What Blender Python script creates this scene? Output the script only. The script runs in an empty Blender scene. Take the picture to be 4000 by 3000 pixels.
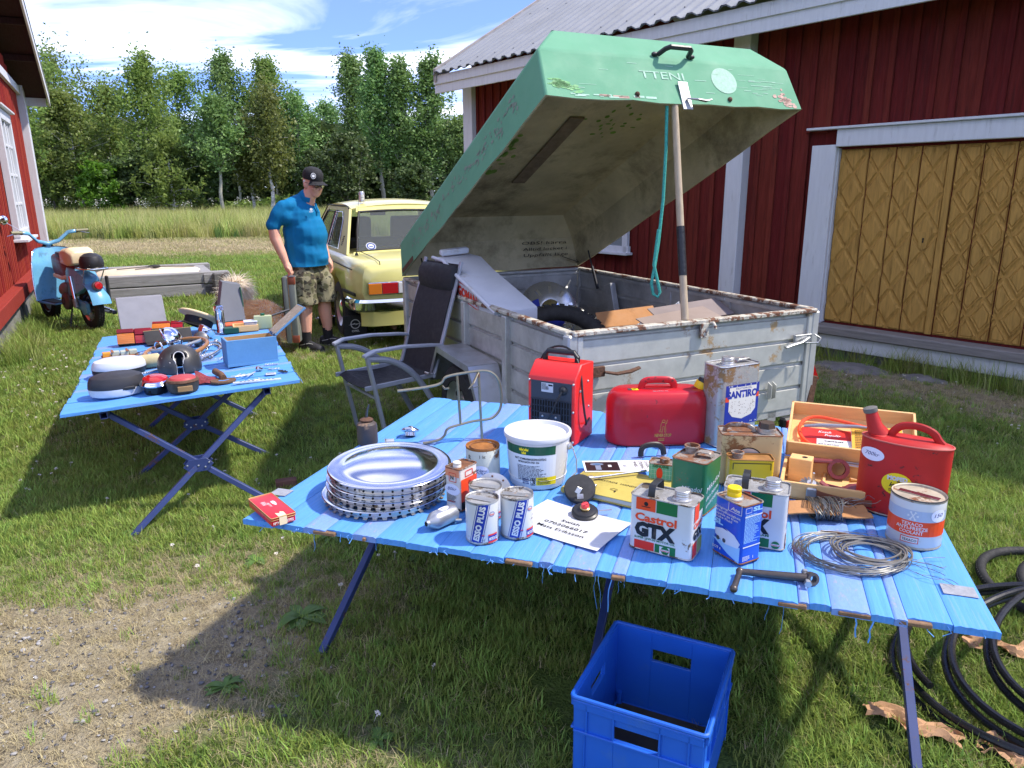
import bpy,bmesh,math,random
import numpy as np
from mathutils import Vector,Matrix
random.seed(7);RNG=np.random.default_rng(7)
pi=math.pi;R=math.radians
SC=bpy.context.scene;COL=SC.collection
# ------------------------------------------------------------------ camera
FPX,PITCH,ROLL,EYE=2850.0,14.84,0.4,1.55
_p,_r=R(PITCH),R(ROLL)
_F=np.array([0,math.cos(_p),-math.sin(_p)]);_u=np.array([0,math.sin(_p),math.cos(_p)]);_x=np.array([1.,0,0])
_R=_x*math.cos(_r)-_u*math.sin(_r);_U=_x*math.sin(_r)+_u*math.cos(_r)
cd=bpy.data.cameras.new('camera');cam=bpy.data.objects.new('camera',cd);COL.objects.link(cam)
cd.sensor_width=36;cd.lens=FPX/4000*36;cd.clip_start=.05;cd.clip_end=3000
m=Matrix([[_R[i],_U[i],-_F[i],(0,0,EYE)[i]] for i in range(3)]+[[0,0,0,1]])
cam.matrix_world=m;SC.camera=cam
SC.render.resolution_x=1024;SC.render.resolution_y=768
# ------------------------------------------------------------------ light
SUN_AZ,SUN_EL=0.0,54.0
wd=bpy.data.worlds.new('World');SC.world=wd;wd.use_nodes=True
nt=wd.node_tree;nt.nodes.clear()
N=nt.nodes.new;LK=nt.links.new
out=N('ShaderNodeOutputWorld');bg=N('ShaderNodeBackground');sky=N('ShaderNodeTexSky')
sky.sky_type='NISHITA';sky.sun_disc=False ;sky.sun_elevation=R(SUN_EL);sky.sun_rotation=R(90-SUN_AZ)
sky.altitude=0;sky.air_density=1.0;sky.dust_density=.1;sky.ozone_density=2.0
tc=N('ShaderNodeTexCoord');sx=N('ShaderNodeSeparateXYZ');LK(tc.outputs['Generated'],sx.inputs[0])
zz=N('ShaderNodeMath');zz.operation='MAXIMUM';zz.inputs[1].default_value=.03;LK(sx.outputs['Z'],zz.inputs[0])
za=N('ShaderNodeMath');za.operation='ADD';za.inputs[1].default_value=.12;LK(zz.outputs[0],za.inputs[0])
dx=N('ShaderNodeMath');dx.operation='DIVIDE';LK(sx.outputs['X'],dx.inputs[0]);LK(za.outputs[0],dx.inputs[1])
dy=N('ShaderNodeMath');dy.operation='DIVIDE';LK(sx.outputs['Y'],dy.inputs[0]);LK(za.outputs[0],dy.inputs[1])
cb=N('ShaderNodeCombineXYZ');LK(dx.outputs[0],cb.inputs[0]);LK(dy.outputs[0],cb.inputs[1])
mp=N('ShaderNodeMapping');mp.inputs['Rotation'].default_value=(0,0,R(-28));mp.inputs['Scale'].default_value=(.42,1.25,1);mp.inputs['Location'].default_value=(1.9,.55,0)
LK(cb.outputs[0],mp.inputs[0])
n1=N('ShaderNodeTexNoise');n1.inputs['Scale'].default_value=1.25;n1.inputs['Detail'].default_value=8;n1.inputs['Roughness'].default_value=.55;n1.inputs['Distortion'].default_value=.7
LK(mp.outputs[0],n1.inputs['Vector'])
cr=N('ShaderNodeValToRGB');cr.color_ramp.elements[0].position=.45;cr.color_ramp.elements[1].position=.70
cr.color_ramp.elements[0].color=(.075,.075,.075,1);cr.color_ramp.elements[1].color=(.85,.85,.85,1)
LK(n1.outputs['Fac'],cr.inputs[0])
mx=N('ShaderNodeMixRGB');LK(cr.outputs[0],mx.inputs[0]);hs_=N('ShaderNodeHueSaturation');hs_.inputs['Saturation'].default_value=1.1;LK(sky.outputs[0],hs_.inputs['Color']);tn=N('ShaderNodeMixRGB');tn.blend_type='MULTIPLY';tn.inputs[0].default_value=1;tn.inputs[2].default_value=(.16,.26,.60,1);LK(hs_.outputs[0],tn.inputs[1]);LK(tn.outputs[0],mx.inputs[1]);mx.inputs[2].default_value=(6.0,6.1,6.2,1)
LK(mx.outputs[0],bg.inputs[0]);bg.inputs[1].default_value=.15;LK(bg.outputs[0],out.inputs[0])
sd=bpy.data.lights.new('sun','SUN');sun=bpy.data.objects.new('sun',sd);COL.objects.link(sun)
sd.energy=2.0;sd.angle=R(2.2);sd.color=(1,.93,.82)
sdir=Vector((math.cos(R(SUN_AZ))*math.cos(R(SUN_EL)),math.sin(R(SUN_AZ))*math.cos(R(SUN_EL)),math.sin(R(SUN_EL))))
sun.rotation_euler=sdir.to_track_quat('Z','Y').to_euler()
vs=SC.view_settings;vs.view_transform='Standard';vs.look='None';vs.exposure=1.62;vs.gamma=1;vs.use_curve_mapping=False
SC.render.engine='CYCLES'
SC.cycles.transparent_max_bounces=8;SC.cycles.max_bounces=8;SC.cycles.diffuse_bounces=4;SC.cycles.glossy_bounces=3;SC.cycles.caustics_reflective=SC.cycles.caustics_refractive=False
# ------------------------------------------------------------------ pixel -> place
def ray(x,y):return _F+_R*(x-2000)/FPX-_U*(y-1500)/FPX
def P(x,y,z=0.0):
 d=ray(x,y);return np.array([0,0,EYE])+d*(z-EYE)/d[2]
def PY(x,y,Y):
 d=ray(x,y);return np.array([0,0,EYE])+d*Y/d[1]
def PP(x,y,p0,n):
 """point of the pixel's ray on the plane through p0 with normal n"""
 d=ray(x,y);o=np.array([0,0,EYE]);n=np.array(n,float)
 return o+d*((np.array(p0)-o)@n)/(d@n)
def ang(v):return math.atan2(v[1],v[0])
# ------------------------------------------------------------------ materials
def S(r,g,b):
 f=lambda c:(c/255/12.92) if c/255<=.04045 else ((c/255+.055)/1.055)**2.4
 return (f(r),f(g),f(b))
MATS={}
def mat(key,col=(.5,.5,.5),rough=.5,metal=0,var=.12,vs=6,bump=0,bs=60,rust=0,rs=5,rcol=(.13,.05,.02),stretch=(1,1,1),spec=.5,coat=0,trans=0,ior=1.45,sss=0,dirt=0,dcol=(.05,.045,.035),emit=None ,alpha=1,hue=0,tl=0):
 if key in MATS:return MATS[key]
 m=bpy.data.materials.new(key);m.use_nodes=True ;t=m.node_tree;b=t.nodes['Principled BSDF'];n=t.nodes.new;l=t.links.new
 b.inputs['Roughness'].default_value=rough;b.inputs['Metallic'].default_value=metal
 b.inputs['Specular IOR Level'].default_value=spec;b.inputs['IOR'].default_value=ior
 if coat:b.inputs['Coat Weight'].default_value=coat;b.inputs['Coat Roughness'].default_value=.08
 if trans:b.inputs['Transmission Weight'].default_value=trans
 if alpha<1:b.inputs['Alpha'].default_value=alpha
 if emit:b.inputs['Emission Color'].default_value=(*emit[:3],1);b.inputs['Emission Strength'].default_value=emit[3]
 c=t.nodes.new('ShaderNodeTexCoord');oi=n('ShaderNodeObjectInfo')
 mul=n('ShaderNodeVectorMath');mul.operation='MULTIPLY_ADD';mul.inputs[1].default_value=(37,53,71)
 l(oi.outputs['Random'],mul.inputs[0]);l(c.outputs['Object'],mul.inputs[2])
 mp=n('ShaderNodeMapping');mp.inputs['Scale'].default_value=stretch;l(mul.outputs[0],mp.inputs[0])
 def noise(sc,det=5,ro=.6):
  x=n('ShaderNodeTexNoise');x.inputs['Scale'].default_value=sc;x.inputs['Detail'].default_value=det;x.inputs['Roughness'].default_value=ro
  l(mp.outputs[0],x.inputs['Vector']);return x.outputs['Fac']
 def ramp(s,a,b_,ca=(0,0,0,1),cb_=(1,1,1,1)):
  x=n('ShaderNodeValToRGB');e=x.color_ramp.elements;e[0].position=max(0,a);e[1].position=min(1,b_);e[0].color=ca;e[1].color=cb_
  l(s,x.inputs[0]);return x.outputs[0]
 def mix(f,a,b_,ty='MIX'):
  x=n('ShaderNodeMixRGB');x.blend_type=ty
  for i,s in zip((0,1,2),(f,a,b_)):
   if isinstance(s,(int,float)):x.inputs[i].default_value=s
   elif isinstance(s,tuple):x.inputs[i].default_value=(*s[:3],1)
   else :l(s,x.inputs[i])
  return x.outputs[0]
 base=tuple(col)
 rg=None
 if var:
  k=ramp(noise(vs),.25,.75,(1-var,)*3+(1,),(1+var,)*3+(1,))
  base=mix(1.0,base,k,'MULTIPLY')
 if hue:
  hs=n('ShaderNodeHueSaturation');ad=n('ShaderNodeMath');ad.operation='MULTIPLY_ADD';ad.inputs[1].default_value=hue;ad.inputs[2].default_value=.5-hue/2
  l(oi.outputs['Random'],ad.inputs[0]);l(ad.outputs[0],hs.inputs['Hue']);va=n('ShaderNodeMath');va.operation='MULTIPLY_ADD';va.inputs[1].default_value=.34;va.inputs[2].default_value=.83;l(oi.outputs['Random'],va.inputs[0]);l(va.outputs[0],hs.inputs['Value'])
  l(base,hs.inputs['Color']);base=hs.outputs[0]
 if dirt:
  f=ramp(noise(rs*.7,8,.7),.62-dirt*.35,.75)
  base=mix(f,base,tuple(dcol))
 if rust:
  f=ramp(noise(rs,9,.72),.66-rust*.34,.70-rust*.3)
  rr=ramp(noise(rs*4),.3,.7,(rcol[0]*.55,rcol[1]*.5,rcol[2]*.5,1),(rcol[0]*1.7,rcol[1]*1.6,rcol[2]*1.4,1))
  base=mix(f,base,rr)
  x=n('ShaderNodeMapRange');x.inputs['To Min'].default_value=rough;x.inputs['To Max'].default_value=.85;l(f,x.inputs[0]);l(x.outputs[0],b.inputs['Roughness'])
  if metal:
   x=n('ShaderNodeMapRange');x.inputs['To Min'].default_value=metal;x.inputs['To Max'].default_value=0;l(f,x.inputs[0]);l(x.outputs[0],b.inputs['Metallic'])
 elif rough>.12 and var:
  x=n('ShaderNodeMapRange');x.inputs['From Min'].default_value=.3;x.inputs['From Max'].default_value=.7
  x.inputs['To Min'].default_value=max(.03,rough*.82);x.inputs['To Max'].default_value=min(1,rough*1.18);l(noise(vs*2.3),x.inputs[0]);l(x.outputs[0],b.inputs['Roughness'])
 if isinstance(base,tuple):b.inputs['Base Color'].default_value=(*base,1)
 else :l(base,b.inputs['Base Color'])
 if bump:
  x=n('ShaderNodeBump');x.inputs['Strength'].default_value=min(1,bump);x.inputs['Distance'].default_value=.02 if bump<1 else .02*bump
  l(noise(bs,4),x.inputs['Height']);l(x.outputs[0],b.inputs['Normal'])
 if tl:
  tr=n('ShaderNodeBsdfTranslucent');ms=n('ShaderNodeMixShader');ms.inputs[0].default_value=tl
  if isinstance(base,tuple):tr.inputs[0].default_value=(*base,1)
  else :l(base,tr.inputs[0])
  l(b.outputs[0],ms.inputs[1]);l(tr.outputs[0],ms.inputs[2]);l(ms.outputs[0],t.nodes['Material Output'].inputs[0])
 MATS[key]=m;return m
def rotz(a):c,s=math.cos(a),math.sin(a);return np.array([[c,-s,0],[s,c,0],[0,0,1.]])
def rotx(a):c,s=math.cos(a),math.sin(a);return np.array([[1,0,0],[0,c,-s],[0,s,c]])
def roty(a):c,s=math.cos(a),math.sin(a);return np.array([[c,0,s],[0,1,0],[-s,0,c]])
def frame(d):
 d=np.array(d,float);d/=np.linalg.norm(d)+1e-12
 a=np.array([0,0,1.]) if abs(d[2])<.9 else np.array([1.,0,0])
 x=np.cross(a,d);x/=np.linalg.norm(x);return x,np.cross(d,x),d
class MB:
 def __init__(s):s.v=[];s.f=[];s.mi=[]
 def add(s,v,f,mi=0):
  o=len(s.v);s.v.extend([tuple(map(float,p)) for p in v]);s.f.extend([tuple(i+o for i in q) for q in f]);s.mi.extend([mi]*len(f));return s
 def box(s,c,d,M=None ,mi=0):
  c=np.array(c,float);h=np.array(d,float)/2
  v=[np.array([x,y,z])*h for x in (-1,1) for y in (-1,1) for z in (-1,1)]
  if M is not None :v=[M@p for p in v]
  return s.add([p+c for p in v],[(0,1,3,2),(4,6,7,5),(0,4,5,1),(2,3,7,6),(0,2,6,4),(1,5,7,3)],mi)
 def bar(s,a,b,w,h=None ,mi=0,up=None ):
  """square bar from a to b"""
  a,b=np.array(a,float),np.array(b,float);h=h or w;x,y,d=frame(b-a)
  if up is not None :
   x=np.cross(np.array(up,float),d);x/=np.linalg.norm(x);y=np.cross(d,x)
  v=[e+x*i*w/2+y*j*h/2 for e in (a,b) for i,j in ((-1,-1),(1,-1),(1,1),(-1,1))]
  return s.add(v,[(0,3,2,1),(4,5,6,7),(0,1,5,4),(1,2,6,5),(2,3,7,6),(3,0,4,7)],mi)
 def ring(s,n,r,c,x,y,ph=0):return [c+x*r*math.cos(2*pi*i/n+ph)+y*r*math.sin(2*pi*i/n+ph) for i in range(n)]
 def cyl(s,a,b,r0,r1=None ,n=16,caps=True ,mi=0):
  a,b=np.array(a,float),np.array(b,float);r1=r0 if r1 is None else r1;x,y,d=frame(b-a)
  v=s.ring(n,r0,a,x,y)+s.ring(n,r1,b,x,y)
  f=[(i,(i+1)%n,n+(i+1)%n,n+i) for i in range(n)]
  if caps:f+=[tuple(range(n-1,-1,-1)),tuple(range(n,2*n))]
  return s.add(v,f,mi)
 def lathe(s,prof,c=(0,0,0),n=24,axis=(0,0,1),sx=1,sy=1,a0=0,a1=2*pi,mi=0,xdir=None ):
  """prof: list of (r,z)"""
  x,y,d=frame(axis)
  if tuple(axis)==(0,0,1):x,y=np.array([1.,0,0]),np.array([0,1.,0])
  if xdir is not None :x=np.array(xdir,float);y=np.cross(d,x)
  c=np.array(c,float);full=abs(a1-a0-2*pi)<1e-6;m=n if full else n+1
  v=[];rings=[]
  for r,z in prof:
   if r<1e-6:rings.append([len(v)]);v.append(c+d*z);continue
   st=len(v);rings.append(list(range(st,st+m)))
   for i in range(m):
    t=a0+(a1-a0)*i/n;v.append(c+x*r*sx*math.cos(t)+y*r*sy*math.sin(t)+d*z)
  f=[]
  for A,B in zip(rings,rings[1:]):
   for i in range(n if full else n):
    j=(i+1)%m if full else i+1
    if len(A)==1 and len(B)==1:continue
    if len(A)==1:f.append((A[0],B[j],B[i]))
    elif len(B)==1:f.append((A[i],A[j],B[0]))
    else :f.append((A[i],A[j],B[j],B[i]))
  return s.add(v,f,mi)
 def tube(s,pts,r,n=8,closed=False ,caps=True ,mi=0,flat=1.0):
  p=[np.array(q,float) for q in pts];k=len(p);rr=r if isinstance(r,(list,tuple)) else [r]*k
  v=[];x=None
  for i in range(k):
   d=(p[(i+1)%k]-p[i-1]) if closed else (p[min(i+1,k-1)]-p[max(i-1,0)])
   d/=np.linalg.norm(d)+1e-12
   if x is None :x,y,_=frame(d)
   else :
    x=x-d*(x@d);x/=np.linalg.norm(x)+1e-12;y=np.cross(d,x)
   v+=[p[i]+x*rr[i]*math.cos(2*pi*j/n)+y*rr[i]*flat*math.sin(2*pi*j/n) for j in range(n)]
  f=[]
  for i in range(k if closed else k-1):
   a,b=i*n,((i+1)%k)*n
   f+=[(a+j,a+(j+1)%n,b+(j+1)%n,b+j) for j in range(n)]
  if caps and not closed:f+=[tuple(range(n-1,-1,-1)),tuple(range((k-1)*n,k*n))]
  return s.add(v,f,mi)
 def loft(s,rings,cap=True ,closed=True ,mi=0):
  n=len(rings[0]);v=[q for r in rings for q in r];f=[]
  for k in range(len(rings)-1):
   for i in range(n if closed else n-1):
    j=(i+1)%n;f.append((k*n+i,k*n+j,(k+1)*n+j,(k+1)*n+i))
  if cap:f+=[tuple(range(n-1,-1,-1)),tuple(range((len(rings)-1)*n,len(rings)*n))]
  return s.add(v,f,mi)
 def prism(s,poly,a,b,ax='z',mi=0):
  """extrude a 2d polygon from a to b along an axis; poly coords are the other two axes in order"""
  mk={'z':lambda p,h:(p[0],p[1],h),'y':lambda p,h:(p[0],h,p[1]),'x':lambda p,h:(h,p[0],p[1])}[ax]
  n=len(poly);v=[mk(p,a) for p in poly]+[mk(p,b) for p in poly]
  f=[(i,(i+1)%n,n+(i+1)%n,n+i) for i in range(n)]+[tuple(range(n-1,-1,-1)),tuple(range(n,2*n))]
  return s.add(v,f,mi)
 def sphere(s,c,r,n=16,m=10,M=None ,z0=-1,z1=1,mi=0):
  r=np.array(r if isinstance(r,(tuple,list,np.ndarray)) else (r,r,r),float);c=np.array(c,float)
  a0,a1=math.asin(z0),math.asin(z1);pr=[(math.cos(a0+(a1-a0)*i/m),math.sin(a0+(a1-a0)*i/m)) for i in range(m+1)]
  t=MB().lathe(pr,n=n);v=np.array(t.v)*r
  if M is not None :v=v@np.array(M).T
  return s.add(v+c,t.f,mi)
 def grid(s,fn,nu,nv,mi=0,cu=False ):
  v=[fn(i/nu,j/nv) for j in range(nv+1) for i in range(nu+1)];w=nu+1
  return s.add(v,[(j*w+i,j*w+i+1,(j+1)*w+i+1,(j+1)*w+i) for j in range(nv) for i in range(nu)],mi)
 def xf(s,M=None ,t=(0,0,0)):
  v=np.array(s.v)
  if M is not None :v=v@np.array(M).T
  s.v=[tuple(p) for p in v+np.array(t)];return s
 def obj(s,name,material,parent=None ,bevel=0,seg=1,sm=32,solid=0,sub=0,loc=None ,keepn=False ):
  me=bpy.data.meshes.new(name);bm=bmesh.new()
  bv=[bm.verts.new(p) for p in s.v];bm.verts.ensure_lookup_table()
  for q,mi in zip(s.f,s.mi):
   try :fa=bm.faces.new([bv[i] for i in q]);fa.material_index=mi
   except ValueError:pass
  if not keepn:bmesh.ops.recalc_face_normals(bm,faces=bm.faces)
  if solid:bmesh.ops.solidify(bm,geom=bm.faces[:],thickness=solid)
  if bevel:
   es=[e for e in bm.edges if len(e.link_faces)==2 and e.calc_face_angle(0)>.5]
   bmesh.ops.bevel(bm,geom=es,offset=bevel,segments=seg,affect='EDGES',clamp_overlap=True ,profile=.6)
  for fa in bm.faces:fa.smooth=True
  for e in bm.edges:
   if len(e.link_faces)==2 and e.calc_face_angle(0)>R(sm):e.smooth=False
  bm.to_mesh(me);bm.free()
  for q in (material if isinstance(material,(list,tuple)) else [material]):me.materials.append(q)
  o=bpy.data.objects.new(name,me);COL.objects.link(o)
  if parent is not None :o.parent=parent
  if loc is not None :o.location=loc
  if sub:
   md=o.modifiers.new('subdivision','SUBSURF');md.levels=md.render_levels=sub
  return o
def tag(o,label,cat,group=None ):
 o['label']=label;o['category']=cat
 if group:o['group']=group
 return o
def thing(name,label,cat,loc=(0,0,0),rz=0,group=None ,rot=None ):
 o=bpy.data.objects.new(name,None );COL.objects.link(o);o.empty_display_size=.1
 o.location=tuple(float(q) for q in loc);o.rotation_euler=rot or (0,0,rz)
 return tag(o,label,cat,group)
def kind(o,k):o['kind']=k;return o
def place(o,loc,rz=0,rot=None ):o.location=tuple(float(q) for q in loc);o.rotation_euler=rot or (0,0,rz);return o
def copy_tree(o,parent=None ):
 c=o.copy();COL.objects.link(c);c.parent=parent
 for ch in list(o.children):copy_tree(ch,c)
 return c
def share(o,parent,loc=None ,rz=None ,M=None ):
 c=o.copy();COL.objects.link(c);c.parent=parent
 if loc is not None :c.location=tuple(float(q) for q in loc)
 if rz is not None :c.rotation_euler=(0,0,rz)
 return c
_TX={}
def text2d(s,bold=0,shear=0,sp=1.0):
 k=(s,bold,shear,sp)
 if k not in _TX:
  c=bpy.data.curves.new('t','FONT');c.body=s;c.size=1;c.resolution_u=2;c.offset=bold;c.shear=shear;c.fill_mode='FRONT';c.space_character=sp
  o=bpy.data.objects.new('t',c);me=bpy.data.meshes.new_from_object(o)
  v=[tuple(p.co[:2]) for p in me.vertices];f=[tuple(q.vertices) for q in me.polygons]
  bpy.data.objects.remove(o);bpy.data.curves.remove(c);bpy.data.meshes.remove(me);_TX[k]=(v,f)
 return _TX[k]
class Decal:
 """flat print laid on a surface given by a mapper (x, y, lift) -> point"""
 def __init__(s,fn):s.fn=fn;s.k=0;s.b={}
 def mb(s,m):return s.b.setdefault(m.name,(m,MB()))[1]
 def poly(s,pts,m,lv=1):
  b=s.mb(m);b.add([s.fn(x,y,.0004*lv) for x,y in pts],[tuple(range(len(pts)))]);return s
 def rect(s,x0,y0,x1,y1,m,lv=1,n=1):
  n=max(n,1);b=s.mb(m)
  for i in range(n):
   a,c=x0+(x1-x0)*i/n,x0+(x1-x0)*(i+1)/n
   b.add([s.fn(a,y0,.0004*lv),s.fn(c,y0,.0004*lv),s.fn(c,y1,.0004*lv),s.fn(a,y1,.0004*lv)],[(0,1,2,3)])
  return s
 def ell(s,cx,cy,rx,ry,m,lv=1,n=28):
  if n<=14:return s.poly([(cx+rx*math.cos(2*pi*i/n),cy+ry*math.sin(2*pi*i/n)) for i in range(n)],m,lv)
  b=s.mb(m);q=lambda i,k:s.fn(cx+rx*k*math.cos(2*pi*i/n),cy+ry*k*math.sin(2*pi*i/n),.0004*lv)
  for i in range(n):
   for k in range(5):b.add([q(i,k/5),q(i,(k+1)/5),q(i+1,(k+1)/5),q(i+1,k/5)] if k else [q(0,0),q(i,.2),q(i+1,.2)],[(0,1,2,3)] if k else [(0,1,2)])
  return s
 def oval(s,cx,cy,rx,ry,w,m,lv=1,n=28):
  b=s.mb(m);q=lambda i,k:s.fn(cx+(rx-w*k)*math.cos(2*pi*i/n),cy+(ry-w*k)*math.sin(2*pi*i/n),.0004*lv)
  for i in range(n):b.add([q(i,0),q(i+1,0),q(i+1,1),q(i,1)],[(0,1,2,3)])
  return s
 def line(s,pts,w,m,lv=2):
  b=s.mb(m)
  for (x0,y0),(x1,y1) in zip(pts,pts[1:]):
   l=math.hypot(x1-x0,y1-y0)+1e-9;nx,ny=-(y1-y0)/l*w/2,(x1-x0)/l*w/2
   b.add([s.fn(x0+nx,y0+ny,.0004*lv),s.fn(x0-nx,y0-ny,.0004*lv),s.fn(x1-nx,y1-ny,.0004*lv),s.fn(x1+nx,y1+ny,.0004*lv)],[(0,1,2,3)])
  return s
 def text(s,t,x,y,h,m,w=None ,lv=2,bold=0,shear=0,rot=0,al='l',sp=1.0):
  v,f=text2d(t,bold,shear,sp)
  if not v:return s
  xs=[p[0] for p in v];a,b_=min(xs),max(xs);W=b_-a;k=h/.72;kx=(w/W) if w else k
  o={'l':0,'c':-.5,'r':-1}[al]*W*kx;cr,sr=math.cos(rot),math.sin(rot)
  q=[]
  for p in v:
   X,Y=(p[0]-a)*kx+o,p[1]*k;q.append(s.fn(x+X*cr-Y*sr,y+X*sr+Y*cr,.0004*lv))
  s.mb(m).add(q,f);return s
 def scrawl(s,x,y,w,h,m,lines=3,lw=.0006,seed=1,lv=2,dens=14):
  rr=random.Random(seed)
  for i in range(lines):
   yy=y-h*i/lines;e=w*rr.uniform(.6,1);pts=[(x+e*j/dens,yy+rr.uniform(-.3,.3)*h/lines) for j in range(dens+1)];s.line(pts,lw,m,lv)
  return s
 def small(s,x0,y1,w,lh,n,m,seed=1,lv=2,fill=.55):
  """rows of unreadably small print: short dashes"""
  rr=random.Random(seed)
  for i in range(n):
   x=x0;yy=y1-lh*i;e=x0+w*rr.uniform(.55,1)
   while x<e:
    l=rr.uniform(.03,.12)*w;s.rect(x,yy-lh*fill,min(x+l,e),yy,m,lv);x+=l+.018*w
  return s
 def done(s,parent,name='print'):
  return [b.obj(name,m,parent,keepn=True ) for m,b in s.b.values()]
def flat(o,u,v):
 o,u,v=(np.array(q,float) for q in (o,u,v));n=np.cross(u,v)
 return Decal(lambda x,y,e:o+u*x+v*y+n*e)
def wrap(r,c=(0,0,0),a0=-pi/2,taper=0):
 """x is arc length from angle a0, y height"""
 return Decal(lambda x,y,e:(c[0]+(r+taper*y+e)*math.cos(a0+x/r),c[1]+(r+taper*y+e)*math.sin(a0+x/r),c[2]+y))
def fbm(x,y,sc,seed=0,oct=4):
 r=np.random.default_rng(seed);o=0*x;a=1
 for k in range(oct):
  for _ in range(3):
   th,ph=r.uniform(0,6.28,2);o=o+a*np.sin((x*math.cos(th)+y*math.sin(th))*sc*2**k*r.uniform(.7,1.4)+ph)
  a*=.6
 return o/4.5
def gravelness(x,y):
 e=((x+1.65)/1.15)**2+((y-2.1-.10*(x+1.5))/.46)**2
 return np.clip(1.5-e+.9*fbm(x,y,3.2,3),0,1)
def dryness(x,y):
 g=gravelness(x,y)
 s=np.clip(1.25-np.abs(y-22.6-.06*x-.4*fbm(x,y,.6,9))/3.6,0,1)*1.25*(x<2)
 e=np.clip(1.25-(((x+1.25)/1.0)**2+((y-2.5)/.6)**2)+.5*fbm(x,y,2.5,5),0,1)*.6
 p=np.clip(fbm(x,y,.9,11)*1.2-.4,0,.4)
 w=np.clip(1-np.abs((x*.777+y*.629)-6.15-.1*fbm(x,y,1.5,4))/.8,0,1)*(x>2)*.9
 return np.clip(np.maximum.reduce([g,s,e,p,w]),0,1)
def ground_mat():
 m=bpy.data.materials.new('lawn soil');m.use_nodes=True ;t=m.node_tree;b=t.nodes['Principled BSDF'];n=t.nodes.new;l=t.links.new
 b.inputs['Roughness'].default_value=.95;b.inputs['Specular IOR Level'].default_value=.1
 c=n('ShaderNodeTexCoord');at=n('ShaderNodeAttribute');at.attribute_name='dry'
 def no(sc,d=6):
  x=n('ShaderNodeTexNoise');x.inputs['Scale'].default_value=sc;x.inputs['Detail'].default_value=d;x.inputs['Roughness'].default_value=.7;l(c.outputs['Object'],x.inputs['Vector']);return x.outputs['Fac']
 def rp(s,*st):
  x=n('ShaderNodeValToRGB');e=x.color_ramp.elements
  while len(e)<len(st):e.new(.5)
  for q,(p,col) in zip(e,st):q.position=p;q.color=(*col,1)
  l(s,x.inputs[0]);return x.outputs[0]
 def mi(f,a,b_):
  x=n('ShaderNodeMixRGB')
  for i,s in enumerate((f,a,b_)):
   l(s,x.inputs[i])
  return x.outputs[0]
 green=rp(no(9),(.3,(.05,.08,.018)),(.55,(.10,.15,.035)),(.75,(.18,.20,.07)))
 dryc=rp(no(14),(.3,(.17,.14,.09)),(.5,(.30,.255,.165)),(.72,(.42,.37,.26)))
 mo=n('ShaderNodeMath');mo.operation='MULTIPLY_ADD';l(no(22),mo.inputs[0]);mo.inputs[1].default_value=.7;l(at.outputs['Fac'],mo.inputs[2])
 f=rp(mo.outputs[0],(.45,(0,0,0)),(.95,(1,1,1)))
 l(mi(f,green,dryc),b.inputs['Base Color'])
 bp=n('ShaderNodeBump');bp.inputs['Distance'].default_value=.03;bp.inputs['Strength'].default_value=.8;l(no(70,3),bp.inputs['Height']);l(bp.outputs[0],b.inputs['Normal'])
 return m
def warp(n,near,far):
 t=np.linspace(-1,1,n);return np.sign(t)*(near*np.abs(t)+(far-near)*np.abs(t)**7)
gx=warp(240,22,700);gy=warp(240,22,700)+14
X,Y=np.meshgrid(gx,gy);nG=240
gz=np.where((np.hypot(X,Y-14)<40),.012*fbm(X,Y,1.7,21),0)*np.clip((np.hypot(X,Y))/4,.3,1)
vv=np.stack([X,Y,gz],-1).reshape(-1,3)
ff=[(j*nG+i,j*nG+i+1,(j+1)*nG+i+1,(j+1)*nG+i) for j in range(nG-1) for i in range(nG-1)]
me=bpy.data.meshes.new('ground');me.from_pydata(vv.tolist(),[],ff);me.update()
a=me.attributes.new('dry','FLOAT','POINT');a.data.foreach_set('value',dryness(vv[:,0],vv[:,1]).astype(np.float32))
me.materials.append(ground_mat());me.polygons.foreach_set('use_smooth',[True ]*len(me.polygons))
ground=bpy.data.objects.new('ground',me);COL.objects.link(ground);kind(ground,'structure')
# ------------------------------------------------------------------ scattered stuff (instanced)
def blades(n,h,w,spread,seed,lean=.5,mat_=None ,seg=2,name='tuft'):
 r=np.random.default_rng(seed);V=[];Fc=[]
 for i in range(n):
  a=r.uniform(0,6.28);d=spread*math.sqrt(r.uniform(0,1));b=np.array([d*math.cos(a),d*math.sin(a),-.004]);hh=h*r.uniform(.45,1.15)
  th=r.uniform(0,6.28);le=lean*r.uniform(.2,1.3);dr=np.array([math.cos(th),math.sin(th),0]);sd_=np.array([-math.sin(th),math.cos(th),0]);ww=w*r.uniform(.6,1.3)/2
  o=len(V)
  for k in range(seg+1):
   q=k/seg;c=b+dr*hh*le*q**1.8+np.array([0,0,hh*(q-.28*le*q*q)]);wk=ww*(1-q**1.5)
   V+=[c-sd_*wk,c+sd_*wk] if k<seg else [c]
  for k in range(seg-1):Fc.append((o+2*k,o+2*k+1,o+2*k+3,o+2*k+2))
  Fc.append((o+2*seg-2,o+2*seg-1,o+2*seg))
 b=MB();b.add(V,Fc);return b,mat_
def proto_coll(name,items):
 c=bpy.data.collections.new(name);k=0
 for b,mm in items:
  o=b.obj(name+'_%02d'%k,mm,keepn=True );COL.objects.unlink(o);c.objects.link(o);k+=1
 return c
_GN={}
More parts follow.
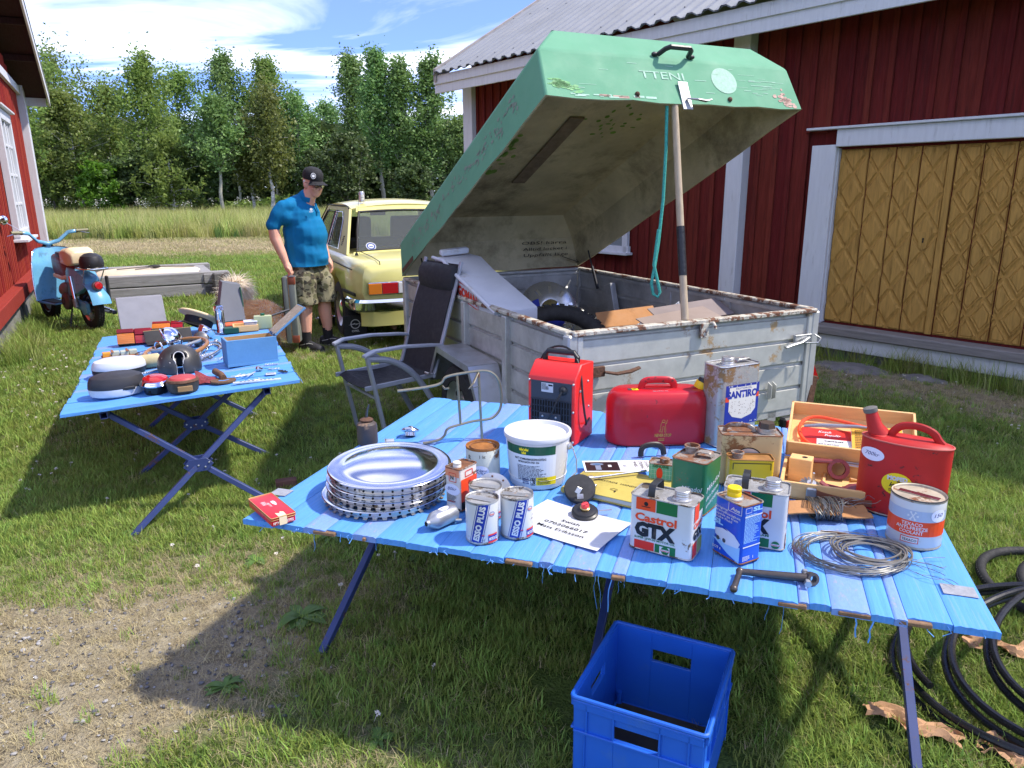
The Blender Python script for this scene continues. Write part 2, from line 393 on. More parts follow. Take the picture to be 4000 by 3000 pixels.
def scatter(name,pts,coll,rot,sc,idx):
 me=bpy.data.meshes.new(name);me.vertices.add(len(pts));me.vertices.foreach_set('co',np.asarray(pts,np.float32).ravel())
 a=me.attributes.new('rot','FLOAT_VECTOR','POINT');a.data.foreach_set('vector',np.asarray(rot,np.float32).ravel())
 a=me.attributes.new('scl','FLOAT','POINT');a.data.foreach_set('value',np.asarray(sc,np.float32))
 a=me.attributes.new('idx','INT','POINT');a.data.foreach_set('value',np.asarray(idx,np.int32))
 o=bpy.data.objects.new(name,me);COL.objects.link(o);kind(o,'stuff')
 g=bpy.data.node_groups.new('scatter '+name,'GeometryNodeTree')
 g.interface.new_socket('Geometry',in_out='INPUT',socket_type='NodeSocketGeometry');g.interface.new_socket('Geometry',in_out='OUTPUT',socket_type='NodeSocketGeometry')
 n=g.nodes.new;l=g.links.new;gi=n('NodeGroupInput');go=n('NodeGroupOutput');ip=n('GeometryNodeInstanceOnPoints');ci=n('GeometryNodeCollectionInfo')
 ci.inputs['Collection'].default_value=coll;ci.inputs['Separate Children'].default_value=True ;ci.inputs['Reset Children'].default_value=True
 def attr(nm,ty):
  x=n('GeometryNodeInputNamedAttribute');x.data_type=ty;x.inputs['Name'].default_value=nm;return x.outputs[0]
 l(gi.outputs[0],ip.inputs['Points']);l(ci.outputs[0],ip.inputs['Instance']);ip.inputs['Pick Instance'].default_value=True
 l(attr('idx','INT'),ip.inputs['Instance Index']);l(attr('rot','FLOAT_VECTOR'),ip.inputs['Rotation']);l(attr('scl','FLOAT'),ip.inputs['Scale']);l(ip.outputs[0],go.inputs[0])
 md=o.modifiers.new('scatter','NODES');md.node_group=g;return o
def region(n,y0,y1,marg=1.0,xlo=-99,xhi=99):
 """random ground points inside the view's footprint plus a margin at the sides"""
 y=np.sqrt(RNG.uniform(y0**2,y1**2,n));k=.74;x=RNG.uniform(-1,1,n)*(k*y+marg);m=(x>xlo)&(x<xhi);return x[m],y[m]
gm=lambda k,c,hue=.05:mat(k,c,.6,var=.25,vs=3,hue=hue,spec=.25,tl=.35)
G1=gm('grass blade',(.20,.285,.056));G2=gm('grass blade fresh',(.305,.41,.085));G3=gm('grass blade straw',(.50,.42,.24),.02);G4=gm('grass blade olive',(.34,.35,.12))
lawn=proto_coll('lawn tufts',[blades(18,.042,.0042,.035,s,.75,G1) for s in (1,2,3)]+[blades(16,.048,.0045,.035,s,.7,G2) for s in (4,5)]+[blades(15,.038,.003,.04,6,.9,G4)]+[blades(14,.038,.0026,.045,s,1.6,G3) for s in (7,8)])
lawnF=proto_coll('lawn tufts coarse',[blades(22,.062,.011,.11,s,.75,G1) for s in (11,12)]+[blades(22,.07,.011,.11,s,.7,G2) for s in (13,14)]+[blades(18,.06,.009,.12,15,.9,G4)]+[blades(20,.05,.008,.13,s,1.4,G3) for s in (16,17)])
def BARNS(x,y):return (((x-2.93)*-.777+(y-6.95)*-.629)>-.05)|(((x-2.93)*.629-(y-6.95)*.777)<-5.7)
def CRATE(x,y):return ~((np.abs((x-.385)*.9-(y-1.75)*-.42)<.19)&(np.abs((x-.385)*.42+(y-1.75)*.9)<.2))
def HOUSES(x,y):return (((x+8.376)*.884+(y-13.218)*.468)>.1)|(((x+8.376)*-.468+(y-13.218)*.884)>.4)
for nm,cnt,y0,y1,coll,s0,ng in (('lawn_grass',34000,1.0,4.2,lawn,1.0,(3,2,1,2)),('lawn_grass',30000,4.2,8.5,lawn,1.25,(3,2,1,2)),('lawn_grass',26000,8.5,20.0,lawnF,1.2,(2,2,1,2))):
 x,y=region(cnt,y0,y1);k=BARNS(x,y)&HOUSES(x,y)&CRATE(x,y);x,y=x[k],y[k]
 d=dryness(x,y);gr=gravelness(x,y);u=RNG.uniform(0,1,len(x));keep=u>gr*.45;x,y,d=x[keep],y[keep],d[keep];u=RNG.uniform(0,1,len(x))
 fr=fbm(x,y,1.6,31);c0=np.cumsum((0,)+ng);idx=np.zeros(len(x),int);r2=RNG.uniform(0,1,len(x))
 g1=RNG.integers(c0[0],c0[1],len(x));g2=RNG.integers(c0[1],c0[2],len(x));g3=RNG.integers(c0[2],c0[3],len(x));g4=RNG.integers(c0[3],c0[4],len(x))
 idx=np.where(r2<.42-.35*fr,g1,np.where(r2<.82,g2,g3));idx=np.where(u<np.clip(d*1.05,.07,.97),g4,idx)
 sc=s0*RNG.uniform(.7,1.25,len(x))*(1-.25*d)
 scatter(nm,np.stack([x,y,0*x],1),coll,np.stack([RNG.normal(0,.12,len(x)),RNG.normal(0,.12,len(x)),RNG.uniform(0,6.28,len(x))],1),sc,idx)
strip=proto_coll('mown straw',[blades(26,.09,.02,.3,s,1.1,G3) for s in (21,22)]+[blades(20,.09,.02,.3,23,.8,G4)])
x,y=region(9000,18.5,28,2,xhi=3);k=HOUSES(x,y)&BARNS(x,y);x,y=x[k],y[k];d=dryness(x,y)
scatter('mown_straw',np.stack([x,y,0*x],1),strip,np.stack([0*x,0*x,RNG.uniform(0,6.28,len(x))],1),RNG.uniform(.7,1.3,len(x)),np.where(RNG.uniform(0,1,len(x))<d*.85,RNG.integers(0,2,len(x)),2))
Mg=gm('meadow grass',(.36,.41,.10),.06);Mg2=gm('meadow grass pale',(.50,.48,.19),.04);Mg3=gm('meadow herb',(.16,.24,.06),.05);Wf=mat('meadow flower',(.75,.73,.62),.7,var=.1)
def umbel(seed):
 r=np.random.default_rng(seed);b=MB()
 for i in range(30):
  c=np.array([r.normal(0,.12),r.normal(0,.12),1.0+r.normal(0,.10)]);s_=r.uniform(.02,.05);q=r.normal(0,1,(3,3));q/=np.linalg.norm(q,axis=1)[:,None ];b.add([c+q[0]*s_,c+q[1]*s_,c+q[2]*s_],[(0,1,2)])
 return b,Wf
mead=proto_coll('meadow tufts',[blades(38,.85,.028,.32,s,.45,Mg,3) for s in (31,32)]+[blades(34,.95,.02,.34,s,.4,Mg2,3) for s in (33,34)]+[blades(26,.7,.05,.3,35,.6,Mg3,3)]+[umbel(36),umbel(37)])
x,y=region(15000,25.5,50,2,xhi=8);edge=26.6+.05*x+.5*fbm(x,y,.5,41);k=(y>edge)&HOUSES(x,y);x,y=x[k],y[k]
n=len(x);idx=np.where(RNG.uniform(0,1,n)<.5+.3*fbm(x,y,.35,42),RNG.integers(0,2,n),RNG.integers(2,4,n));idx=np.where(RNG.uniform(0,1,n)<.12,4,idx)
scatter('meadow_grass',np.stack([x,y,0*x],1),mead,np.stack([RNG.normal(0,.1,n),RNG.normal(0,.1,n),RNG.uniform(0,6.28,n)],1),RNG.uniform(.6,1.05,n),idx)
x,y=region(420,40,49,2,xhi=6);k=(fbm(x,y,.35,43)>.12);x,y=x[k],y[k];n=len(x)
scatter('meadow_flowers',np.stack([x,y,0*x+.1],1),mead,np.stack([0*x,0*x,RNG.uniform(0,6.28,n)],1),RNG.uniform(.8,1.15,n),RNG.integers(5,7,n))
tall=proto_coll('wall tufts',[blades(26,.26,.007,.08,s,.6,g,3) for s,g in ((71,G1),(72,G2),(73,G2),(74,G4))])
aa=RNG.uniform(0,1,1500);xs=np.concatenate([-8.376+.10*.884-.468*(-9*aa[:700]+.3)+RNG.normal(.12,.09,700)*.884,2.93+.629*(-5+9.5*aa[700:])-.777*np.abs(RNG.normal(.14,.08,800))]);ys=np.concatenate([13.218+.10*.468+.884*(-9*aa[:700]+.3)+RNG.normal(.12,.09,700)*.468,6.95-.777*(-5+9.5*aa[700:])-.629*np.abs(RNG.normal(.14,.08,800))])
k=fbm(xs,ys,2.1,77)+RNG.uniform(-.4,.4,1500)>-.05;xs,ys=xs[k],ys[k];n=len(xs)
scatter('wall_tufts',np.stack([xs,ys,0*xs],1),tall,np.stack([RNG.normal(0,.15,n),RNG.normal(0,.15,n),RNG.uniform(0,6.28,n)],1),RNG.uniform(.4,1.1,n),RNG.integers(0,4,n))
peb=[]
for s,c in ((51,(.15,.15,.155)),(52,(.22,.21,.2)),(53,(.10,.10,.105)),(54,(.34,.33,.31))):
 r=np.random.default_rng(s);b=MB().sphere((0,0,.2),(1,.8,.5),7,5);b.v=[tuple(np.array(p)*(1+r.uniform(-.18,.18))) for p in b.v];peb.append((b,mat('pebble%d'%s,c,.85,var=.2,vs=2)))
peb=proto_coll('pebbles',peb)
x,y=region(15000,1.0,3.6,.8);g=gravelness(x,y);k=RNG.uniform(0,1,len(x))<g*.8;x,y=x[k],y[k];n=len(x)
scatter('gravel_stones',np.stack([x,y,0*x],1),peb,np.stack([RNG.normal(0,.3,n),RNG.normal(0,.3,n),RNG.uniform(0,6.28,n)],1),.0035+.0065*RNG.uniform(0,1,n)**2.5,RNG.integers(0,4,n))
def clover(seed):
 r=np.random.default_rng(seed);b=MB().tube([(0,0,0),(.004,.003,.03)],.0006,4)
 for i in range(26):
  d=r.normal(0,1,3);d/=np.linalg.norm(d);d[2]=abs(d[2])*.9-.1;c=np.array([.004,.003,.032]);e=np.cross(d,(.3,.5,.7));e/=np.linalg.norm(e);b.add([c+d*.003-e*.0016,c+d*.003+e*.0016,c+d*.011],[(0,1,2)])
 return b,mat('clover head',(.72,.66,.58),.8,var=.1)
clo=proto_coll('clover heads',[clover(61),clover(62)])
x,y=region(4200,1.2,9,.5);k=BARNS(x,y)&(fbm(x,y,.9,63)+RNG.uniform(-.35,.35,len(x))>.28)&(gravelness(x,y)<.2)&((x<-.9)|(y>3.4)|(RNG.uniform(0,1,len(x))<.35));x,y=x[k],y[k];n=len(x)
scatter('clover_flowers',np.stack([x,y,0*x],1),clo,np.stack([RNG.normal(0,.2,n),RNG.normal(0,.2,n),RNG.uniform(0,6.28,n)],1),RNG.uniform(.8,1.25,n),RNG.integers(0,2,n))
WM=mat('weed leaf',(.11,.20,.045),.5,var=.25,vs=14,spec=.4,tl=.25)
def weed(x,y,r0,n,label,seed):
 n=int(n*1.7);r=random.Random(seed);t=thing('weed_plant',label,'plant',P(x,y),r.uniform(0,6),'leafy weeds in the lawn')
 for i in range(n):
  a=2*pi*i/n+r.uniform(-.4,.4);L=r0*r.uniform(.35,1.05);w=L*r.uniform(.32,.45);el=r.uniform(.1,1.0);b=MB()
  def fn(u,v,L=L,w=w,el=el,a=a):
   s=u*L;ww=w*math.sin(pi*min(1,.08+u*.92))**.8*(v-.5);z=.008+s*el-1.1*el*s*s/L+abs(v-.5)*w*.18;return (math.cos(a)*s-math.sin(a)*ww,math.sin(a)*s+math.cos(a)*ww,z)
  b.grid(fn,6,2).obj('leaf',WM,t)
for q in ((1180,2420,.11,14,'large dock weed rosette beside the near table leg',1),(1640,2180,.07,8,'small dandelion rosette in front of the hubcap stack below the table',2),(1000,2200,.07,7,'flat plantain weed left of the red tin corner',3),(1480,2900,.06,7,'low dandelion weed at the edge of the bare gravel',4),(1300,2100,.09,11,'loose leafy weed under the blue table front edge',5),(880,2690,.07,8,'lone dandelion rosette growing out of the gravel patch',6),(520,2080,.07,8,'broad weed in the sunlit lawn by the folding table leg',7),(2900,2560,.05,6,'small clover weed beside the blue crate',8)):weed(*q)
# ================================================================== barn on the right
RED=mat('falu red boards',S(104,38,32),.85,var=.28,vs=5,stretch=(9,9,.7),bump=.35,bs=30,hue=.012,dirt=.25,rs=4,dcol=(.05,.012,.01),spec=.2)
WHT=mat('white painted wood',(.60,.61,.63),.6,var=.07,vs=5,stretch=(6,6,.8),bump=.12,bs=40,dirt=.12,rs=6,dcol=(.4,.4,.4))
OCH=mat('ochre door paint',S(180,137,70),.7,var=.22,vs=7,stretch=(8,8,.8),bump=.4,bs=36,dirt=.3,rs=7,dcol=S(112,82,32),spec=.25)
DARK=mat('dark gap',(.012,.01,.008),.9,var=0)
OLDW=mat('weathered grey wood',(.23,.21,.195),.85,var=.3,vs=6,stretch=(.8,9,9),bump=.5,bs=40)
STN=mat('foundation stone',(.2,.195,.185),.9,var=.3,vs=4,bump=.8,bs=14)
ROOF=mat('corrugated sheet',(.25,.26,.27),.7,metal=.1,var=.12,vs=2,dirt=.2,rs=2,dcol=(.3,.3,.29))
p0=np.array([2.93,6.95,0]);barn=thing('barn','dark red board barn with corrugated grey roof and ochre double doors','barn',p0,R(-51))
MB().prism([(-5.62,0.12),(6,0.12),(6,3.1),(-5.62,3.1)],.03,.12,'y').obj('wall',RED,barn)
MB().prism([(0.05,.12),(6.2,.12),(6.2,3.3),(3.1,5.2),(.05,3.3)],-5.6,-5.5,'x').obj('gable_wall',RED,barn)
b=MB();r=random.Random(3);xx=-5.6
while xx<6:
 w=r.uniform(.3,.7);b.box((xx+w/2,.06,.04),(w-.02,.2,.2));xx+=w
b.obj('foundation',STN,barn,bevel=.03)
def boards(parent,x0,x1,pitch,zfun,mt,bw=.052,seed=1,skip=lambda x:False ):
 """boards with battens over the joints; zfun(x) -> (bottom, top)"""
 r=random.Random(seed);cache={};n=int((x1-x0)/pitch)
 for i in range(n):
  x=x0+pitch*i
  if skip(x+pitch/2):continue
  z0,z1=zfun(x+pitch/2);z0+=r.uniform(-.006,.006);key=(round(z0,1),round(z1,1))
  if key not in cache:
   cache[key]=(MB().box((0,0,(z1-z0)/2),(pitch-.006,.022,z1-z0)).obj('board',mt,parent,bevel=.002),MB().box((0,-.019,(z1-z0)/2),(bw,.022,z1-z0)).obj('batten',mt,parent,bevel=.004))
   bd,bt=cache[key]
  else :bd,bt=(share(q,parent) for q in cache[key])
  bd.location=(x+pitch/2,.012+r.uniform(-.002,.002),z0);bt.location=(x+r.uniform(-.008,.008),.010,z0);bt.rotation_euler=(0,r.uniform(-.002,.002),0);bd.scale=(1,1,1)
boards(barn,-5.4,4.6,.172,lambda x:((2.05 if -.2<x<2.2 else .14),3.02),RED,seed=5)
for x0,x1,y0 in ((-5.64,-5.42,-.10),(-1.05,-.86,-.13)):
 MB().box(((x0+x1)/2,y0/2+.01,1.56),(x1-x0,-y0,2.9)).obj('corner_post',WHT,barn,bevel=.006)
fr=MB().box((-.055,-.03,1.09),(.23,.06,1.68)).obj('door_frame',WHT,barn,bevel=.005)
MB().box((2.055,-.03,1.09),(.23,.06,1.68)).obj('door_frame',WHT,barn,bevel=.005)
MB().box((1.0,-.034,1.985),(1.88,.07,.15)).obj('lintel',WHT,barn,bevel=.005)
MB().box((1.0,-.045,2.072),(2.44,.11,.022)).obj('drip_cap',WHT,barn,bevel=.004)
MB().box((1.4,-.06,.27),(3.0,.18,.085)).obj('threshold',OLDW,barn,bevel=.012)
MB().box((1.75,-.075,.165),(3.7,.05,.14)).obj('base_board',WHT,barn,bevel=.004)
for xa in (.064,1.936):MB().box((xa,.012,1.11),(.012,.06,1.58)).obj('jamb',WHT,barn)
def clip(poly,x,keep_right):
 o=[]
 for i in range(len(poly)):
  a,b=poly[i-1],poly[i];ia,ib=(a[0]>=x)==keep_right,(b[0]>=x)==keep_right
  if ia!=ib:t=(x-a[0])/(b[0]-a[0]);o.append((x,a[1]+(b[1]-a[1])*t))
  if ib:o.append(b)
 return o
def clipz(poly,z,up):return [(b,a) for a,b in clip([(q,p) for p,q in poly],z,up)]
def leaf_door(x0,x1,cuts,hw,hh,dbl,seed):
 d=MB().box(((x0+x1)/2,.055,1.11),(x1-x0,.02,1.56)).obj('door',DARK,barn);r=random.Random(seed)
 ed=[x0]+cuts+[x1]
 for a,b in zip(ed,ed[1:]):MB().box(((a+b)/2,.034,1.11),(b-a-.010,.024,1.555)).obj('plank',OCH,d,bevel=.003)
 for i in range(-1,int((x1-x0)/hw)+2):
  for j in range(-1,int(1.6/hh)+2):
   if (i+j)%2:continue
   cx,cz=x0+.02+i*hw,.36+j*hh
   L=[(cx-hw+.010,cz),(cx,cz-hh+.014),(cx+hw-.010,cz),(cx,cz+hh-.014)]
   for a,b in zip(ed,ed[1:]):
    q=clip(clip(L,a+.004,True ),b-.004,False );q=clipz(clipz(q,.335,True ),1.885,False ) if len(q)>2 else q
    if len(q)<3:continue
    ar=abs(sum(q[k-1][0]*q[k][1]-q[k][0]*q[k-1][1] for k in range(len(q))))/2
    if ar<.0008:continue
    mx_,mz_=sum(p[0] for p in q)/len(q),sum(p[1] for p in q)/len(q);m_=MB();y1=.0215;t=r.uniform(-.002,.002)
    ins=[(p[0]+(mx_-p[0])*.20,p[1]+(mz_-p[1])*.20) for p in q];rings=[[(p[0],y1,p[1]) for p in q],[(p[0],y1-.013+t,p[1]) for p in ins]]
    if dbl:
     i2=[(p[0]+(mx_-p[0])*.32,p[1]+(mz_-p[1])*.32) for p in q];i3=[(p[0]+(mx_-p[0])*.40,p[1]+(mz_-p[1])*.40) for p in q]
     rings+=[[(p[0],y1-.006+t,p[1]) for p in i2],[(p[0],y1-.014+t,p[1]) for p in i3]]
    m_.loft(rings).obj('lozenge',OCH,d,sm=12)
 return d
dl=leaf_door(.07,.985,[.33,.56,.77],.112,.165,False ,1);dr=leaf_door(1.04,1.93,[1.24,1.47,1.70],.112,.165,True ,2)
MB().box((1.012,.012,1.11),(.05,.03,1.555)).obj('cover_strip',OCH,dl,bevel=.004)
MB().prism([(-.045,.07),(.045,.07),(.03,-.06),(0,-.085),(-.03,-.06)],0,.006,'y').obj('keyhole_plate',OCH,dl,loc=(.875,.008,1.12))
MB().prism([(.008*math.cos(t),.012+.008*math.sin(t)) for t in np.linspace(-.9,4.04,9)]+[(-.006,-.02),(.006,-.02)],0,.003,'y').obj('keyhole',DARK,dl,loc=(.875,.0055,1.12))
w=MB()
for bx in (((-2.84,-.04,1.38),(.92,.05,.09)),((-2.84,-.04,.86),(.92,.05,.08)),((-3.26,-.04,1.12),(.08,.05,.6)),((-2.44,-.04,1.12),(.08,.05,.6)),((-2.84,-.03,1.12),(.03,.03,.5))):w.box(*bx)
wo=w.obj('window_frame',WHT,barn,bevel=.004);MB().box((-2.85,-.07,.815),(1.0,.12,.03)).obj('window_sill',WHT,barn,bevel=.004)
GLS=mat('window glass',(.55,.62,.66),.04,var=0,spec=1,metal=.0,trans=.6);MB().box((-2.85,-.025,1.12),(.8,.006,.5)).obj('pane',GLS,wo)
MB().box((.15,-.46,3.075),(11.9,.03,.12)).obj('fascia',WHT,barn,bevel=.003)
MB().box((.15,-.44,2.958),(11.9,.03,.12)).obj('fascia',WHT,barn,bevel=.003)
MB().box((.15,-.2,3.06),(11.8,.46,.02)).obj('soffit',mat('soffit',(.42,.42,.40),.8),barn)
sl=.6;prof=[]
xx=-5.76;k=0
while xx<6.2:
 prof+=[(xx,.0),(xx+.05,.0),(xx+.085,.032),(xx+.145,.032)];xx+=.19
def roofpt(x,h,y,up=0):return (x,y-h*.5,3.16+sl*(y+.5)+h*.85+up)
rings=[[roofpt(x,h,y) for x,h in prof] for y in np.linspace(-.52,3.1,7)]
b=MB();b.loft(rings,cap=False ,closed=False );rings2=[[roofpt(x,h,y,-.012) for x,h in prof] for y in np.linspace(-.52,3.1,2)];b.loft(rings2,cap=False ,closed=False )
ro=b.obj('roof',ROOF,barn,sm=20)
b=MB()
for i in range(0,len(prof)//4,2):
 for y in (-.35,.9,2.1):b.sphere(roofpt(prof[4*i+2][0]+.03,.032,y),.012,6,4)
kind(b.obj('roof_screws',mat('roof screw',(.2,.2,.2),.5,metal=.6),ro),'stuff')
MB().add([(-5.76,-.5,3.05),(-5.70,-.5,3.05),(-5.70,3.1,5.21),(-5.76,3.1,5.21),(-5.76,-.5,3.22),(-5.70,-.5,3.22),(-5.70,3.1,5.38),(-5.76,3.1,5.38)],[(0,1,2,3),(4,7,6,5),(0,4,5,1),(1,5,6,2),(2,6,7,3),(3,7,4,0)]).obj('bargeboard',mat('grey weathered barge',(.34,.31,.29),.85,var=.25,vs=8),barn)
MB().add([(-5.7,3.1,5.32),(6.1,3.1,5.32),(6.1,6.7,3.2),(-5.7,6.7,3.2)],[(0,1,2,3)]).obj('roof',ROOF,barn)
# ================================================================== house on the left
REDH=mat('house red boards',S(142,51,42),.85,var=.2,vs=5,stretch=(9,9,.7),bump=.3,bs=30,hue=.012,spec=.2)  # base red of the house boards, lighter than the barn red
hk=np.array([-8.376,13.218,0]);hs=thing('house','bright red board house gable with white corner board and window','house',hk,R(117.9))
gz=lambda x:3.12+.354*(.3-x) if x>-5.3 else 3.12+.354*5.6-.354*(-5.3-x)
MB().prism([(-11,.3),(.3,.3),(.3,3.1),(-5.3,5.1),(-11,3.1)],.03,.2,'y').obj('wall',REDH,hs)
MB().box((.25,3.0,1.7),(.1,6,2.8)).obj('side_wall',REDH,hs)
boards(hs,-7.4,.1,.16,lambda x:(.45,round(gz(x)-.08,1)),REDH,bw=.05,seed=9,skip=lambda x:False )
MB().box((.2,-.05,1.95),(.26,.12,3.0)).obj('corner_board',WHT,hs,bevel=.006)
MB().box((-4,-.045,3.25),(8.1,.05,.13)).obj('band_board',WHT,hs,bevel=.004)
MB().box((-5.4,-.075,.39),(11.4,.13,.16)).obj('skirting_board',REDH,hs,bevel=.006)
b=MB();xx=-11
while xx<.3:
 w_=r.uniform(.3,.6);b.box((xx+w_/2,.05,.13),(w_-.02,.2+r.uniform(-.04,.04),.34));xx+=w_
b.obj('foundation',STN,hs,bevel=.04)
w=MB()
for bx in (((-3.3,-.06,2.56),(1.3,.08,.13)),((-3.3,-.06,1.03),(1.3,.08,.12)),((-2.72,-.06,1.8),(.12,.08,1.6)),((-3.9,-.06,1.8),(.12,.08,1.6)),((-3.3,-.05,1.8),(.07,.06,1.5))):w.box(*bx)
for z in (1.42,1.8,2.18):w.box((-3.3,-.05,z),(1.15,.05,.035))
for x in (-3.0,-3.6):w.box((x,-.05,1.8),(.035,.05,1.5))
wo=w.obj('window_frame',WHT,hs,bevel=.004);MB().box((-3.3,-.03,1.8),(1.2,.006,1.5)).obj('pane',GLS,wo)
MB().box((-3.3,-.10,.955),(1.45,.17,.035)).obj('window_sill',WHT,hs,bevel=.004);MB().box((-3.3,-.09,2.65),(1.45,.12,.03)).obj('window_head',WHT,hs,bevel=.004)
SOF=mat('dark soffit boards',S(52,22,18),.9,var=.3,vs=5,stretch=(1,9,1))
def slab(y0,y1,z0,th,nm,mt,par,xe=.5):
 zr=lambda x:3.19+.354*(.5-x);return MB().prism([(xe,zr(xe)+z0),(xe,zr(xe)+z0+th),(-5.3,zr(-5.3)+z0+th),(-11.2,zr(.6)+z0+th),(-11.2,zr(.6)+z0),(-5.3,zr(-5.3)+z0)],y0,y1,'y').obj(nm,mt,par)
rf=slab(-.43,7,0,.05,'roof',SOF,hs);slab(-.47,7,.052,.03,'roof_sheet',ROOF,hs,.53)
slab(-.46,-.432,-.13,.18,'bargeboard',mat('grey white barge',(.62,.62,.6),.6,var=.1),hs,.51)
MB().box((.49,-.1,3.12),(.03,.6,.14)).obj('eave_board',WHT,hs,bevel=.003)
for i in range(5):MB().box((-.9-1.0*i,-.2,3.19+.354*(1.4+1.0*i)-.05),(.08,.42,.09)).obj('rafter_end',SOF,hs)
wp=MB().box((0,0,.3),(.16,.09,.62)).obj('white_post',WHT,bevel=.008);place(wp,P(18,1262),R(118));tag(wp,'short white painted post standing by the red house wall','post')
st=MB().tube([(0,0,0),(.03,.05,.35),(.02,.1,.62)],.016,6).obj('stick',OLDW);place(st,P(52,1275),0,(.25,-.35,0));tag(st,'grey wooden stick leaning beside the white post','stick')
def rock(x,y,s,label,seed):
 r=random.Random(seed);b=MB().sphere((0,0,0),s,14,8);b.v=[tuple(np.array(p)*(1+.12*math.sin(5*p[0]/s[0]+seed)+r.uniform(-.05,.05))) for p in b.v];o=b.obj('flat_rock',mat('flat rock',(.19,.175,.165),.9,var=.35,vs=9,bump=.7,bs=18),sm=60);place(o,P(x,y),R(-51));tag(o,label,'rock')
rock(3330,1440,(.34,.2,.035),'flat grey rock slab in the grass below the ochre door',1)
rock(3600,1480,(.2,.12,.03),'small brownish rock sunk in turf beside the barn base board',2)
# ================================================================== trees
BARK={'birch':mat('birch bark',(.62,.6,.55),.8,var=.55,vs=5,stretch=(1,1,3),dirt=.4,rs=3,dcol=(.06,.05,.045)),'aspen':mat('aspen bark',(.38,.37,.30),.85,var=.3,vs=4),'alder':mat('alder bark',(.10,.085,.07),.9,var=.3,vs=5)}
LEAF={'birch':mat('birch leaf',(.22,.31,.07),.55,var=.45,vs=.9,spec=.35,tl=.5,hue=.03),'aspen':mat('aspen leaf',(.19,.30,.085),.5,var=.4,vs=.9,spec=.4,tl=.35,hue=.03),'alder':mat('alder leaf',(.09,.145,.04),.55,var=.45,vs=.8,tl=.3,hue=.03),'maple':mat('maple leaf',(.12,.24,.02),.5,var=.35,vs=1.2,tl=.45,hue=.03),'yellow':mat('pale birch leaf',(.20,.25,.06),.5,var=.4,vs=1,tl=.45,hue=.03)}
def leafmesh(name,C,size,material,par=None ,droop=0,seed=1,stuff=False ):
 r=np.random.default_rng(seed);n=len(C);C=np.asarray(C);a=r.normal(0,1,(n,3));a[:,2]=a[:,2]*.6-droop;a/=np.linalg.norm(a,axis=1)[:,None ]
 b=np.cross(a,r.normal(0,1,(n,3)));b/=np.linalg.norm(b,axis=1)[:,None ]+1e-9;s=size*r.uniform(.55,1.35,(n,1))
 V=np.stack([C-a*s*.5,C+b*s*.32,C+a*s*.62,C-b*s*.32],1).reshape(-1,3).astype(np.float32)
 me=bpy.data.meshes.new(name);me.vertices.add(4*n);me.vertices.foreach_set('co',V.ravel());me.loops.add(4*n);me.polygons.add(n)
 me.loops.foreach_set('vertex_index',np.arange(4*n,dtype=np.int32));me.polygons.foreach_set('loop_start',np.arange(0,4*n,4,dtype=np.int32));me.polygons.foreach_set('loop_total',np.full(n,4,np.int32));me.update();me.materials.append(material)
 o=bpy.data.objects.new(name,me);COL.objects.link(o);o.parent=par;return o
def tree(label,loc,H,kd,lf,seed,nl=7000,lsz=.18,h0=.22,wid=.22,up=.6,droop=0,trunk_r=.1,group=None ,name='tree',bare=1.0,par=True ,tl=0):
 r=np.random.default_rng(seed);t=thing(name,label,'tree',loc,r.uniform(0,6),group)
 n=12;lean=r.normal(0,.022,2)*H;tp=[np.array([lean[0]*(i/n)**1.5+.05*math.sin(i*1.3+seed),lean[1]*(i/n)**1.5+.05*math.cos(i*1.7+seed),H*.97*i/n-.1]) for i in range(n+1)]
 tb=MB().tube(tp,[trunk_r*(1-.93*(i/n))+.008 for i in range(n+1)],8);at=lambda q:tp[min(int(q*n),n-1)]*(1-(q*n-min(int(q*n),n-1)))+tp[min(int(q*n),n-1)+1]*(q*n-min(int(q*n),n-1))
 tips=[];wts=[];NB=int(26+H*2.2)
 for i in range(NB):
  q=h0+.07+(.93-h0)*(i+r.uniform(0,1))/NB;z=at(min(q,.999));L=1.22*H*wid*(.35+1.0*math.sin(pi*min(1,(q-h0)/(1-h0)*.80+.17))**1.1)*r.uniform(.55,1.15)*(1-.25*q);th=i*2.399+r.normal(0,.5);u0=up*r.uniform(.6,1.4)
  d=np.array([math.cos(th),math.sin(th),u0]);d/=np.linalg.norm(d);pts=[z];m_=5
  for k in range(m_):
   d=d+np.array([0,0,-droop*.22*(k+1)/m_*1.6+.02])+r.normal(0,.07,3);d/=np.linalg.norm(d);pts.append(pts[-1]+d*L/m_)
  tb.tube(pts,[max(.006,trunk_r*.36*(1-q*.6)*(1-.85*k/m_)) for k in range(m_+1)],5,caps=False )
  for k in range(1,m_+1):
   for s_ in range(3):
    e=pts[k]+r.normal(0,1,3)*np.array([1,1,.8])*L*.15;e[2]-=droop*abs(r.normal(0,.28))*H*.07;tips.append(e);wts.append(.5+k/m_)
 tb.obj('trunk',BARK[kd],t);tips=np.array(tips);wts=np.array(wts)*r.gamma(1.6,1,len(tips));wts/=wts.sum()
 pick=r.choice(len(tips),nl,p=wts);sp=H*.03
 C=tips[pick]+r.normal(0,1,(nl,3))*np.array([sp,sp,sp*(1+1.6*droop)])*r.uniform(.35,1.3,(nl,1));C[:,2]-=droop*r.gamma(1,.018*H,nl)
 C=C[C[:,2]>.25];leafmesh('crown',C,lsz,LEAF[lf],t,droop,seed);return t
TR='trees along the far edge of the meadow'
B_=lambda z,D,top:(np.array([PY(z/.7056,800,D)[0],D,0]),(PY(z/.7056,top/.7056,D)[2]))
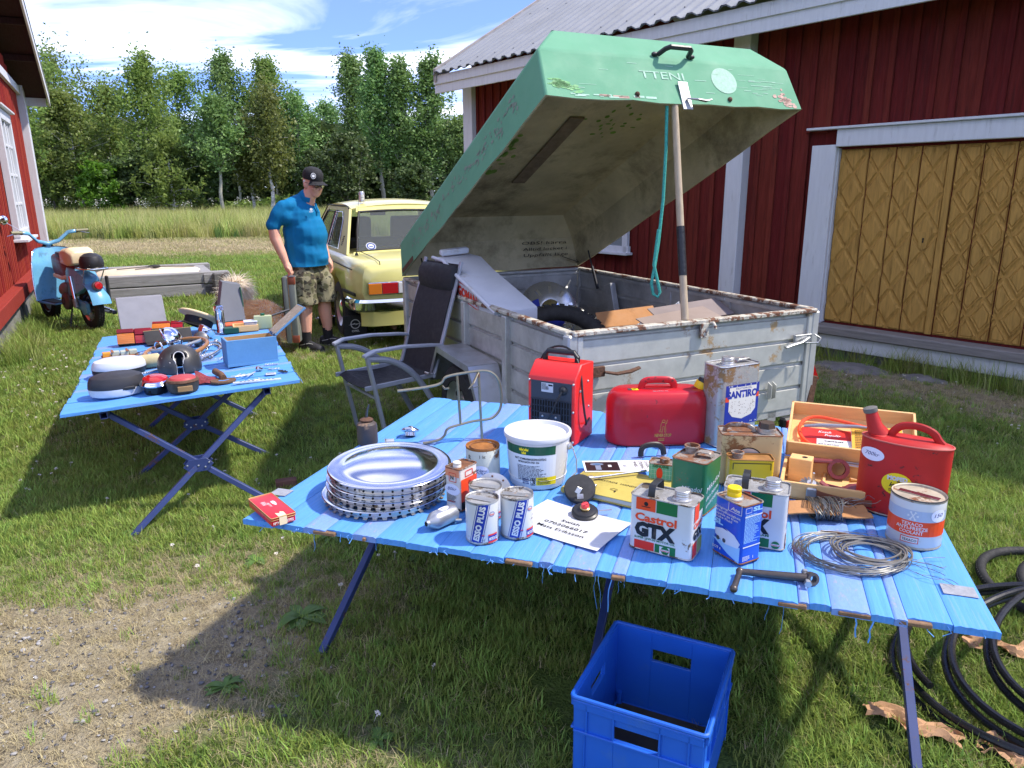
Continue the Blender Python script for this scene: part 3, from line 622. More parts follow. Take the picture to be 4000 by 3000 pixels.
for z,D,top,kd,lf,sd_,kw,lb in ((105,46,150,'alder','birch',1,dict(h0=.05,wid=.4,up=.5,nl=17000),'broad dark green tree rising right behind the red house corner'),(190,50,138,'birch','birch',2,dict(h0=.25,wid=.2,up=.9,droop=.8,lsz=.17),'tall feathery birch with drooping twigs near the red house'),(235,45,260,'birch','yellow',3,dict(h0=.12,wid=.24,up=.5,nl=9000),'mid height bushy birch in front of the feathery tall birch'),(320,50,228,'birch','birch',4,dict(h0=.2,wid=.22,up=.9,droop=.5,nl=8000),'slim birch just left of the tallest white-trunked birch'),(432,46,152,'birch','birch',5,dict(h0=.16,wid=.17,up=.9,droop=.55,trunk_r=.14,nl=11000),'tall dense birch with one thick white trunk and wind-bent top'),(480,44,370,'birch','birch',6,dict(h0=.06,wid=.27,up=.4,droop=.5,nl=7000),'low birch with weeping leaves beside the thick white trunk'),(525,55,195,'alder','birch',7,dict(h0=.4,wid=.2,up=.9,nl=6000),'thin-crowned dark-trunked tree with sky showing through its middle'),(612,45,268,'aspen','aspen',8,dict(h0=.33,wid=.19,up=.7,trunk_r=.12,nl=7500),'young aspen with smooth pale straight trunk and bright crown'),(665,55,150,'aspen','aspen',9,dict(h0=.2,wid=.17,up=1.5,nl=11000),'tall pointed aspen with two leader tips left of the man'),(700,47,330,'birch','yellow',10,dict(h0=.25,wid=.16,up=.8,droop=.7,trunk_r=.11,nl=5500),'yellowish small birch with a bare pale trunk left of the man'),(752,46,235,'birch','yellow',11,dict(h0=.28,wid=.15,up=.9,droop=.9,trunk_r=.13,nl=7000),'pale weeping birch with a leaning white trunk directly left of the man'),(765,56,160,'aspen','birch',12,dict(h0=.2,wid=.17,up=1.4,nl=11000),'tall conical aspen behind the weeping birch above the man'),(835,55,255,'aspen','aspen',13,dict(h0=.15,wid=.22,up=.9,nl=8000),'rounded aspen rising above the black cap of the man'),(925,60,285,'birch','aspen',14,dict(h0=.15,wid=.25,up=.7,nl=8000),'low wide birch in the gap over the yellow car roof'),(1000,52,158,'aspen','aspen',15,dict(h0=.18,wid=.15,up=1.7,nl=11000,trunk_r=.13),'tall upright aspen left of its neighbours behind the yellow car'),(1058,49,148,'aspen','aspen',16,dict(h0=.22,wid=.15,up=1.7,nl=11000,trunk_r=.15),'tallest upright aspen with grey trunk behind the yellow car'),(1115,49,172,'aspen','aspen',17,dict(h0=.22,wid=.15,up=1.5,nl=11000,trunk_r=.15),'upright aspen between the tallest aspen and the barn roof'),(1192,50,165,'aspen','aspen',18,dict(h0=.15,wid=.16,up=1.5,nl=12000,trunk_r=.15),'dense upright aspen closest to the barn roof corner'),(1282,50,330,'alder','aspen',19,dict(h0=.1,wid=.2,up=.9,nl=6000),'tree glimpsed between the barn corner post and the green lid')):
 loc,H=B_(z,D,top);tree(lb,loc,H,kd,lf,sd_,group=TR,**kw)
for z,D,top,lf,sd_,lb in ((285,43,455,'maple',31,'bright lime green maple bush at the foot of the birches'),(360,44,440,'alder',32,'dark alder bush between two white birch trunks'),(560,46,430,'alder',33,'dark low alder bush beside the pale aspen trunk'),(150,44,420,'birch',34,'green hazel bush next to the red house corner'),(880,47,430,'alder',35,'dark alder thicket bush behind the head of the man'),(960,46,390,'alder',36,'large dark willow bush behind the yellow car'),(1140,45,455,'alder',37,'low willow bush under the upright aspens')):
 loc,H=B_(z,D,top);tree(lb,loc,H,'alder',lf,sd_,7000,.2,.02,.42,.8,0,.07,'bushes under the meadow trees','bush')
r=np.random.default_rng(77);n=60000;x=r.uniform(-48,14,n);zmax=6.2+1.8*fbm(x,x*0,.35,5);C=np.stack([x,r.uniform(56,64,n),r.uniform(.1,1,n)**.9*zmax],1)
fw=leafmesh('far_wood',C,.5,LEAF['alder'],None ,0,3);kind(fw,'stuff')
n=9000;x=r.uniform(-40,6,n);C=np.stack([x,r.uniform(48.5,53,n),r.uniform(.02,1,n)*(1.0+.6*fbm(x,x*0,.8,6))],1);fw=leafmesh('undergrowth',C,.3,LEAF['birch'],None ,0,4);kind(fw,'stuff')
# ================================================================== roll-top folding tables
BLU=mat('blue woven sheeting',S(88,150,218),.6,var=.12,vs=3,stretch=(55,2.2,10),bump=.14,bs=14,spec=.3,dirt=.22,rs=3,dcol=S(124,160,212))
BLP=mat('pale woven sheeting',S(118,152,212),.5,var=.10,vs=10,stretch=(20,6,6),bump=.25,bs=90,dirt=.15,rs=6,dcol=S(172,150,185))
LEG=mat('blue painted steel tube',S(50,64,110),.45,var=.2,vs=8,rust=.16,rs=14,rcol=(.09,.045,.03))
SLW=mat('slat wood',(.22,.13,.07),.85,var=.4,vs=20,bump=.3,bs=80)
BOLT=mat('zinc bolt',(.55,.55,.54),.4,metal=.9,var=.15)
TH=.6
FLc=P(955,2020,TH);TA=R(-18.1);tu=np.array([math.cos(TA),math.sin(TA),0]);tv=np.array([-math.sin(TA),math.cos(TA),0])
def T(x,y,z=TH):q=P(x,y,z)-FLc;return q@tu,q@tv
def table(label,org,rz,L,W,h,frames,pale,tilt=0,wood=(),seed=1,frays=(),wraps=()):
 r=random.Random(seed);t=thing('folding_table',label,'table',org,rz,None ,(tilt,0,rz));x=0;segs=[]
 ed=sorted(pale)+[(L,L)]
 for a,b in ed:
  n=max(1,round((a-x)/.1)) if a-x>.02 else 0
  segs+=[(x+(a-x)*i/n,x+(a-x)*(i+1)/n,0) for i in range(n)]
  if b>a:segs.append((a,b,1))
  x=b
 for a,b,k in segs:
  y0,y1=r.uniform(-.012,.004),W+r.uniform(-.006,.012);dz=r.uniform(-.002,.0015);w_=b-a-.0012
  ph=r.uniform(0,9);U=np.linspace(0,1,9);rings=[]
  for j in range(13):
   v=j/12;top=[((u-.5)*w_,y0+(y1-y0)*v+(.0016*math.sin(23*u+ph) if j in (0,12) else 0),-.003*abs(2*u-1)**9+.001*math.sin(9*v+ph)*math.sin(5*u+ph)) for u in U]
   rings.append(top+[(w_*.5,top[-1][1],-.018),(-w_*.5,top[0][1],-.018)])
  MB().loft(rings).obj('slat',BLP if k else BLU,t,loc=((a+b)/2,0,h+dz),sm=50)
 for a,b in wood:MB().box(((a+b)/2,.014,h-.0095),(b-a,.05,.011)).obj('slat_end',SLW,t,bevel=.002)
 tr=mat('blue fray thread',S(110,175,240),.5,var=.1,tl=.3)
 for x,l,y in frays:
  p=[np.array([x,y,h-.008])]
  for i in range(5):p.append(p[-1]+np.array([r.uniform(-.25,.25)*l/5,(-.9 if y<W/2 else .9)*abs(r.gauss(0,.35))*l/5*(1 if i<2 else .3),-l/5*r.uniform(.5,1.1)]))
  MB().tube(p,.0018,4,flat=.3).obj('fray',tr,t)
 for i in range(int(L*46)):
  x=r.uniform(0,L);y=r.choice((0,W));l=r.uniform(.006,.02);d=-1 if y==0 else 1
  if i==0:fb=MB()
  fb.tube([(x,y-d*.004,h-.006),(x+r.uniform(-.008,.008),y+d*l*.7,h-.006-l*r.uniform(.1,.8)),(x+r.uniform(-.014,.014),y+d*l,h-.008-l*r.uniform(.4,1.4))],.0011,3)
 kind(fb.obj('frayed_edge',tr,t),'stuff')
 ya,yb=.2*W/1.3,W-.2*W/1.3
 for y in (ya,yb):
  b=MB();s=.015
  for o in ((-s,0),(s,0),(0,-s),(0,s)):b.box((L/2,y+o[0],h-.04+o[1]),(L-.02,.003 if o[0] else .03,.03 if o[0] else .003))
  b.obj('rail',LEG,t)
 for fx,ff_ in frames:
  tp=h-.056;q=lambda y0,y1,s,ox:(np.array([fx+ox,y0,tp]),np.array([ff_+ox,y1,0.0]))
  a,b=q(ya,yb,1,-.014);MB().bar(a,b,.026,.026,up=(1,0,0)).obj('leg',LEG,t,bevel=.002)
  a2,b2=q(yb,ya,1,.014);MB().bar(a2,b2,.026,.026,up=(1,0,0)).obj('leg',LEG,t,bevel=.002)
  m_=(a+b+a2+b2)/4;dx=(fx-ff_)/tp
  for sgn in (-1,1):
   pl=MB().prism([(-.07,.0),(-.04,.033),(.04,.033),(.07,0),(.04,-.033),(-.04,-.033)],-.002,.002,'x').xf(None ,(sgn*.03,0,0)).obj('joint_plate',LEG,t,loc=tuple(m_),bevel=.001)
   for yy,z2 in ((-.05,.008),(.05,.008),(0,0),(-.03,-.012),(.03,-.012)):MB().sphere((sgn*.033,yy,z2),(.004,.005,.005),8,5).obj('rivet',BOLT,pl)
 return t
ufx=lambda x:float((P(x,2020+.152*(x-955),TH)-FLc)@tu)
near_table=table('long blue roll-top trestle table crowded with oil tins and hubcaps',(FLc[0],FLc[1],0),TA,1.99,1.38,TH,[(.07,.07),(1.0,1.0),(1.92,1.92)],[(ufx(a),ufx(b)) for a,b in ((1190,1275),(1375,1470),(2103,2160),(2213,2323),(2388,2445),(3119,3163),(3248,3402),(3492,3546))],0,[(ufx(a),ufx(b)) for a,b in ((1228,1312),(1420,1432),(1976,2080),(2215,2318),(2390,2442),(3040,3152),(3275,3402),(3508,3642))],3,[(ufx(x),l,0) for x,l in ((1225,.09),(1330,.03),(1470,.04),(2062,.06),(2125,.06),(2340,.10),(2325,.13),(2395,.10),(2420,.05),(2440,.04),(3010,.07),(3060,.09),(3345,.06),(3420,.08))])
duct=mat('grey duct tape',(.33,.34,.36),.5,metal=.2,var=.15,vs=40,bump=.2,bs=80)
for q,sz,nm in ((T(3745,2310),(.075,.05,.0008),'tape_patch'),(T(1100,1925),(.06,.05,.0008),'tape_patch')):MB().box((0,0,0),sz).obj(nm,duct,near_table,loc=(q[0],q[1],TH+.0025))
LFR=np.array([-1.09,3.72]);LA=R(113.5)
def LT(x,y,z=.6):
 """left table local coordinates of a pixel on its top"""
 q=P(x,y,.6-.022)-np.array([LFR[0],LFR[1],0]);cx,sx_=math.cos(LA),math.sin(LA);return q[0]*cx+q[1]*sx_,-q[0]*sx_+q[1]*cx
left_table=table('blue roll-top trestle table of chrome lamps and parts near the man',(LFR[0],LFR[1],0),LA,2.1,1.09,.6,[(.1,-.28),(.66,.6),(1.55,1.5)],[(.42,.47),(.75,.86),(1.3,1.36),(1.6,1.7)],-.045,(),5,[(.25,.05,0),(.3,.07,0),(.6,.05,0),(.65,.06,0),(.12,.05,1.09),(.9,.05,0),(1.0,.06,1.09)])
# ================================================================== box trailer with its lid propped open
GAL=mat('galvanised sheet',(.49,.49,.46),.45,metal=.35,var=.2,vs=10,dirt=.34,rs=4,dcol=(.27,.26,.235),bump=.05,bs=20)
GALR=mat('galvanised tailgate',(.54,.54,.49),.45,metal=.3,var=.13,vs=14,rust=.24,rs=2.6,rcol=(.24,.17,.09),bump=.05,bs=20)
RIM=mat('flaking painted rim',(.5,.47,.38),.7,var=.3,vs=25,rust=.48,rs=14,rcol=(.13,.06,.035),bump=.3,bs=60)
GRN=mat('green gelcoat',S(104,156,124),.7,spec=.2,var=.08,vs=3,dirt=.08,rs=3.5,dcol=S(118,160,132),bump=.06,bs=12)
LIN=mat('bare fibreglass inside',S(190,178,142),.75,var=.28,vs=3,dirt=.35,rs=3,dcol=S(78,68,48),bump=.25,bs=40)
TYR=mat('tyre rubber',(.022,.022,.023),.75,var=.25,vs=30,bump=.2,bs=120,dirt=.2,dcol=(.06,.055,.05))
ALU=mat('dull alloy',(.55,.55,.54),.38,metal=.85,var=.15,vs=14)
RST=mat('brown rusty iron',(.12,.06,.035),.8,metal=.2,var=.4,vs=20,bump=.3,bs=80)
CHR=mat('chrome',(.82,.83,.85),.07,metal=1,var=.05,vs=6)
CHRD=mat('worn chrome',(.70,.70,.70),.2,metal=1,var=.15,vs=18,rust=.18,rs=16,rcol=(.16,.09,.05))
BLK=mat('black plastic',(.018,.018,.019),.4,var=.2,vs=20)
BLKM=mat('black matte rubber',(.03,.03,.031),.75,var=.25,vs=20)
TO=np.array([.28,3.35,0]);TW,TL_,ZB,ZT=1.55,2.55,.35,.9;TRZ=R(25.3)
tr=thing('box_trailer','galvanised box trailer with green fibreglass lid propped open','trailer',TO,TRZ)
def ribs(n,z0,z1):
 o=[];h=(z1-z0)/n
 for i in range(n):z=z0+i*h;o+=[(z+.001,0),(z+h-.030,0),(z+h-.026,-.016),(z+h-.012,-.016)]
 return o+[(z1,0)]
def panel(a,b,nrm,z0=ZB,z1=ZT-.012,n=4,mt=GAL,nm='side_panel',par=None ,th=.004):
 a,b,nrm=np.array(a,float),np.array(b,float),np.array(nrm,float);pr=ribs(n,z0,z1)
 rings=[[(*(e+nrm*d)[:2],z) for z,d in pr] for e in (a,b)];return MB().loft(rings,cap=False ,closed=False ).obj(nm,mt,par or tr,sm=20,solid=th)
for ya,yb in ((.05,.665),(.715,1.275),(1.325,2.53)):
 panel((0,ya,0),(0,yb,0),(-1,0,0));panel((TW,ya,0),(TW,yb,0),(1,0,0))
for y in (.69,1.3):
 for x in (0,TW):MB().box((x-.012 if x==0 else x+.012,y,.62),(.045,.055,.53)).obj('side_post',GAL,tr,bevel=.004)
panel((.03,TL_,0),(TW-.03,TL_,0),(0,1,0),nm='front_panel')
for x,y in ((.0,.012),(TW,.012),(0,TL_),(TW,TL_)):MB().box((x,y,.62),(.055,.06,.55)).obj('corner_post',GAL,tr,bevel=.008)
tg=panel((.045,0,0),(TW-.045,0,0),(0,-1,0),nm='tailgate',mt=GALR)
for x in (.04,TW-.04):MB().box((x,-.006,.62),(.03,.02,.53)).obj('tailgate_edge',GALR,tg,bevel=.003)
MB().box((TW/2,-.002,ZT),(TW,.045,.024)).obj('rim',RIM,tg,bevel=.005)
for x in (0,TW):MB().box((x,TL_/2+.02,ZT),(.045,TL_,.022)).obj('rim',RIM,tr,bevel=.005)
MB().box((TW/2,TL_,ZT),(TW-.05,.04,.022)).obj('rim',GAL,tr,bevel=.005)
MB().box((TW/2,TL_/2,ZB+.01),(TW-.02,TL_-.02,.02)).obj('floor',mat('trailer floor',(.16,.15,.14),.8,var=.3),tr)
for x in (.25,TW-.25):MB().box((x,TL_/2,ZB-.035),(.06,TL_,.06)).obj('chassis_rail',GAL,tr)
MB().box((TW/2,0.03,ZB-.02),(TW,.06,.05)).obj('rear_beam',GAL,tr,bevel=.003)
MB().box((TW/2,1.05,.27),(TW-.1,.06,.06)).obj('axle',GAL,tr)
MB().tube([(.3,TL_,.32),(TW/2,TL_+1.0,.36)],.03,8).obj('drawbar',GAL,tr);MB().tube([(TW-.3,TL_,.32),(TW/2,TL_+1.0,.36),(TW/2,TL_+1.25,.38)],.03,8).obj('drawbar',GAL,tr)
MB().tube([(TW/2+.12,TL_+.9,0),(TW/2+.12,TL_+.9,.55)],.024,10).obj('jockey_leg',GAL,tr)
def wheel(par,c,ax,r,w,rimm,hub=True ,holes=0,nm='wheel'):
 """axis ax is the outward direction"""
 ax=np.array(ax,float);c=np.array(c,float);x,y,d=frame(ax)
 ty=MB().lathe([(r*.64,-w/2),(r*.80,-w*.52),(r*.95,-w*.46),(r,-w*.32),(r,w*.32),(r*.95,w*.46),(r*.80,w*.52),(r*.64,w/2),(r*.62,w*.3),(r*.62,-w*.3),(r*.64,-w/2)],c,36,ax)
 wo=ty.obj(nm,TYR,par)
 rm=MB().lathe([(r*.63,w*.46),(r*.60,w*.40),(r*.54,w*.2),(r*.30,w*.14),(r*.26,w*.22),(0.0,w*.22)],c,32,ax).obj('rim',rimm,wo)
 for i in range(holes):
  a=2*pi*i/holes;q=c+(x*math.cos(a)+y*math.sin(a))*r*.44+d*(w*.175);MB().cyl(q-d*.004,q+d*.004,r*.055,n=10).obj('rim_hole',DARK,rm)
 return wo
wheel(tr,(-.115,1.05,.275),(-1,0,0),.275,.15,ALU,holes=10);wheel(tr,(TW+.115,1.05,.275),(1,0,0),.275,.15,ALU,holes=10)
for s,x0 in ((-1,0),(1,TW)):
 pf=[(.58,.30),(.78,.60),(1.30,.62),(1.48,.36)]
 b=MB();xo=x0+s*.215
 for (y0,z0),(y1,z1) in zip(pf,pf[1:]):b.add([(x0+s*.028,y0,z0),(xo,y0,z0),(xo,y1,z1),(x0+s*.028,y1,z1)],[(0,1,2,3)])
 b.add([(xo,y,z) for y,z in pf]+[(xo,y*.98+.02,z-.035) for y,z in pf],[(0,1,5,4),(1,2,6,5),(2,3,7,6)])
 b.obj('mudguard',mat('worn mudguard',(.46,.48,.5),.38,metal=.6,var=.15,vs=8,dirt=.35,rs=3,dcol=(.24,.19,.13)),tr,sm=20,solid=.003)
lt=MB().box((0,-.01,0),(.10,.02,.05)).tube([(.04,-.03,0),(.10,-.045,-.012),(.18,-.04,-.01),(.235,-.04,.004)],[.012,.014,.016,.013],8,flat=.6).obj('latch',RST,tg,loc=(.12,-.012,.71),bevel=.002)
ZN=mat('zinc latch',(.42,.43,.43),.45,metal=.85,var=.1)
lt2=MB().box((0,-.012,0),(.12,.02,.05)).tube([(.03,-.03,.01),(-.04,-.045,-.01),(-.11,-.04,-.02),(-.15,-.04,-.03)],[.010,.012,.018,.014],8,flat=.5).tube([(.08,-.02,.02),(.1,-.05,.0),(.07,-.06,-.02),(.0,-.03,-.02)],.005,6).obj('latch',ZN,tg,loc=(1.45,-.012,.75),bevel=.002)
hk_=MB().box((0,-.012,-.035),(.05,.014,.075)).tube([(.035,-.01,.0),(.037,-.035,.005),(.037,-.05,-.012),(.037,-.052,-.025)],.009,6).obj('rim_hook',RIM,tg,loc=(.765,-.01,ZT-.01),bevel=.002)
for x in (1.24,1.272):MB().prism([(-.0,-.05),(-.03,-.035),(-.03,.035),(0,.05)],-.002,.002,'x').obj('bracket_tab',GALR,tg,loc=(x,-.012,.475))
for x in (.12,TW-.12):
 lm=MB().box((0,0,0),(.17,.05,.11)).obj('tail_lamp',BLK,tr,loc=(x,-.03,.255),bevel=.01);RL=mat('red lens',(.5,.012,.015),.12,var=.05,trans=.2,coat=.5);OL=mat('amber lens',(.75,.22,.02),.12,var=.05,trans=.2,coat=.5)
 MB().box((-.03,-.028,0),(.09,.012,.09)).obj('lens',RL,lm,bevel=.004);MB().box((.05,-.028,0),(.05,.012,.09)).obj('lens',OL,lm,bevel=.004)
MB().bar((TW+.04,.0,.52),(TW-.02,-.02,.20),.03,.05).obj('corner_prop',RST,tr,bevel=.003)
MB().prism([(-.05,-.045),(.05,-.045),(0,.05)],0,.012,'y').obj('reflector',RL,tr,loc=(TW+.07,.03,.53))
LIDA=R(24)
Lm=np.array([[1,0,0],[0,-math.cos(LIDA),math.sin(LIDA)],[0,math.sin(LIDA),math.cos(LIDA)]]);Lo=np.array([0,TL_+.02,ZT+.015])
def lp(x,d,u):return Lo+np.array([x,0,0])+d*Lm[1]*np.array([0,1,1])+u*np.array([0,math.sin(LIDA),math.cos(LIDA)])
LW0,LW1,LD=-.03,1.545,2.58
def shell(ins,dz=0):
 def rect(x0,x1,d0,d1,u):
  n1,n2=10,10;o=[(x0+(x1-x0)*i/n1,d0,u) for i in range(n1)]+[(x1,d0+(d1-d0)*i/n2,u) for i in range(n2)]+[(x1-(x1-x0)*i/n1,d1,u) for i in range(n1)]+[(x0,d1-(d1-d0)*i/n2,u) for i in range(n2)];return o
 i=ins;rr=random.Random(5)
 R0=[(x,d,u+rr.uniform(-.006,.006)) for x,d,u in rect(LW0+i,LW1-i,.0+i,LD-i,.0)]
 return [R0,rect(LW0+i+.02,LW1-i-.02,.03+i,LD-i-.02,.25-i*.2),rect(LW0+.16+i*.5,LW1-.16-i*.5,.2,LD-.09-i*.5,.40-i)]
b=MB();rg=shell(0);b.loft([[lp(*q) for q in k] for k in rg],cap=False );n_=len(rg[2]);b.add([lp(*q) for q in rg[2]],[tuple(range(n_))])
lid=b.obj('lid',GRN,tr,sm=14,bevel=0);md=lid.modifiers.new('bevel','BEVEL');md.width=.012;md.segments=2;md.limit_method='ANGLE';md.angle_limit=R(14)
b=MB();rg=shell(.012);b.loft([[lp(*q) for q in k] for k in rg],cap=False );b.add([lp(*q) for q in rg[2]],[tuple(range(n_))])
b.loft([[lp(*q) for q in shell(0)[0]],[lp(*q) for q in shell(.012)[0]]],cap=False )
lin=b.obj('lid_lining',LIN,lid,sm=14)
BRN=mat('brown stiffener',(.20,.15,.10),.85,var=.35,vs=14)
for d0,d1 in ((1.95,2.25),(.85,1.75)):b=MB();b.add([lp(x,d,u) for x in (.62,.72) for d in (d0,d1) for u in (.372,.384)],[(0,1,3,2),(4,6,7,5),(0,4,5,1),(2,3,7,6),(0,2,6,4),(1,5,7,3)]).obj('stiffener',BRN,lin)
Ld=Lm[1];Lu=np.array([0,math.sin(LIDA),math.cos(LIDA)]);Lx=np.array([1.,0,0])
def endp(x,y,e):
 d=LD-.02*y/.25+e+.0012;return lp(x*.955,d,y)
D_=Decal(endp);gry=mat('worn sticker',S(150,186,164),.7,var=.2,vs=60);pnk=mat('pink paint rub',S(176,144,130),.7,var=.25,vs=25);lime=mat('lime spray',S(98,164,98),.6,var=.25,vs=20);wsc=mat('white scrape',S(158,194,172),.7,var=.2,vs=60)
D_.ell(1.10,.145,.085,.075,gry);D_.text('TTENI',.55,.13,.042,gry,bold=.005,w=.28)
r=random.Random(4)
for i in range(34):D_.ell(1.50+r.gauss(0,.032),.045+r.gauss(0,.02),r.uniform(.006,.02),r.uniform(.003,.012),pnk,1,9)
for i in range(30):x=.02+abs(r.gauss(0,.07));D_.ell(x,.02+.1*max(0,.5-x*3)+abs(r.gauss(0,.025)),r.uniform(.01,.03),r.uniform(.004,.012),lime,1,9)
for i in range(14):x=r.uniform(.05,1.5);y=r.uniform(.05,.22);D_.rect(x,y,x+r.uniform(.02,.12),y+r.uniform(.001,.003),wsc)
for i in range(14):x=r.uniform(1.2,1.45);y=r.uniform(.07,.16);D_.rect(x,y,x+r.uniform(.03,.12),y+r.uniform(.001,.003),wsc)
for i in range(16):x=r.uniform(.1,.55);y=.006+r.uniform(0,.012);D_.rect(x,y,x+r.uniform(.02,.07),y+r.uniform(.004,.012),wsc if i%3 else pnk)
[kind(o,'stuff') for o in D_.done(lid,'worn_marking')]
Ds=Decal(lambda x,y,e:lp(LW0+.02*y/.25-e-.0012,x,y));ptc=mat('bare patch',S(128,140,124),.8,var=.3,vs=50)
for i in range(150):d=r.uniform(.35,2.3);Ds.ell(d,.13+r.gauss(0,.022)+.01*math.sin(6*d),r.uniform(.004,.022),r.uniform(.003,.012),ptc,1,8)
[kind(o,'stuff') for o in Ds.done(lid,'flaked_paint')]
hd=MB().tube([endp(.70,.268,.004),endp(.715,.27,.05),endp(.735,.272,.065),endp(.86,.272,.065),endp(.88,.27,.05),endp(.895,.268,.004)],.013,8).obj('handle',BLK,lid)
for x in (.68,.915):MB().sphere(endp(x,.268,.004),(.022,.012,.012),10,6).obj('handle_foot',BLK,lid)
q=endp(.80,.03,.004);MM=np.stack([Lx,-np.cross(Lx,Lu),Lu],1)
lt=MB().box((0,0,.01),(.06,.006,.15),None ).xf(MM,q).obj('catch_plate',ZN,lid,bevel=.002)
MB().tube([endp(.80,.02,.012),endp(.84,.0,.04),endp(.90,.0,.03),endp(.94,.01,.03)],[.008,.012,.014,.008],8,flat=.5).obj('catch_lever',ZN,lid)
for x in (.5,1.1):MB().sphere(endp(x,.035,.001),.013,10,6).obj('bolt_head',RST,lid)
Df=Decal(lambda x,y,e:lp(x*.95,.045+.012+.03*y/.25+e,y));ink=mat('pencil line',(.035,.035,.03),.9,var=0)
for k,s in enumerate(('OBS! kärra','Alltid locket i','Uppfällt läge')):Df.text(s,1.06,.185-.05*k,.026,ink,w=.44,shear=.15,lv=3)
Df.line([(1.44,.075),(1.60,.02),(1.57,.02)],.005,ink);Df.line([(1.60,.02),(1.58,.045)],.005,ink);Df.done(lin,'handwriting')
lms=mat('lime overspray',S(112,150,58),.7,var=.3,vs=9)
Dr=Decal(lambda x,y,e:lp(x,y,.386-e))
for i in range(40):Dr.ell(.35+r.gauss(0,.05),1.25+r.gauss(0,.15),r.uniform(.006,.03),r.uniform(.01,.04),lms,1,8)
for i in range(25):Dr.ell(1.0+r.gauss(0,.12),1.7+r.gauss(0,.1),r.uniform(.006,.025),r.uniform(.006,.02),lms,1,8)
[kind(o,'stuff') for o in Dr.done(lin,'overspray')]
for x in (.04,1.47):
 a,c_=lp(x,.32,.03),np.array([x,TL_-.42,.78]);st_=MB().cyl(a,a+(c_-a)*.45,.006,n=8).obj('gas_strut',BLK,lid);MB().cyl(a+(c_-a)*.42,c_,.012,n=10).obj('strut_body',BLK,st_)
MB().box((TW-.06,TL_-.62,.66),(.05,.1,.36),rotx(-.35)).obj('strut_bracket',GAL,tr,bevel=.004);MB().box((.06,TL_-.62,.66),(.05,.1,.36),rotx(-.35)).obj('strut_bracket',GAL,tr,bevel=.004)
MB().add([lp(LW0-.002,d,u) for d,u in ((.04,.01),(.34,.01),(.34,.045),(.04,.045))],[(0,1,2,3)]).obj('hinge_strap',RST,lid,solid=.004)
TWM=rotz(TRZ);wl=lambda p:TO+TWM@np.array(p,float)
a,c_=wl((.665,.012,ZT+.013)),wl(lp(.705,LD-.02,-.002));d=c_-a
pole=thing('prop_pole','long wooden pole with black tape holding up the green lid','pole',a)
MB().cyl((0,0,0),d,.019,.017,14).obj('shaft',mat('greyed ash wood',S(176,158,132),.7,var=.2,vs=9,stretch=(8,8,1),bump=.15,bs=60),pole);MB().cyl(d*.21,d*.44,.0205,n=14).obj('tape',mat('black tape',(.02,.02,.022),.4,var=.3,vs=60,bump=.3,bs=60),pole)
RP=mat('turquoise rope',S(72,172,158),.8,var=.25,vs=90,bump=.5,bs=200)
q=wl(lp(.665,LD-.03,.0));pts=[q+np.array([0,0,-.0]),q+np.array([.005,0,-.2]),q+np.array([.002,.0,-.45]),q+np.array([-.012,0,-.66]),q+np.array([-.03,-.01,-.80])]
lo=[pts[-1]+np.array(v) for v in ((-.012,-.0,-.08),(.0,0,-.135),(.025,0,-.15),(.035,0,-.125),(.015,0,-.05),(-.005,-.008,.02),(.012,-.008,.2))]
rp=MB().tube(pts+lo,.0085,8).obj('rope',RP,sm=60);tag(rp,'turquoise rope loop hanging down beside the prop pole','rope')
# ================================================================== things on the long table
Z1=TH+.003
def hgt(b,t,z=Z1):return float(PY(t[0],t[1],P(b[0],b[1],z)[1])[2]-z)
def facecam(p):return math.atan2(-p[0],p[1])
def mw(b,px,z=Z1):
 p=P(b[0],b[1],z);return px*float((p-np.array([0,0,EYE]))@_F)/FPX
RUSTY=mat('rusty tin',(.36,.33,.28),.5,metal=.5,var=.2,vs=20,rust=.62,rs=9,rcol=(.15,.065,.03),bump=.15,bs=60)
TINT=mat('oily tin top',(.42,.41,.38),.45,metal=.5,var=.3,vs=18,rust=.4,rs=14,rcol=(.07,.055,.04),bump=.2,bs=90)
TIN=mat('bare tin',(.55,.54,.51),.35,metal=.8,var=.2,vs=24,rust=.2,rs=16,rcol=(.16,.10,.06))
WTIN=mat('white printed tin',(.60,.60,.585),.32,var=.05,vs=8,rust=.09,rs=20,rcol=(.13,.09,.06),coat=.2)
pr=lambda k,c:mat(k,c,.4,var=.05,vs=12)
pRED=pr('print red',S(214,50,30));pORG=pr('print orange red',S(226,74,34));pGRN=pr('print green',S(24,104,52));pBLK=pr('print black',S(22,22,28));pWHT=pr('print white',(.66,.66,.65));pBLU=pr('print blue',S(26,52,150));pYEL=pr('print yellow',S(240,214,30));pGRY=pr('print grey',S(150,155,165));pDGR=pr('print grey dark',S(70,74,82));pGLD=pr('print gold',S(206,160,70));pLBL=pr('print light blue',S(150,196,232));STK=mat('paper sticker',(.74,.74,.85),.6,var=.03);INK=mat('ball pen',S(56,58,110),.6,var=0)
def rr(w,d,r,n=4,z=0):
 o=[]
 for sx_,sy_,a in ((1,1,0),(-1,1,90),(-1,-1,180),(1,-1,270)):
  for i in range(n+1):t=R(a+90*i/n);o.append((sx_*(w/2-r)+r*math.cos(t),sy_*(d/2-r)+r*math.sin(t),z))
 return o
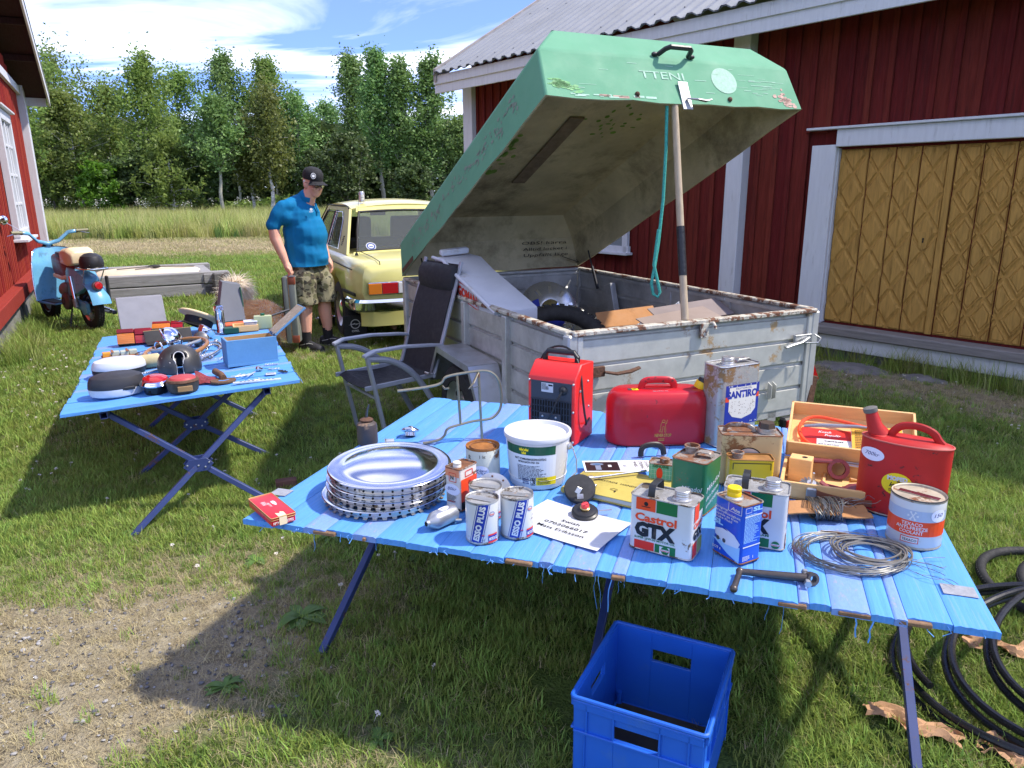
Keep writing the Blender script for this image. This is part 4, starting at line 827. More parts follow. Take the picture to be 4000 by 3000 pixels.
def rcan(name,label,cat,bl,br,d,h,body,top,r=.012,z=Z1,group=None ,rim=None ,taper=1):
 p0_,p1_=P(*bl,z),P(*br,z);w=float(np.linalg.norm(p1_-p0_));a=ang(p1_-p0_);n=np.array([-math.sin(a),math.cos(a),0]);c=(p0_+p1_)/2+n*d/2
 t=thing(name,label,cat,c,a,group)
 bd=MB().loft([rr(w,d,r,z=.004),rr(w*taper,d*taper,r,z=h-.004)],cap=False ).add(rr(w*.99,d*.99,r,z=.003),[tuple(range(20))]).obj('body',body,t,sm=50)
 MB().add(rr(w*.985*taper,d*.985*taper,r,z=h-.006),[tuple(range(20))]).obj('top',top,t)
 for zz_,k in ((h-.003,taper),(.004,1)):
  q=[np.array(p) for p in rr(w*k,d*k,r,z=zz_)];MB().tube(q,.0022,6,closed=True ).obj('rim',rim or top,t)
 return t,w
def front(t,w,d):return flat((-w/2,-d/2-.0004,0),(1,0,0),(0,0,1))
def rside(w,d):return flat((w/2+.0004,-d/2,0),(0,1,0),(0,0,1))
def lside(w,d):return flat((-w/2-.0004,d/2,0),(0,-1,0),(0,0,1))
def cap(t,x,y,z,r,h,m,nm='cap',n=24,ribs_=3,neck=True ):
 pr_=[(0,0),(r,0)]
 for i in range(ribs_):k=h*(i+.5)/ribs_;pr_+=[(r,k-h*.12),(r*.93,k),(r,k+h*.12)]
 pr_+=[(r,h*.92),(r*.9,h),(0,h)]
 if neck:MB().lathe([(r*1.35,-.002),(r*1.3,.004),(r*1.05,.006),(r*.9,.012)],(x,y,z),24).obj('neck',TIN,t)
 return MB().lathe(pr_,(x,y,z+(.008 if neck else 0)),n).obj(nm,m,t)
def strap(t,a,b,rise,w,m,th=.003,nm='handle',dirv=(0,1,0)):
 a,b=np.array(a,float),np.array(b,float);p=[a,a+(b-a)*.06+np.array([0,0,rise*.8]),a+(b-a)*.16+np.array([0,0,rise]),a+(b-a)*.84+np.array([0,0,rise]),a+(b-a)*.94+np.array([0,0,rise*.8]),b];s=np.array(dirv,float)*w/2
 return MB().loft([[q-s,q+s,q+s+np.array([0,0,th]),q-s+np.array([0,0,th])] for q in p]).obj(nm,m,t,bevel=.001)
def price(D,x,y,rx,ry,s=None ,seed=1,rot=0.08):
 D.ell(x,y,rx,ry,STK,4)
 if s:D.text(s,x-rx*.6,y-ry*.22,ry*.6,INK,lv=5,shear=.25,rot=rot,w=rx*1.2)
def castrol(bl,br,brb,tl,label,two,d=None ):
 h=hgt(bl,tl);d=d or float(np.linalg.norm(P(*brb,Z1)-P(*br,Z1)));t,w=rcan('oil_tin',label,'oil can',bl,br,d,h,WTIN,TINT,.016)
 D=front(t,w,d);X=lambda a:a*w;Y=lambda a:a*h
 D.rect(X(.11),Y(.75),X(.42),Y(.985),pORG);D.rect(X(.435),Y(.75),X(.76),Y(.985),pGRN)
 D.ell(X(.27),Y(.87),w*.035,h*.04,pBLK,2,10);D.rect(X(.2),Y(.81),X(.34),Y(.825),pBLK,2)
 D.text('Castrol',X(.10),Y(.555),Y(.14),pORG,w=w*.66,bold=.035);D.text('GTX',X(.10),Y(.29),Y(.235),pBLK,w=w*.65,bold=.07)
 D.text('SUPER 15W-50 MOTOR OIL' if not two else 'WITH WOLFRAM',X(.10),Y(.225),Y(.038),pGRN,w=w*.65,bold=.02)
 if two:D.text('20W-50',X(.3),Y(.17),Y(.03),pGRN,w=w*.4,bold=.02)
 D.rect(X(.10),Y(.02),X(.42),Y(.19),pRED if not two else pORG);D.rect(X(.435),Y(.02),X(.76),Y(.19),pGRN)
 cx=.60 if not two else .86
 if not two:D.rect(X(.51),Y(.035),X(.67),Y(.165),pWHT,2)
 D.ell(X(cx),Y(.1),w*.065,w*.065,pGRN,3);D.rect(X(cx-.075),Y(.083),X(cx+.075),Y(.118),pWHT,4);D.text('Castrol',X(cx-.07),Y(.088),Y(.025),pRED,w=w*.14,lv=5,bold=.03)
 D.done(t);E_=rside(w,d)
 E_.rect(d*.12,Y(.68),d*.5,Y(.97),pORG);E_.rect(d*.5,Y(.8),d*.9,Y(.97),pGRN);E_.text('Castrol',d*.12,Y(.56),Y(.1),pORG,w=d*.75,bold=.03);E_.text('GTX',d*.12,Y(.36),Y(.15),pBLK,w=d*.7,bold=.06);E_.rect(d*.1,Y(.03),d*.45,Y(.3),pRED);E_.rect(d*.5,Y(.05),d*.9,Y(.3),pYEL if two else pr('print olive',S(150,160,70)));E_.done(t)
 strap(t,(-w*.18,-d*.38,h-.004),(-w*.18,d*.38,h-.004),.03,w*.11,mat('dark strap handle',(.05,.05,.05),.35,metal=.5,var=.3,vs=20),dirv=(1,0,0));cap(t,w*.24,-d*.02,h-.006,.021,.02,TIN);return t
castrol((2453,2136),(2697,2199),(2729,2139),(2460,1926),'white Castrol GTX oil tin reading SUPER 15W-50 MOTOR OIL',0)
castrol((2812,2115),(3062,2157),(3083,2096),(2818,1900),'white Castrol GTX tin with WOLFRAM print behind the blue brake fluid tin',1,.10)
# --- brake fluid
BT=mat('blue printed tin',S(28,78,190),.32,var=.06,vs=8,rust=.05,rs=20,coat=.3)
h=hgt((2780,2150),(2784,1926));d=float(np.linalg.norm(P(2951,2177,Z1)-P(2888,2212,Z1)));t,w=rcan('brake_fluid_tin','blue brake fluid tin with yellow screw cap','brake fluid',(2780,2150),(2888,2212),d,h,BT,RUSTY,.010)
D=front(t,w,d);X=lambda a:a*w;Y=lambda a:a*h
D.poly([(X(.0),Y(.27)),(X(.97),Y(.30)),(X(.97),Y(.03)),(X(.55),Y(.10))],pLBL);D.poly([(X(.06),Y(.44)),(X(.45),Y(.50)),(X(.75),Y(.46)),(X(.97),Y(.36)),(X(.9),Y(.27)),(X(.45),Y(.24)),(X(.1),Y(.34))],pr('print pale',S(205,215,228)),2);D.poly([(X(.33),Y(.485)),(X(.55),Y(.475)),(X(.45),Y(.50))],pBLU,3)
for cx in (.2,.42):D.ell(X(cx),Y(.29),w*.06,w*.06,pDGR,3,12)
for k,s in enumerate(('Original','Bremsflüssigkeit','Liquide de frein','Brake Fluid')):D.text(s,X(.03),Y(.80-.055*k),Y(.042),pWHT,w=w*(.45,.9,.82,.62)[k],bold=.004)
D.text('SL',X(.02),Y(.53),Y(.085),pLBL,w=w*.33,bold=.05);D.text('DOT 4',X(.02),Y(.10),Y(.045),pWHT,w=w*.3,bold=.02);D.text('1L',X(.85),Y(.03),Y(.035),pWHT,bold=.02)
for q in (((.5,.83),(.95,.83),(.95,.98),(.5,.98),(.5,.83)),):D.line([(X(a),Y(b)) for a,b in q],.0016,pWHT)
D.text('Ate',X(.57),Y(.855),Y(.06),pWHT,w=w*.32,bold=.02,shear=.2);D.done(t)
E_=rside(w,d);E_.text('SL',d*.45,Y(.88),Y(.07),pLBL,w=d*.45,bold=.05);E_.line([(d*.1,Y(.87)),(d*.38,Y(.87)),(d*.38,Y(.95)),(d*.1,Y(.95)),(d*.1,Y(.87))],.0012,pWHT);E_.small(d*.1,Y(.84),d*.8,Y(.022),22,pLBL,3);E_.rect(d*.08,Y(.80),d*.92,Y(.82),pWHT,3);E_.rect(d*.08,Y(.29),d*.92,Y(.31),pWHT,3);E_.text('1',d*.6,Y(.08),Y(.045),pWHT,bold=.04);E_.small(d*.1,Y(.14),d*.4,Y(.02),4,pWHT,5);E_.done(t)
cap(t,-w*.12,-d*.12,h-.006,.0185,.024,mat('yellow cap',S(238,200,20),.4,var=.05),ribs_=1)
# --- round tins
def tin(name,label,cat,base,wpx,toppx,body,top,group=None ,lid=True ,seam=True ,rot=0):
 r_=mw(base,wpx)/2;h=hgt(base,toppx);c=P(*base,Z1);t=thing(name,label,cat,c,facecam(c)+rot,group)
 MB().lathe([(r_*.97,0),(r_,.004),(r_,h-.004),(r_*.99,h-.001)],n=36).obj('body',body,t)
 MB().lathe([(r_*1.012,.0),(r_*1.015,.003),(r_*1.005,.006)],n=36).obj('rim',top,t)
 MB().lathe([(0,h-.006),(r_*.94,h-.006),(r_*.96,h-.001),(r_*1.0,h+.001),(r_*1.015,h-.002),(r_*1.0,h-.006)],n=36).obj('lid',top,t)
 return t,r_,h
def esso(base,label,top,rot=0):
 t,r_,h=tin('motor_oil_can',label,'oil can',base,128,top,WTIN,TINT,'ESSO PLUS oil cans',rot=rot);D=wrap(r_);s0=-r_*.75;sh=r_*.55
 for k in range(10):
  y0,y1=h*(.03+.94*k/10),h*(.03+.94*(k+1)/10);a=s0+sh*(k/10);b=s0+sh*((k+1)/10);w=r_*.62
  for o,w2,m_,lv in ((0,w,pBLU,1),(-.10*r_,.035*r_,pBLU,1),(w+.065*r_,.035*r_,pBLU,1)):
   for j in range(3):u0,u1=w2*j/3,w2*(j+1)/3;D.poly([(a+o+u0,y0),(a+o+u1,y0),(b+o+u1,y1),(b+o+u0,y1)],m_,lv)
 D.text('ESSO PLUS',s0+r_*.50,h*.08,r_*.34,pWHT,w=h*.86,rot=math.atan2(h,sh),bold=.05,lv=3)
 D.oval(r_*.62,h*.72,r_*.2,r_*.15,.0012,pBLU,2);D.text('Esso',r_*.48,h*.695,r_*.12,pRED,w=r_*.29,bold=.02,lv=3)
 D.rect(r_*.35,h*.055,r_*1.0,h*.20,pBLU,2,3);D.rect(r_*.35,h*.025,r_*1.0,h*.065,pRED,3,3);D.rect(r_*.35,h*.20,r_*1.0,h*.235,pRED,3,3);D.text('MOTOR OIL',r_*.4,h*.09,h*.075,pWHT,w=r_*.58,bold=.03,lv=4);D.rect(r_*-.05,h*.22,r_*.12,h*.235,pRED,2);D.rect(r_*-.05,h*.20,r_*.12,h*.215,pBLU,2)
 D.done(t);MB().box((0,0,h-.004),(r_*.5,r_*1.8,.0012),rotz(1.1)).obj('lid_strip',TIN,t);return t
esso((1885,2098),'ESSO PLUS oil can standing right of the aluminium cartridge',(1885,1942));esso((1898,2010),'ESSO PLUS oil can partly hidden behind another one',(1893,1892),.1);esso((2020,2078),'ESSO PLUS oil can standing beside the paper sign',(2018,1925),.25)
h=hgt((1888,1880),(1885,1737));t,r_,h=tin('paint_tin','tin with rusty orange lid and oval 50kr price sticker','tin',(1888,1880),131,(1885,1737),mat('aged cream tin',S(206,206,188),.45,var=.1,vs=12,rust=.33,rs=12),mat('orange rust lid',(.33,.13,.03),.8,metal=.2,var=.4,vs=20,bump=.3,bs=70))
D=wrap(r_);price(D,-r_*.15,h*.42,r_*.5,h*.17,'50kr',rot=-.15);D.text('Hel fryson',-r_*.5,h*.46,h*.06,INK,w=r_*.7,shear=.3,lv=6,rot=-.1);D.text('1 lit',-r_*.2,h*.78,h*.09,pBLK,w=r_*.35);D.text('R',-r_*.95,h*.72,h*.12,pBLK);D.rect(-r_*1.2,h*.02,-r_*.1,h*.2,pr('print teal',S(60,130,110)),1,6);D.done(t)
MB().lathe([(r_*.7,h-.004),(r_*.74,h-.0015),(r_*.78,h-.004)],n=32).obj('lid_groove',RUSTY,t)
t,r_,h=tin('antifreeze_can','white and red TEXACO anti-freeze coolant can','coolant can',(3565,2105),192,(3565,1925),WTIN,mat('beige dirty lid',(.45,.38,.28),.6,metal=.3,var=.3,vs=18,rust=.3,rs=16));D=wrap(r_)
D.rect(-r_*1.5,h*.28,r_*1.5,h*.58,pORG,1,16);D.rect(-r_*1.5,h*.585,r_*1.5,h*.80,pr('print silver',S(168,180,198)),1,16)
for i in range(3):a=pi*i/3+.0;D.line([(-r_*.1+r_*.2*math.cos(a),h*.69+r_*.2*math.sin(a)),(-r_*.1-r_*.2*math.cos(a),h*.69-r_*.2*math.sin(a))],.003,pWHT)
for i in range(6):
 a=pi*i/3
 for o in (-.5,.5):D.line([(-r_*.1+r_*.12*math.cos(a),h*.69+r_*.12*math.sin(a)),(-r_*.1+r_*.12*math.cos(a)+r_*.08*math.cos(a+o),h*.69+r_*.12*math.sin(a)+r_*.08*math.sin(a+o))],.002,pWHT)
for k,(s,w) in enumerate((('TEXACO',.75),('ANTI-FREEZE',1.15),('COOLANT',.85))):D.text(s,-r_*.1,h*(.485-.085*k),h*.07,pWHT,w=r_*w,al='c',bold=.018,lv=3)
D.rect(-r_*.45,h*.12,r_*.2,h*.25,pRED,2,4);D.rect(-r_*.42,h*.135,r_*.17,h*.235,pWHT,3,4);D.text('TEXACO',-r_*.125,h*.16,h*.05,pBLK,w=r_*.52,al='c',bold=.015,lv=4)
price(D,r_*.85,h*.72,r_*.32,h*.13,'150');D.done(t);MB().box((0,.0,h-.004),(r_*1.5,r_*.3,.0012),rotz(-.25)).obj('lid_strip',CHRD,t)
MB().lathe([(r_*1.0,h-.004),(r_*1.02,h),(r_*1.0,h+.002)],n=36).obj('lid_seal',BLK,t)
# --- white paint bucket
b0=(2100,1872);r0,r1=mw(b0,216)/2,mw(b0,250)/2;h=hgt(b0,(2097,1680));c=P(*b0,Z1);t=thing('paint_bucket','big white metal paint bucket with green label band','bucket',c,facecam(c));WB=mat('white bucket enamel',(.58,.58,.57),.3,var=.04,vs=8,coat=.3,dirt=.05)
MB().lathe([(r0*.97,0),(r0,.005),(r0+(r1-r0)*.18,h*.18),(r0+(r1-r0)*.19+.002,h*.185),(r0+(r1-r0)*.2,h*.19),(r1,h)],n=48).obj('body',WB,t)
MB().lathe([(0,h-.010),(r1*.9,h-.010),(r1*.93,h-.004),(r1*.96,h+.002),(r1*1.03,h+.002),(r1*1.045,h-.004),(r1*1.03,h-.012)],n=48).obj('lid',mat('chipped white lid',(.62,.62,.62),.35,var=.04,rust=.1,rs=14,rcol=(.1,.07,.05)),t)
D=wrap(r0,taper=(r1-r0)/h);D.rect(-r0*1.15,h*.12,r0*.62,h*.70,mat('paper label',(.72,.74,.74),.6,var=.03),1,16);D.rect(-r0*1.2,h*.70,r0*.58,h*.87,pr('label green',S(20,84,58)),2,16)
for cx,cy in ((-.52,.81),(-.36,.81),(-.44,.745)):
 q=lambda a,b:(r0*(cx+a*.07),h*(cy+b*.03));D.poly([q(-1,-1),q(1,-1),q(1.1,.8),q(.5,0),q(0,1.1),q(-.5,0),q(-1.1,.8)],pYEL,3)
D.text('MATT SOMMARMASKERINGSFÄRG',-r0*.78,h*.60,h*.042,pBLK,w=r0*1.05,bold=.03);D.text('MÖRKGRÖN FSD 326',-r0*.65,h*.54,h*.04,pBLK,w=r0*.7,bold=.03);D.small(-r0*.7,h*.49,r0*1.1,h*.026,12,pDGR,7)
D.rect(-r0*.05,h*.10,r0*.66,h*.26,pYEL,3,6);D.text('VADLIGT',-r0*.0,h*.215,h*.03,pBLK,lv=4,bold=.03);D.small(0,h*.20,r0*.6,h*.022,4,pBLK,8,4);D.text('3',-r0*.2,h*.12,h*.10,pBLK,bold=.02,lv=4);D.line([(-r0*.23,h*.10),(-r0*.09,h*.10),(-r0*.09,h*.235),(-r0*.23,h*.235),(-r0*.23,h*.10)],.0014,pBLK,4)
for k,s in enumerate(('Becker','Industri-','färg AB')):D.text(s,-r0*.52,h*(.20-.042*k),h*.034,pr('print navy',S(30,50,110)),w=r0*.22,lv=4,bold=.03)
D.done(t,'label_print');q=np.array([r1*.97*math.cos(-.25),r1*.97*math.sin(-.25),h*.74]);n=np.array([math.cos(-.25),math.sin(-.25),0]);e=MB().lathe([(.014,0),(.013,.006),(.006,.012),(0,.013)],q,16,n).obj('handle_ear',TIN,t);MB().tube([q+n*.012,q+n*.022+np.array([.004,-.01,-.04]),q+n*.026+np.array([.002,-.012,-.085]),q+n*.01+np.array([-.004,-.03,-.10])],.0024,6).obj('bail',TIN,t)
# --- fan heater
pA,pB=P(2063,1712,Z1),P(2244,1744,Z1);a=ang(pB-pA);w=float(np.linalg.norm(pB-pA));d=.17;h=hgt((2244,1744),(2263,1488));n=np.array([-math.sin(a),math.cos(a),0]);c=(pA+pB)/2+n*d/2
HR=mat('red heater enamel',S(222,42,40),.4,var=.05,vs=6,coat=.2,bump=.04,bs=200);HG=mat('anthracite plastic',S(58,62,70),.5,var=.08)
t=thing('fan_heater','red box fan heater with black carrying handle and cable','heater',c,a);hd_=h*1.20
pf=[(-d/2,0),(-d/2,h),(-d/2+.055,hd_),(d/2,hd_*.97),(d/2,0)];MB().prism(pf,-w/2,w/2,'x').obj('housing',HR,t,bevel=.004)
pn=MB().box((0,-d/2-.001,h*.48),(w*.86,.006,h*.92)).obj('back_panel',HG,t,bevel=.002)
gb=mat('grille bar',S(44,48,56),.45);MB().box((0,-d/2-.0045,h*.35),(w*.84,.002,h*.62)).obj('grille_void',DARK,pn)
for i in range(15):MB().box(((-.40+.8*i/14)*w,-d/2-.007,h*.36),(.0035,.004,h*.6)).obj('grille_bar',gb,pn)
for i in range(7):MB().box((0,-d/2-.0065,h*(.08+.58*i/6)),(w*.84,.003,.0035)).obj('grille_bar',gb,pn)
MB().box((.0,-d/2-.011,h*.30),(w*.46,.01,h*.34)).obj('motor_cover',HG,pn,bevel=.003)
for x,z in ((-.14,.42),(.14,.42),(.0,.16),(.05,.22)):MB().sphere((x*w,-d/2-.017,h*z),.005,8,5).obj('screw',BOLT,pn)
D=flat((-w/2,-d/2-.0045,0),(1,0,0),(0,0,1));D.rect(w*.30,h*.78,w*.55,h*.92,mat('silver rating label',(.62,.62,.64),.4,metal=.3,var=.03));D.small(w*.31,h*.905,w*.14,h*.016,6,pBLK,3,2);D.text('CE',w*.40,h*.82,h*.03,pBLK,lv=2);D.rect(w*.45,h*.875,w*.54,h*.90,pBLK,2);D.done(pn,'rating_label')
q=np.array([w*.26,-d/2-.004,h*.83]);MB().lathe([(.018,0),(.016,.006),(.010,.012),(0.005,.013)],q,18,(0,-1,0)).obj('cable_gland',BLK,pn)
MB().tube([q+np.array([0,-.012,0]),q+np.array([-.01,-.03,-.03]),q+np.array([-.035,-.03,-.09]),q+np.array([-.07,-.02,-.14])],.0042,8).obj('mains_lead',BLK,t)
for sx_ in (-1,1):
 for z in (.06,.52,.94):MB().sphere((sx_*w*.465,-d/2-.003,h*z),.005,8,5).obj('screw',BOLT,t)
 for y,z in ((-.04,.8),(.03,.9),(.04,.5)):MB().sphere((sx_*w/2,y,h*z),.005,8,5).obj('screw',BOLT,t)
yh=.0;zt=hd_*.985;MB().tube([(-w*.34,yh,zt-.01),(-w*.34,yh,zt+.022),(-w*.28,yh,zt+.038),(w*.28,yh,zt+.038),(w*.34,yh,zt+.022),(w*.34,yh,zt-.01)],.011,10).obj('handle',BLK,t)
cb_=[(-w*.52,.02,h*.55),(-w*.54,.0,h*.95),(-w*.40,.01,hd_+.03),(-w*.05,.02,hd_+.058),(w*.3,.0,hd_+.035),(w*.50,-.03,h*1.02),(w*.57,-.05,h*.75),(w*.60,-.04,h*.45),(w*.60,-.02,h*.3),(w*.53,-.0,h*.24),(w*.5,.05,h*.3)]
def smooth(pts,k=3):
 p=[np.array(q,float) for q in pts]
 for _ in range(k):p=[p[0]]+[x for a_,b_ in zip(p,p[1:]) for x in (a_*.75+b_*.25,a_*.25+b_*.75)]+[p[-1]]
 return p
MB().tube(smooth(cb_,2),.0042,8).obj('power_cable',BLK,t)
# --- red NEVER-STOP jerry can
b0=(2560,1742);w=mw(b0,405);h=hgt(b0,(2545,1520));c=P(2560,1715,Z1);d=w*.42;t=thing('fuel_can','large red metal fuel can lettered NEVER-STOP with yellow cap','fuel can',c,R(2));RC=mat('red enamel worn',S(188,26,36),.36,var=.14,vs=6,coat=.15,rust=.13,rs=24,rcol=(.05,.02,.02))
b=MB();rings=[]
for k,z in ((.93,0),(.97,.01),(1,.05),(1,.62),(.985,.72),(.93,.82),(.84,.89),(.74,.92)):rings.append([(x,y,z*h) for x,y,_ in rr(w*(1-(1-k)*.62),d*k,d*k*.49,7)])
b.loft(rings).obj('body',RC,t,sm=50);MB().tube([np.array(q) for q in rr(w*.955,d*.95,d*.46,7,.006)],.003,6,closed=True ).obj('seam',RUSTY,t)
zt=h*.92;MB().tube(smooth([(-w*.16,0,zt-.004),(-w*.155,0,zt+.022),(-.11*w,0,zt+.034),(w*.11,0,zt+.034),(w*.155,0,zt+.022),(w*.16,0,zt-.004)],2),.008,8,flat=1.7).obj('handle',RC,t);MB().lathe([(0,0),(w*.17,0),(w*.165,.003)],(0,0,zt+.0005),24,sy=.35).obj('handle_plate',RC,t)
q=np.array([w*.40,-.0,h*.86]);n=np.array([.42,0,.9]);n/=np.linalg.norm(n);MB().cyl(q-n*.02,q+n*.012,.022,.02,18).obj('neck',RC,t);MB().lathe([(.024,0),(.026,.004),(.025,.028),(.0,.028)],q+n*.01,22,n).obj('cap_collar',mat('yellow plastic cap',S(232,192,30),.45,var=.06),t);MB().lathe([(.021,.0),(.021,.014),(0,.014)],q+n*.038,22,n).obj('cap',BLK,t)
D=flat((0,-d/2-.0006,0),(1,0,0),(0,0,1));D.text('NEVER·STOP',w*.02,h*.17,h*.055,pGLD,w=w*.16,bold=.02,al='c');D.small(-w*.025,h*.14,w*.09,h*.028,2,pGLD,3)
for q in (((-.025,.26),(-.03,.36),(-.02,.42),(.012,.42),(.03,.40),(.04,.47)),((-.025,.26),(-.01,.25),(-.005,.35),(.01,.35),(.015,.25),(.03,.25),(.02,.40)),((-.03,.30),(-.045,.27),(-.03,.25))):D.line([(w*(.02+a*.9),h*b) for a,b in q],.0014,pGLD)
D.oval(w*.02,h*.445,w*.016,h*.025,.0014,pGLD,2,12);D.done(t)
D=flat((0,0,h*.925),(1,0,0),(0,1,0));D.rect(-w*.26,-.028,-w*.20,.0,pYEL);D.small(-w*.255,-.004,w*.05,.005,4,pBLK,2,2);D.rect(-w*.30,-.026,-w*.265,-.002,pDGR);D.done(t,'warning_label')
D=flat((0,-d*.30,h*.925),(1,0,0),(0,1,0));D.text('BLYFRI 95',0,-.004,.010,pGRY,al='c',bold=.02);D.done(t,'lettering')
# --- SANTIRO can
t,w=rcan('oil_canister','tall weathered metal canister with blue and white SANTIRO label','oil can',(2800,1752),(2952,1722),.11,hgt((2860,1745),(2870,1430)),mat('weathered steel',(.46,.45,.41),.42,metal=.6,var=.2,vs=10,rust=.42,rs=7,rcol=(.2,.12,.05),bump=.1,bs=50),TINT,.022,rim=TIN)
h=hgt((2860,1745),(2870,1430));d=.11;D=front(t,w,d);nb=pr('label navy',S(38,52,140));D.rect(w*.13,h*.26,w*.97,h*.76,nb);D.poly([(w*.22,h*.73),(w*.9,h*.73),(w*.9,h*.44),(w*.80,h*.37),(w*.56,h*.33),(w*.32,h*.37),(w*.22,h*.44)],pr('label cream',S(222,215,196)),2)
D.rect(w*.13,h*.56,w*.22,h*.62,pORG,2);D.rect(w*.90,h*.58,w*.97,h*.64,pORG,2);D.text('SANTIRO',w*.17,h*.60,h*.085,nb,w=w*.76,bold=.05,lv=3);D.text('MOTOROIL',w*.38,h*.70,h*.022,nb,w=w*.4,lv=3)
r=random.Random(8)
for i in range(60):D.ell(w*r.uniform(.24,.88),h*r.uniform(.38,.56),w*r.uniform(.004,.014),h*r.uniform(.002,.006),mat('label foxing',S(120,92,60),.8,var=.1),3,6)
for i in range(24):x,y=w*r.uniform(.14,.95),h*r.choice((.275,.735,.74));D.poly([(x,y),(x+w*.03,y+h*.006),(x+w*.015,y+h*.02)],pWHT,4)
D.done(t,'label');cap(t,-w*.16,-.01,h-.006,.024,.022,TIN,ribs_=2);strap(t,(w*.05,0,h-.004),(w*.42,.0,h-.004),.012,.03,TIN,dirv=(0,1,0))
# --- beige rusty can with screw cap
t,w=rcan('oil_tin','square rust-stained beige tin with thick hexagonal cap','oil can',(2808,1892),(3045,1900),.10,.2,mat('rusty beige tin',S(198,170,118),.5,var=.12,vs=9,rust=.36,rs=8,rcol=(.17,.08,.03)),RUSTY,.014);h=.2;d=.10
h_=hgt((2925,1896),(2925,1700));
for o in t.children:o.scale.z=h_/h
h=h_;D=front(t,w,d);D.oval(w*.45,h*.50,w*.24,h*.26,.004,pBLK,1,30);D.ell(w*.45,h*.50,w*.22,h*.24,mat('bare circle',(.5,.5,.49),.4,metal=.5,var=.2,vs=40),1);D.text('E',w*.14,h*.06,h*.10,pBLK,bold=.05);D.done(t)
MB().tube(smooth([(-w*.42,0,h-.004),(-w*.40,0,h+.012),(-w*.30,0,h+.022),(-w*.05,0,h+.018),(w*.06,0,h+.006),(w*.07,0,h-.004)],2),.005,8,flat=1.5).obj('handle',RUSTY,t);MB().cyl((w*.27,0,h-.004),(w*.27,0,h+.012),.030,n=20).obj('neck',TIN,t);MB().cyl((w*.27,0,h+.010),(w*.27,0,h+.030),.029,.025,6).obj('cap',mat('brown bakelite',(.06,.04,.025),.4,var=.3),t)
# --- yellow open tin
t,w=rcan('oil_tin','small yellow tin with rusty top and open spout','oil can',(2842,1925),(3016,1930),.062,hgt((2930,1928),(2930,1795)),mat('yellow tin',S(214,178,30),.45,var=.1,rust=.2,rs=14),mat('orange rust top',(.36,.17,.05),.8,metal=.2,var=.35,vs=20),.010);h=hgt((2930,1928),(2930,1795));d=.062
D=front(t,w,d);D.line([(w*.08,h*.70),(w*.08,h*.88),(w*.92,h*.88),(w*.92,h*.70)],.0025,pBLK);D.done(t);MB().lathe([(.017,-.003),(.017,.010),(.021,.012),(.021,.017),(.016,.017),(.015,-.002)],(-w*.29,0,h-.003),22).obj('spout',RUSTY,t)
# --- green Mikadolin can
GT=mat('green tin',S(30,104,60),.35,var=.10,vs=7,rust=.14,rs=14,coat=.2);t,w=rcan('oil_tin','dark green tin with slanted white Mikadol script','oil can',(2610,1985),(2745,2022),.125,hgt((2680,2000),(2690,1795)),GT,RUSTY,.016);h=hgt((2680,2000),(2690,1795));d=.125
E_=rside(w,d);E_.text('Mikadol',d*.12,h*.42,h*.10,pWHT,w=d*.8,shear=.35,rot=.28);E_.text('den bästa',d*.12,h*.27,h*.07,pWHT,w=d*.7,shear=.35,rot=.28);E_.text('smörjoljan',d*.12,h*.13,h*.07,pWHT,w=d*.75,shear=.35,rot=.28);E_.done(t,'lettering');D=front(t,w,d);D.text('Mikadol',w*.35,h*.42,h*.09,pWHT,w=w*.6,shear=.35,rot=.1);D.done(t,'lettering')
MB().lathe([(.020,-.003),(.020,.012),(.024,.014),(.024,.019),(.019,.019),(.018,-.002)],(-w*.25,d*.22,h-.003),22).obj('spout',RUSTY,t);strap(t,(-w*.02,d*.02,h-.004),(w*.40,d*.10,h-.004),.013,.028,RUSTY,dirv=(0,1,0))
# --- small teal grid tin
t,w=rcan('small_tin','small teal tin with white grid pattern and rusty top','oil can',(2530,1890),(2668,1908),.06,hgt((2600,1900),(2600,1815)),mat('teal tin',S(92,168,140),.4,var=.08,rust=.1,rs=20),RUSTY,.010);h=hgt((2600,1900),(2600,1815));d=.06;D=front(t,w,d)
for i in range(9):D.rect(w*(.08+.105*i),0,w*(.085+.105*i),h*.95,pr('grid white',S(205,222,212)))
for i in range(5):D.rect(w*.02,h*(.15+.18*i),w*.98,h*(.157+.18*i),pr('grid white',S(205,222,212)))
D.ell(w*.32,h*.55,w*.09,h*.26,pRED,2);D.text('GENUINE',w*.12,h*.82,h*.10,pGRN,w=w*.45,bold=.04,lv=3);D.text('RE',w*.1,h*.08,h*.14,pGRN,w=w*.3,bold=.04,lv=3);D.done(t);cap(t,-w*.08,.002,h-.006,.017,.016,RUSTY,neck=False )
# --- orange and white tin with 80kr sticker
t,w=rcan('lubricant_tin','slim orange and white tin with white cap and 80kr sticker','tin',(1742,1985),(1800,2003),.085,hgt((1780,1995),(1778,1828)),mat('white tin print',S(214,206,196),.4,var=.06,rust=.1,rs=18),RUSTY,.008);h=hgt((1780,1995),(1778,1828));d=.085
D=front(t,w,d);D.rect(w*.05,h*.80,w*.95,h*.97,pr('faded orange',S(222,140,100)));D.line([(w*.3,h*.68),(w*.75,h*.68),(w*.75,h*.88),(w*.3,h*.88),(w*.3,h*.68)],.002,pRED);D.text('N',w*.38,h*.73,h*.09,pBLK,bold=.03);D.small(w*.12,h*.46,w*.7,h*.028,10,pDGR,2);D.text('VARNING',w*.15,h*.20,h*.03,pRED,w=w*.5,bold=.03);D.rect(0,h*.02,w,h*.08,pBLK);price(D,w*.5,h*.50,w*.50,h*.13,'80kr');D.done(t)
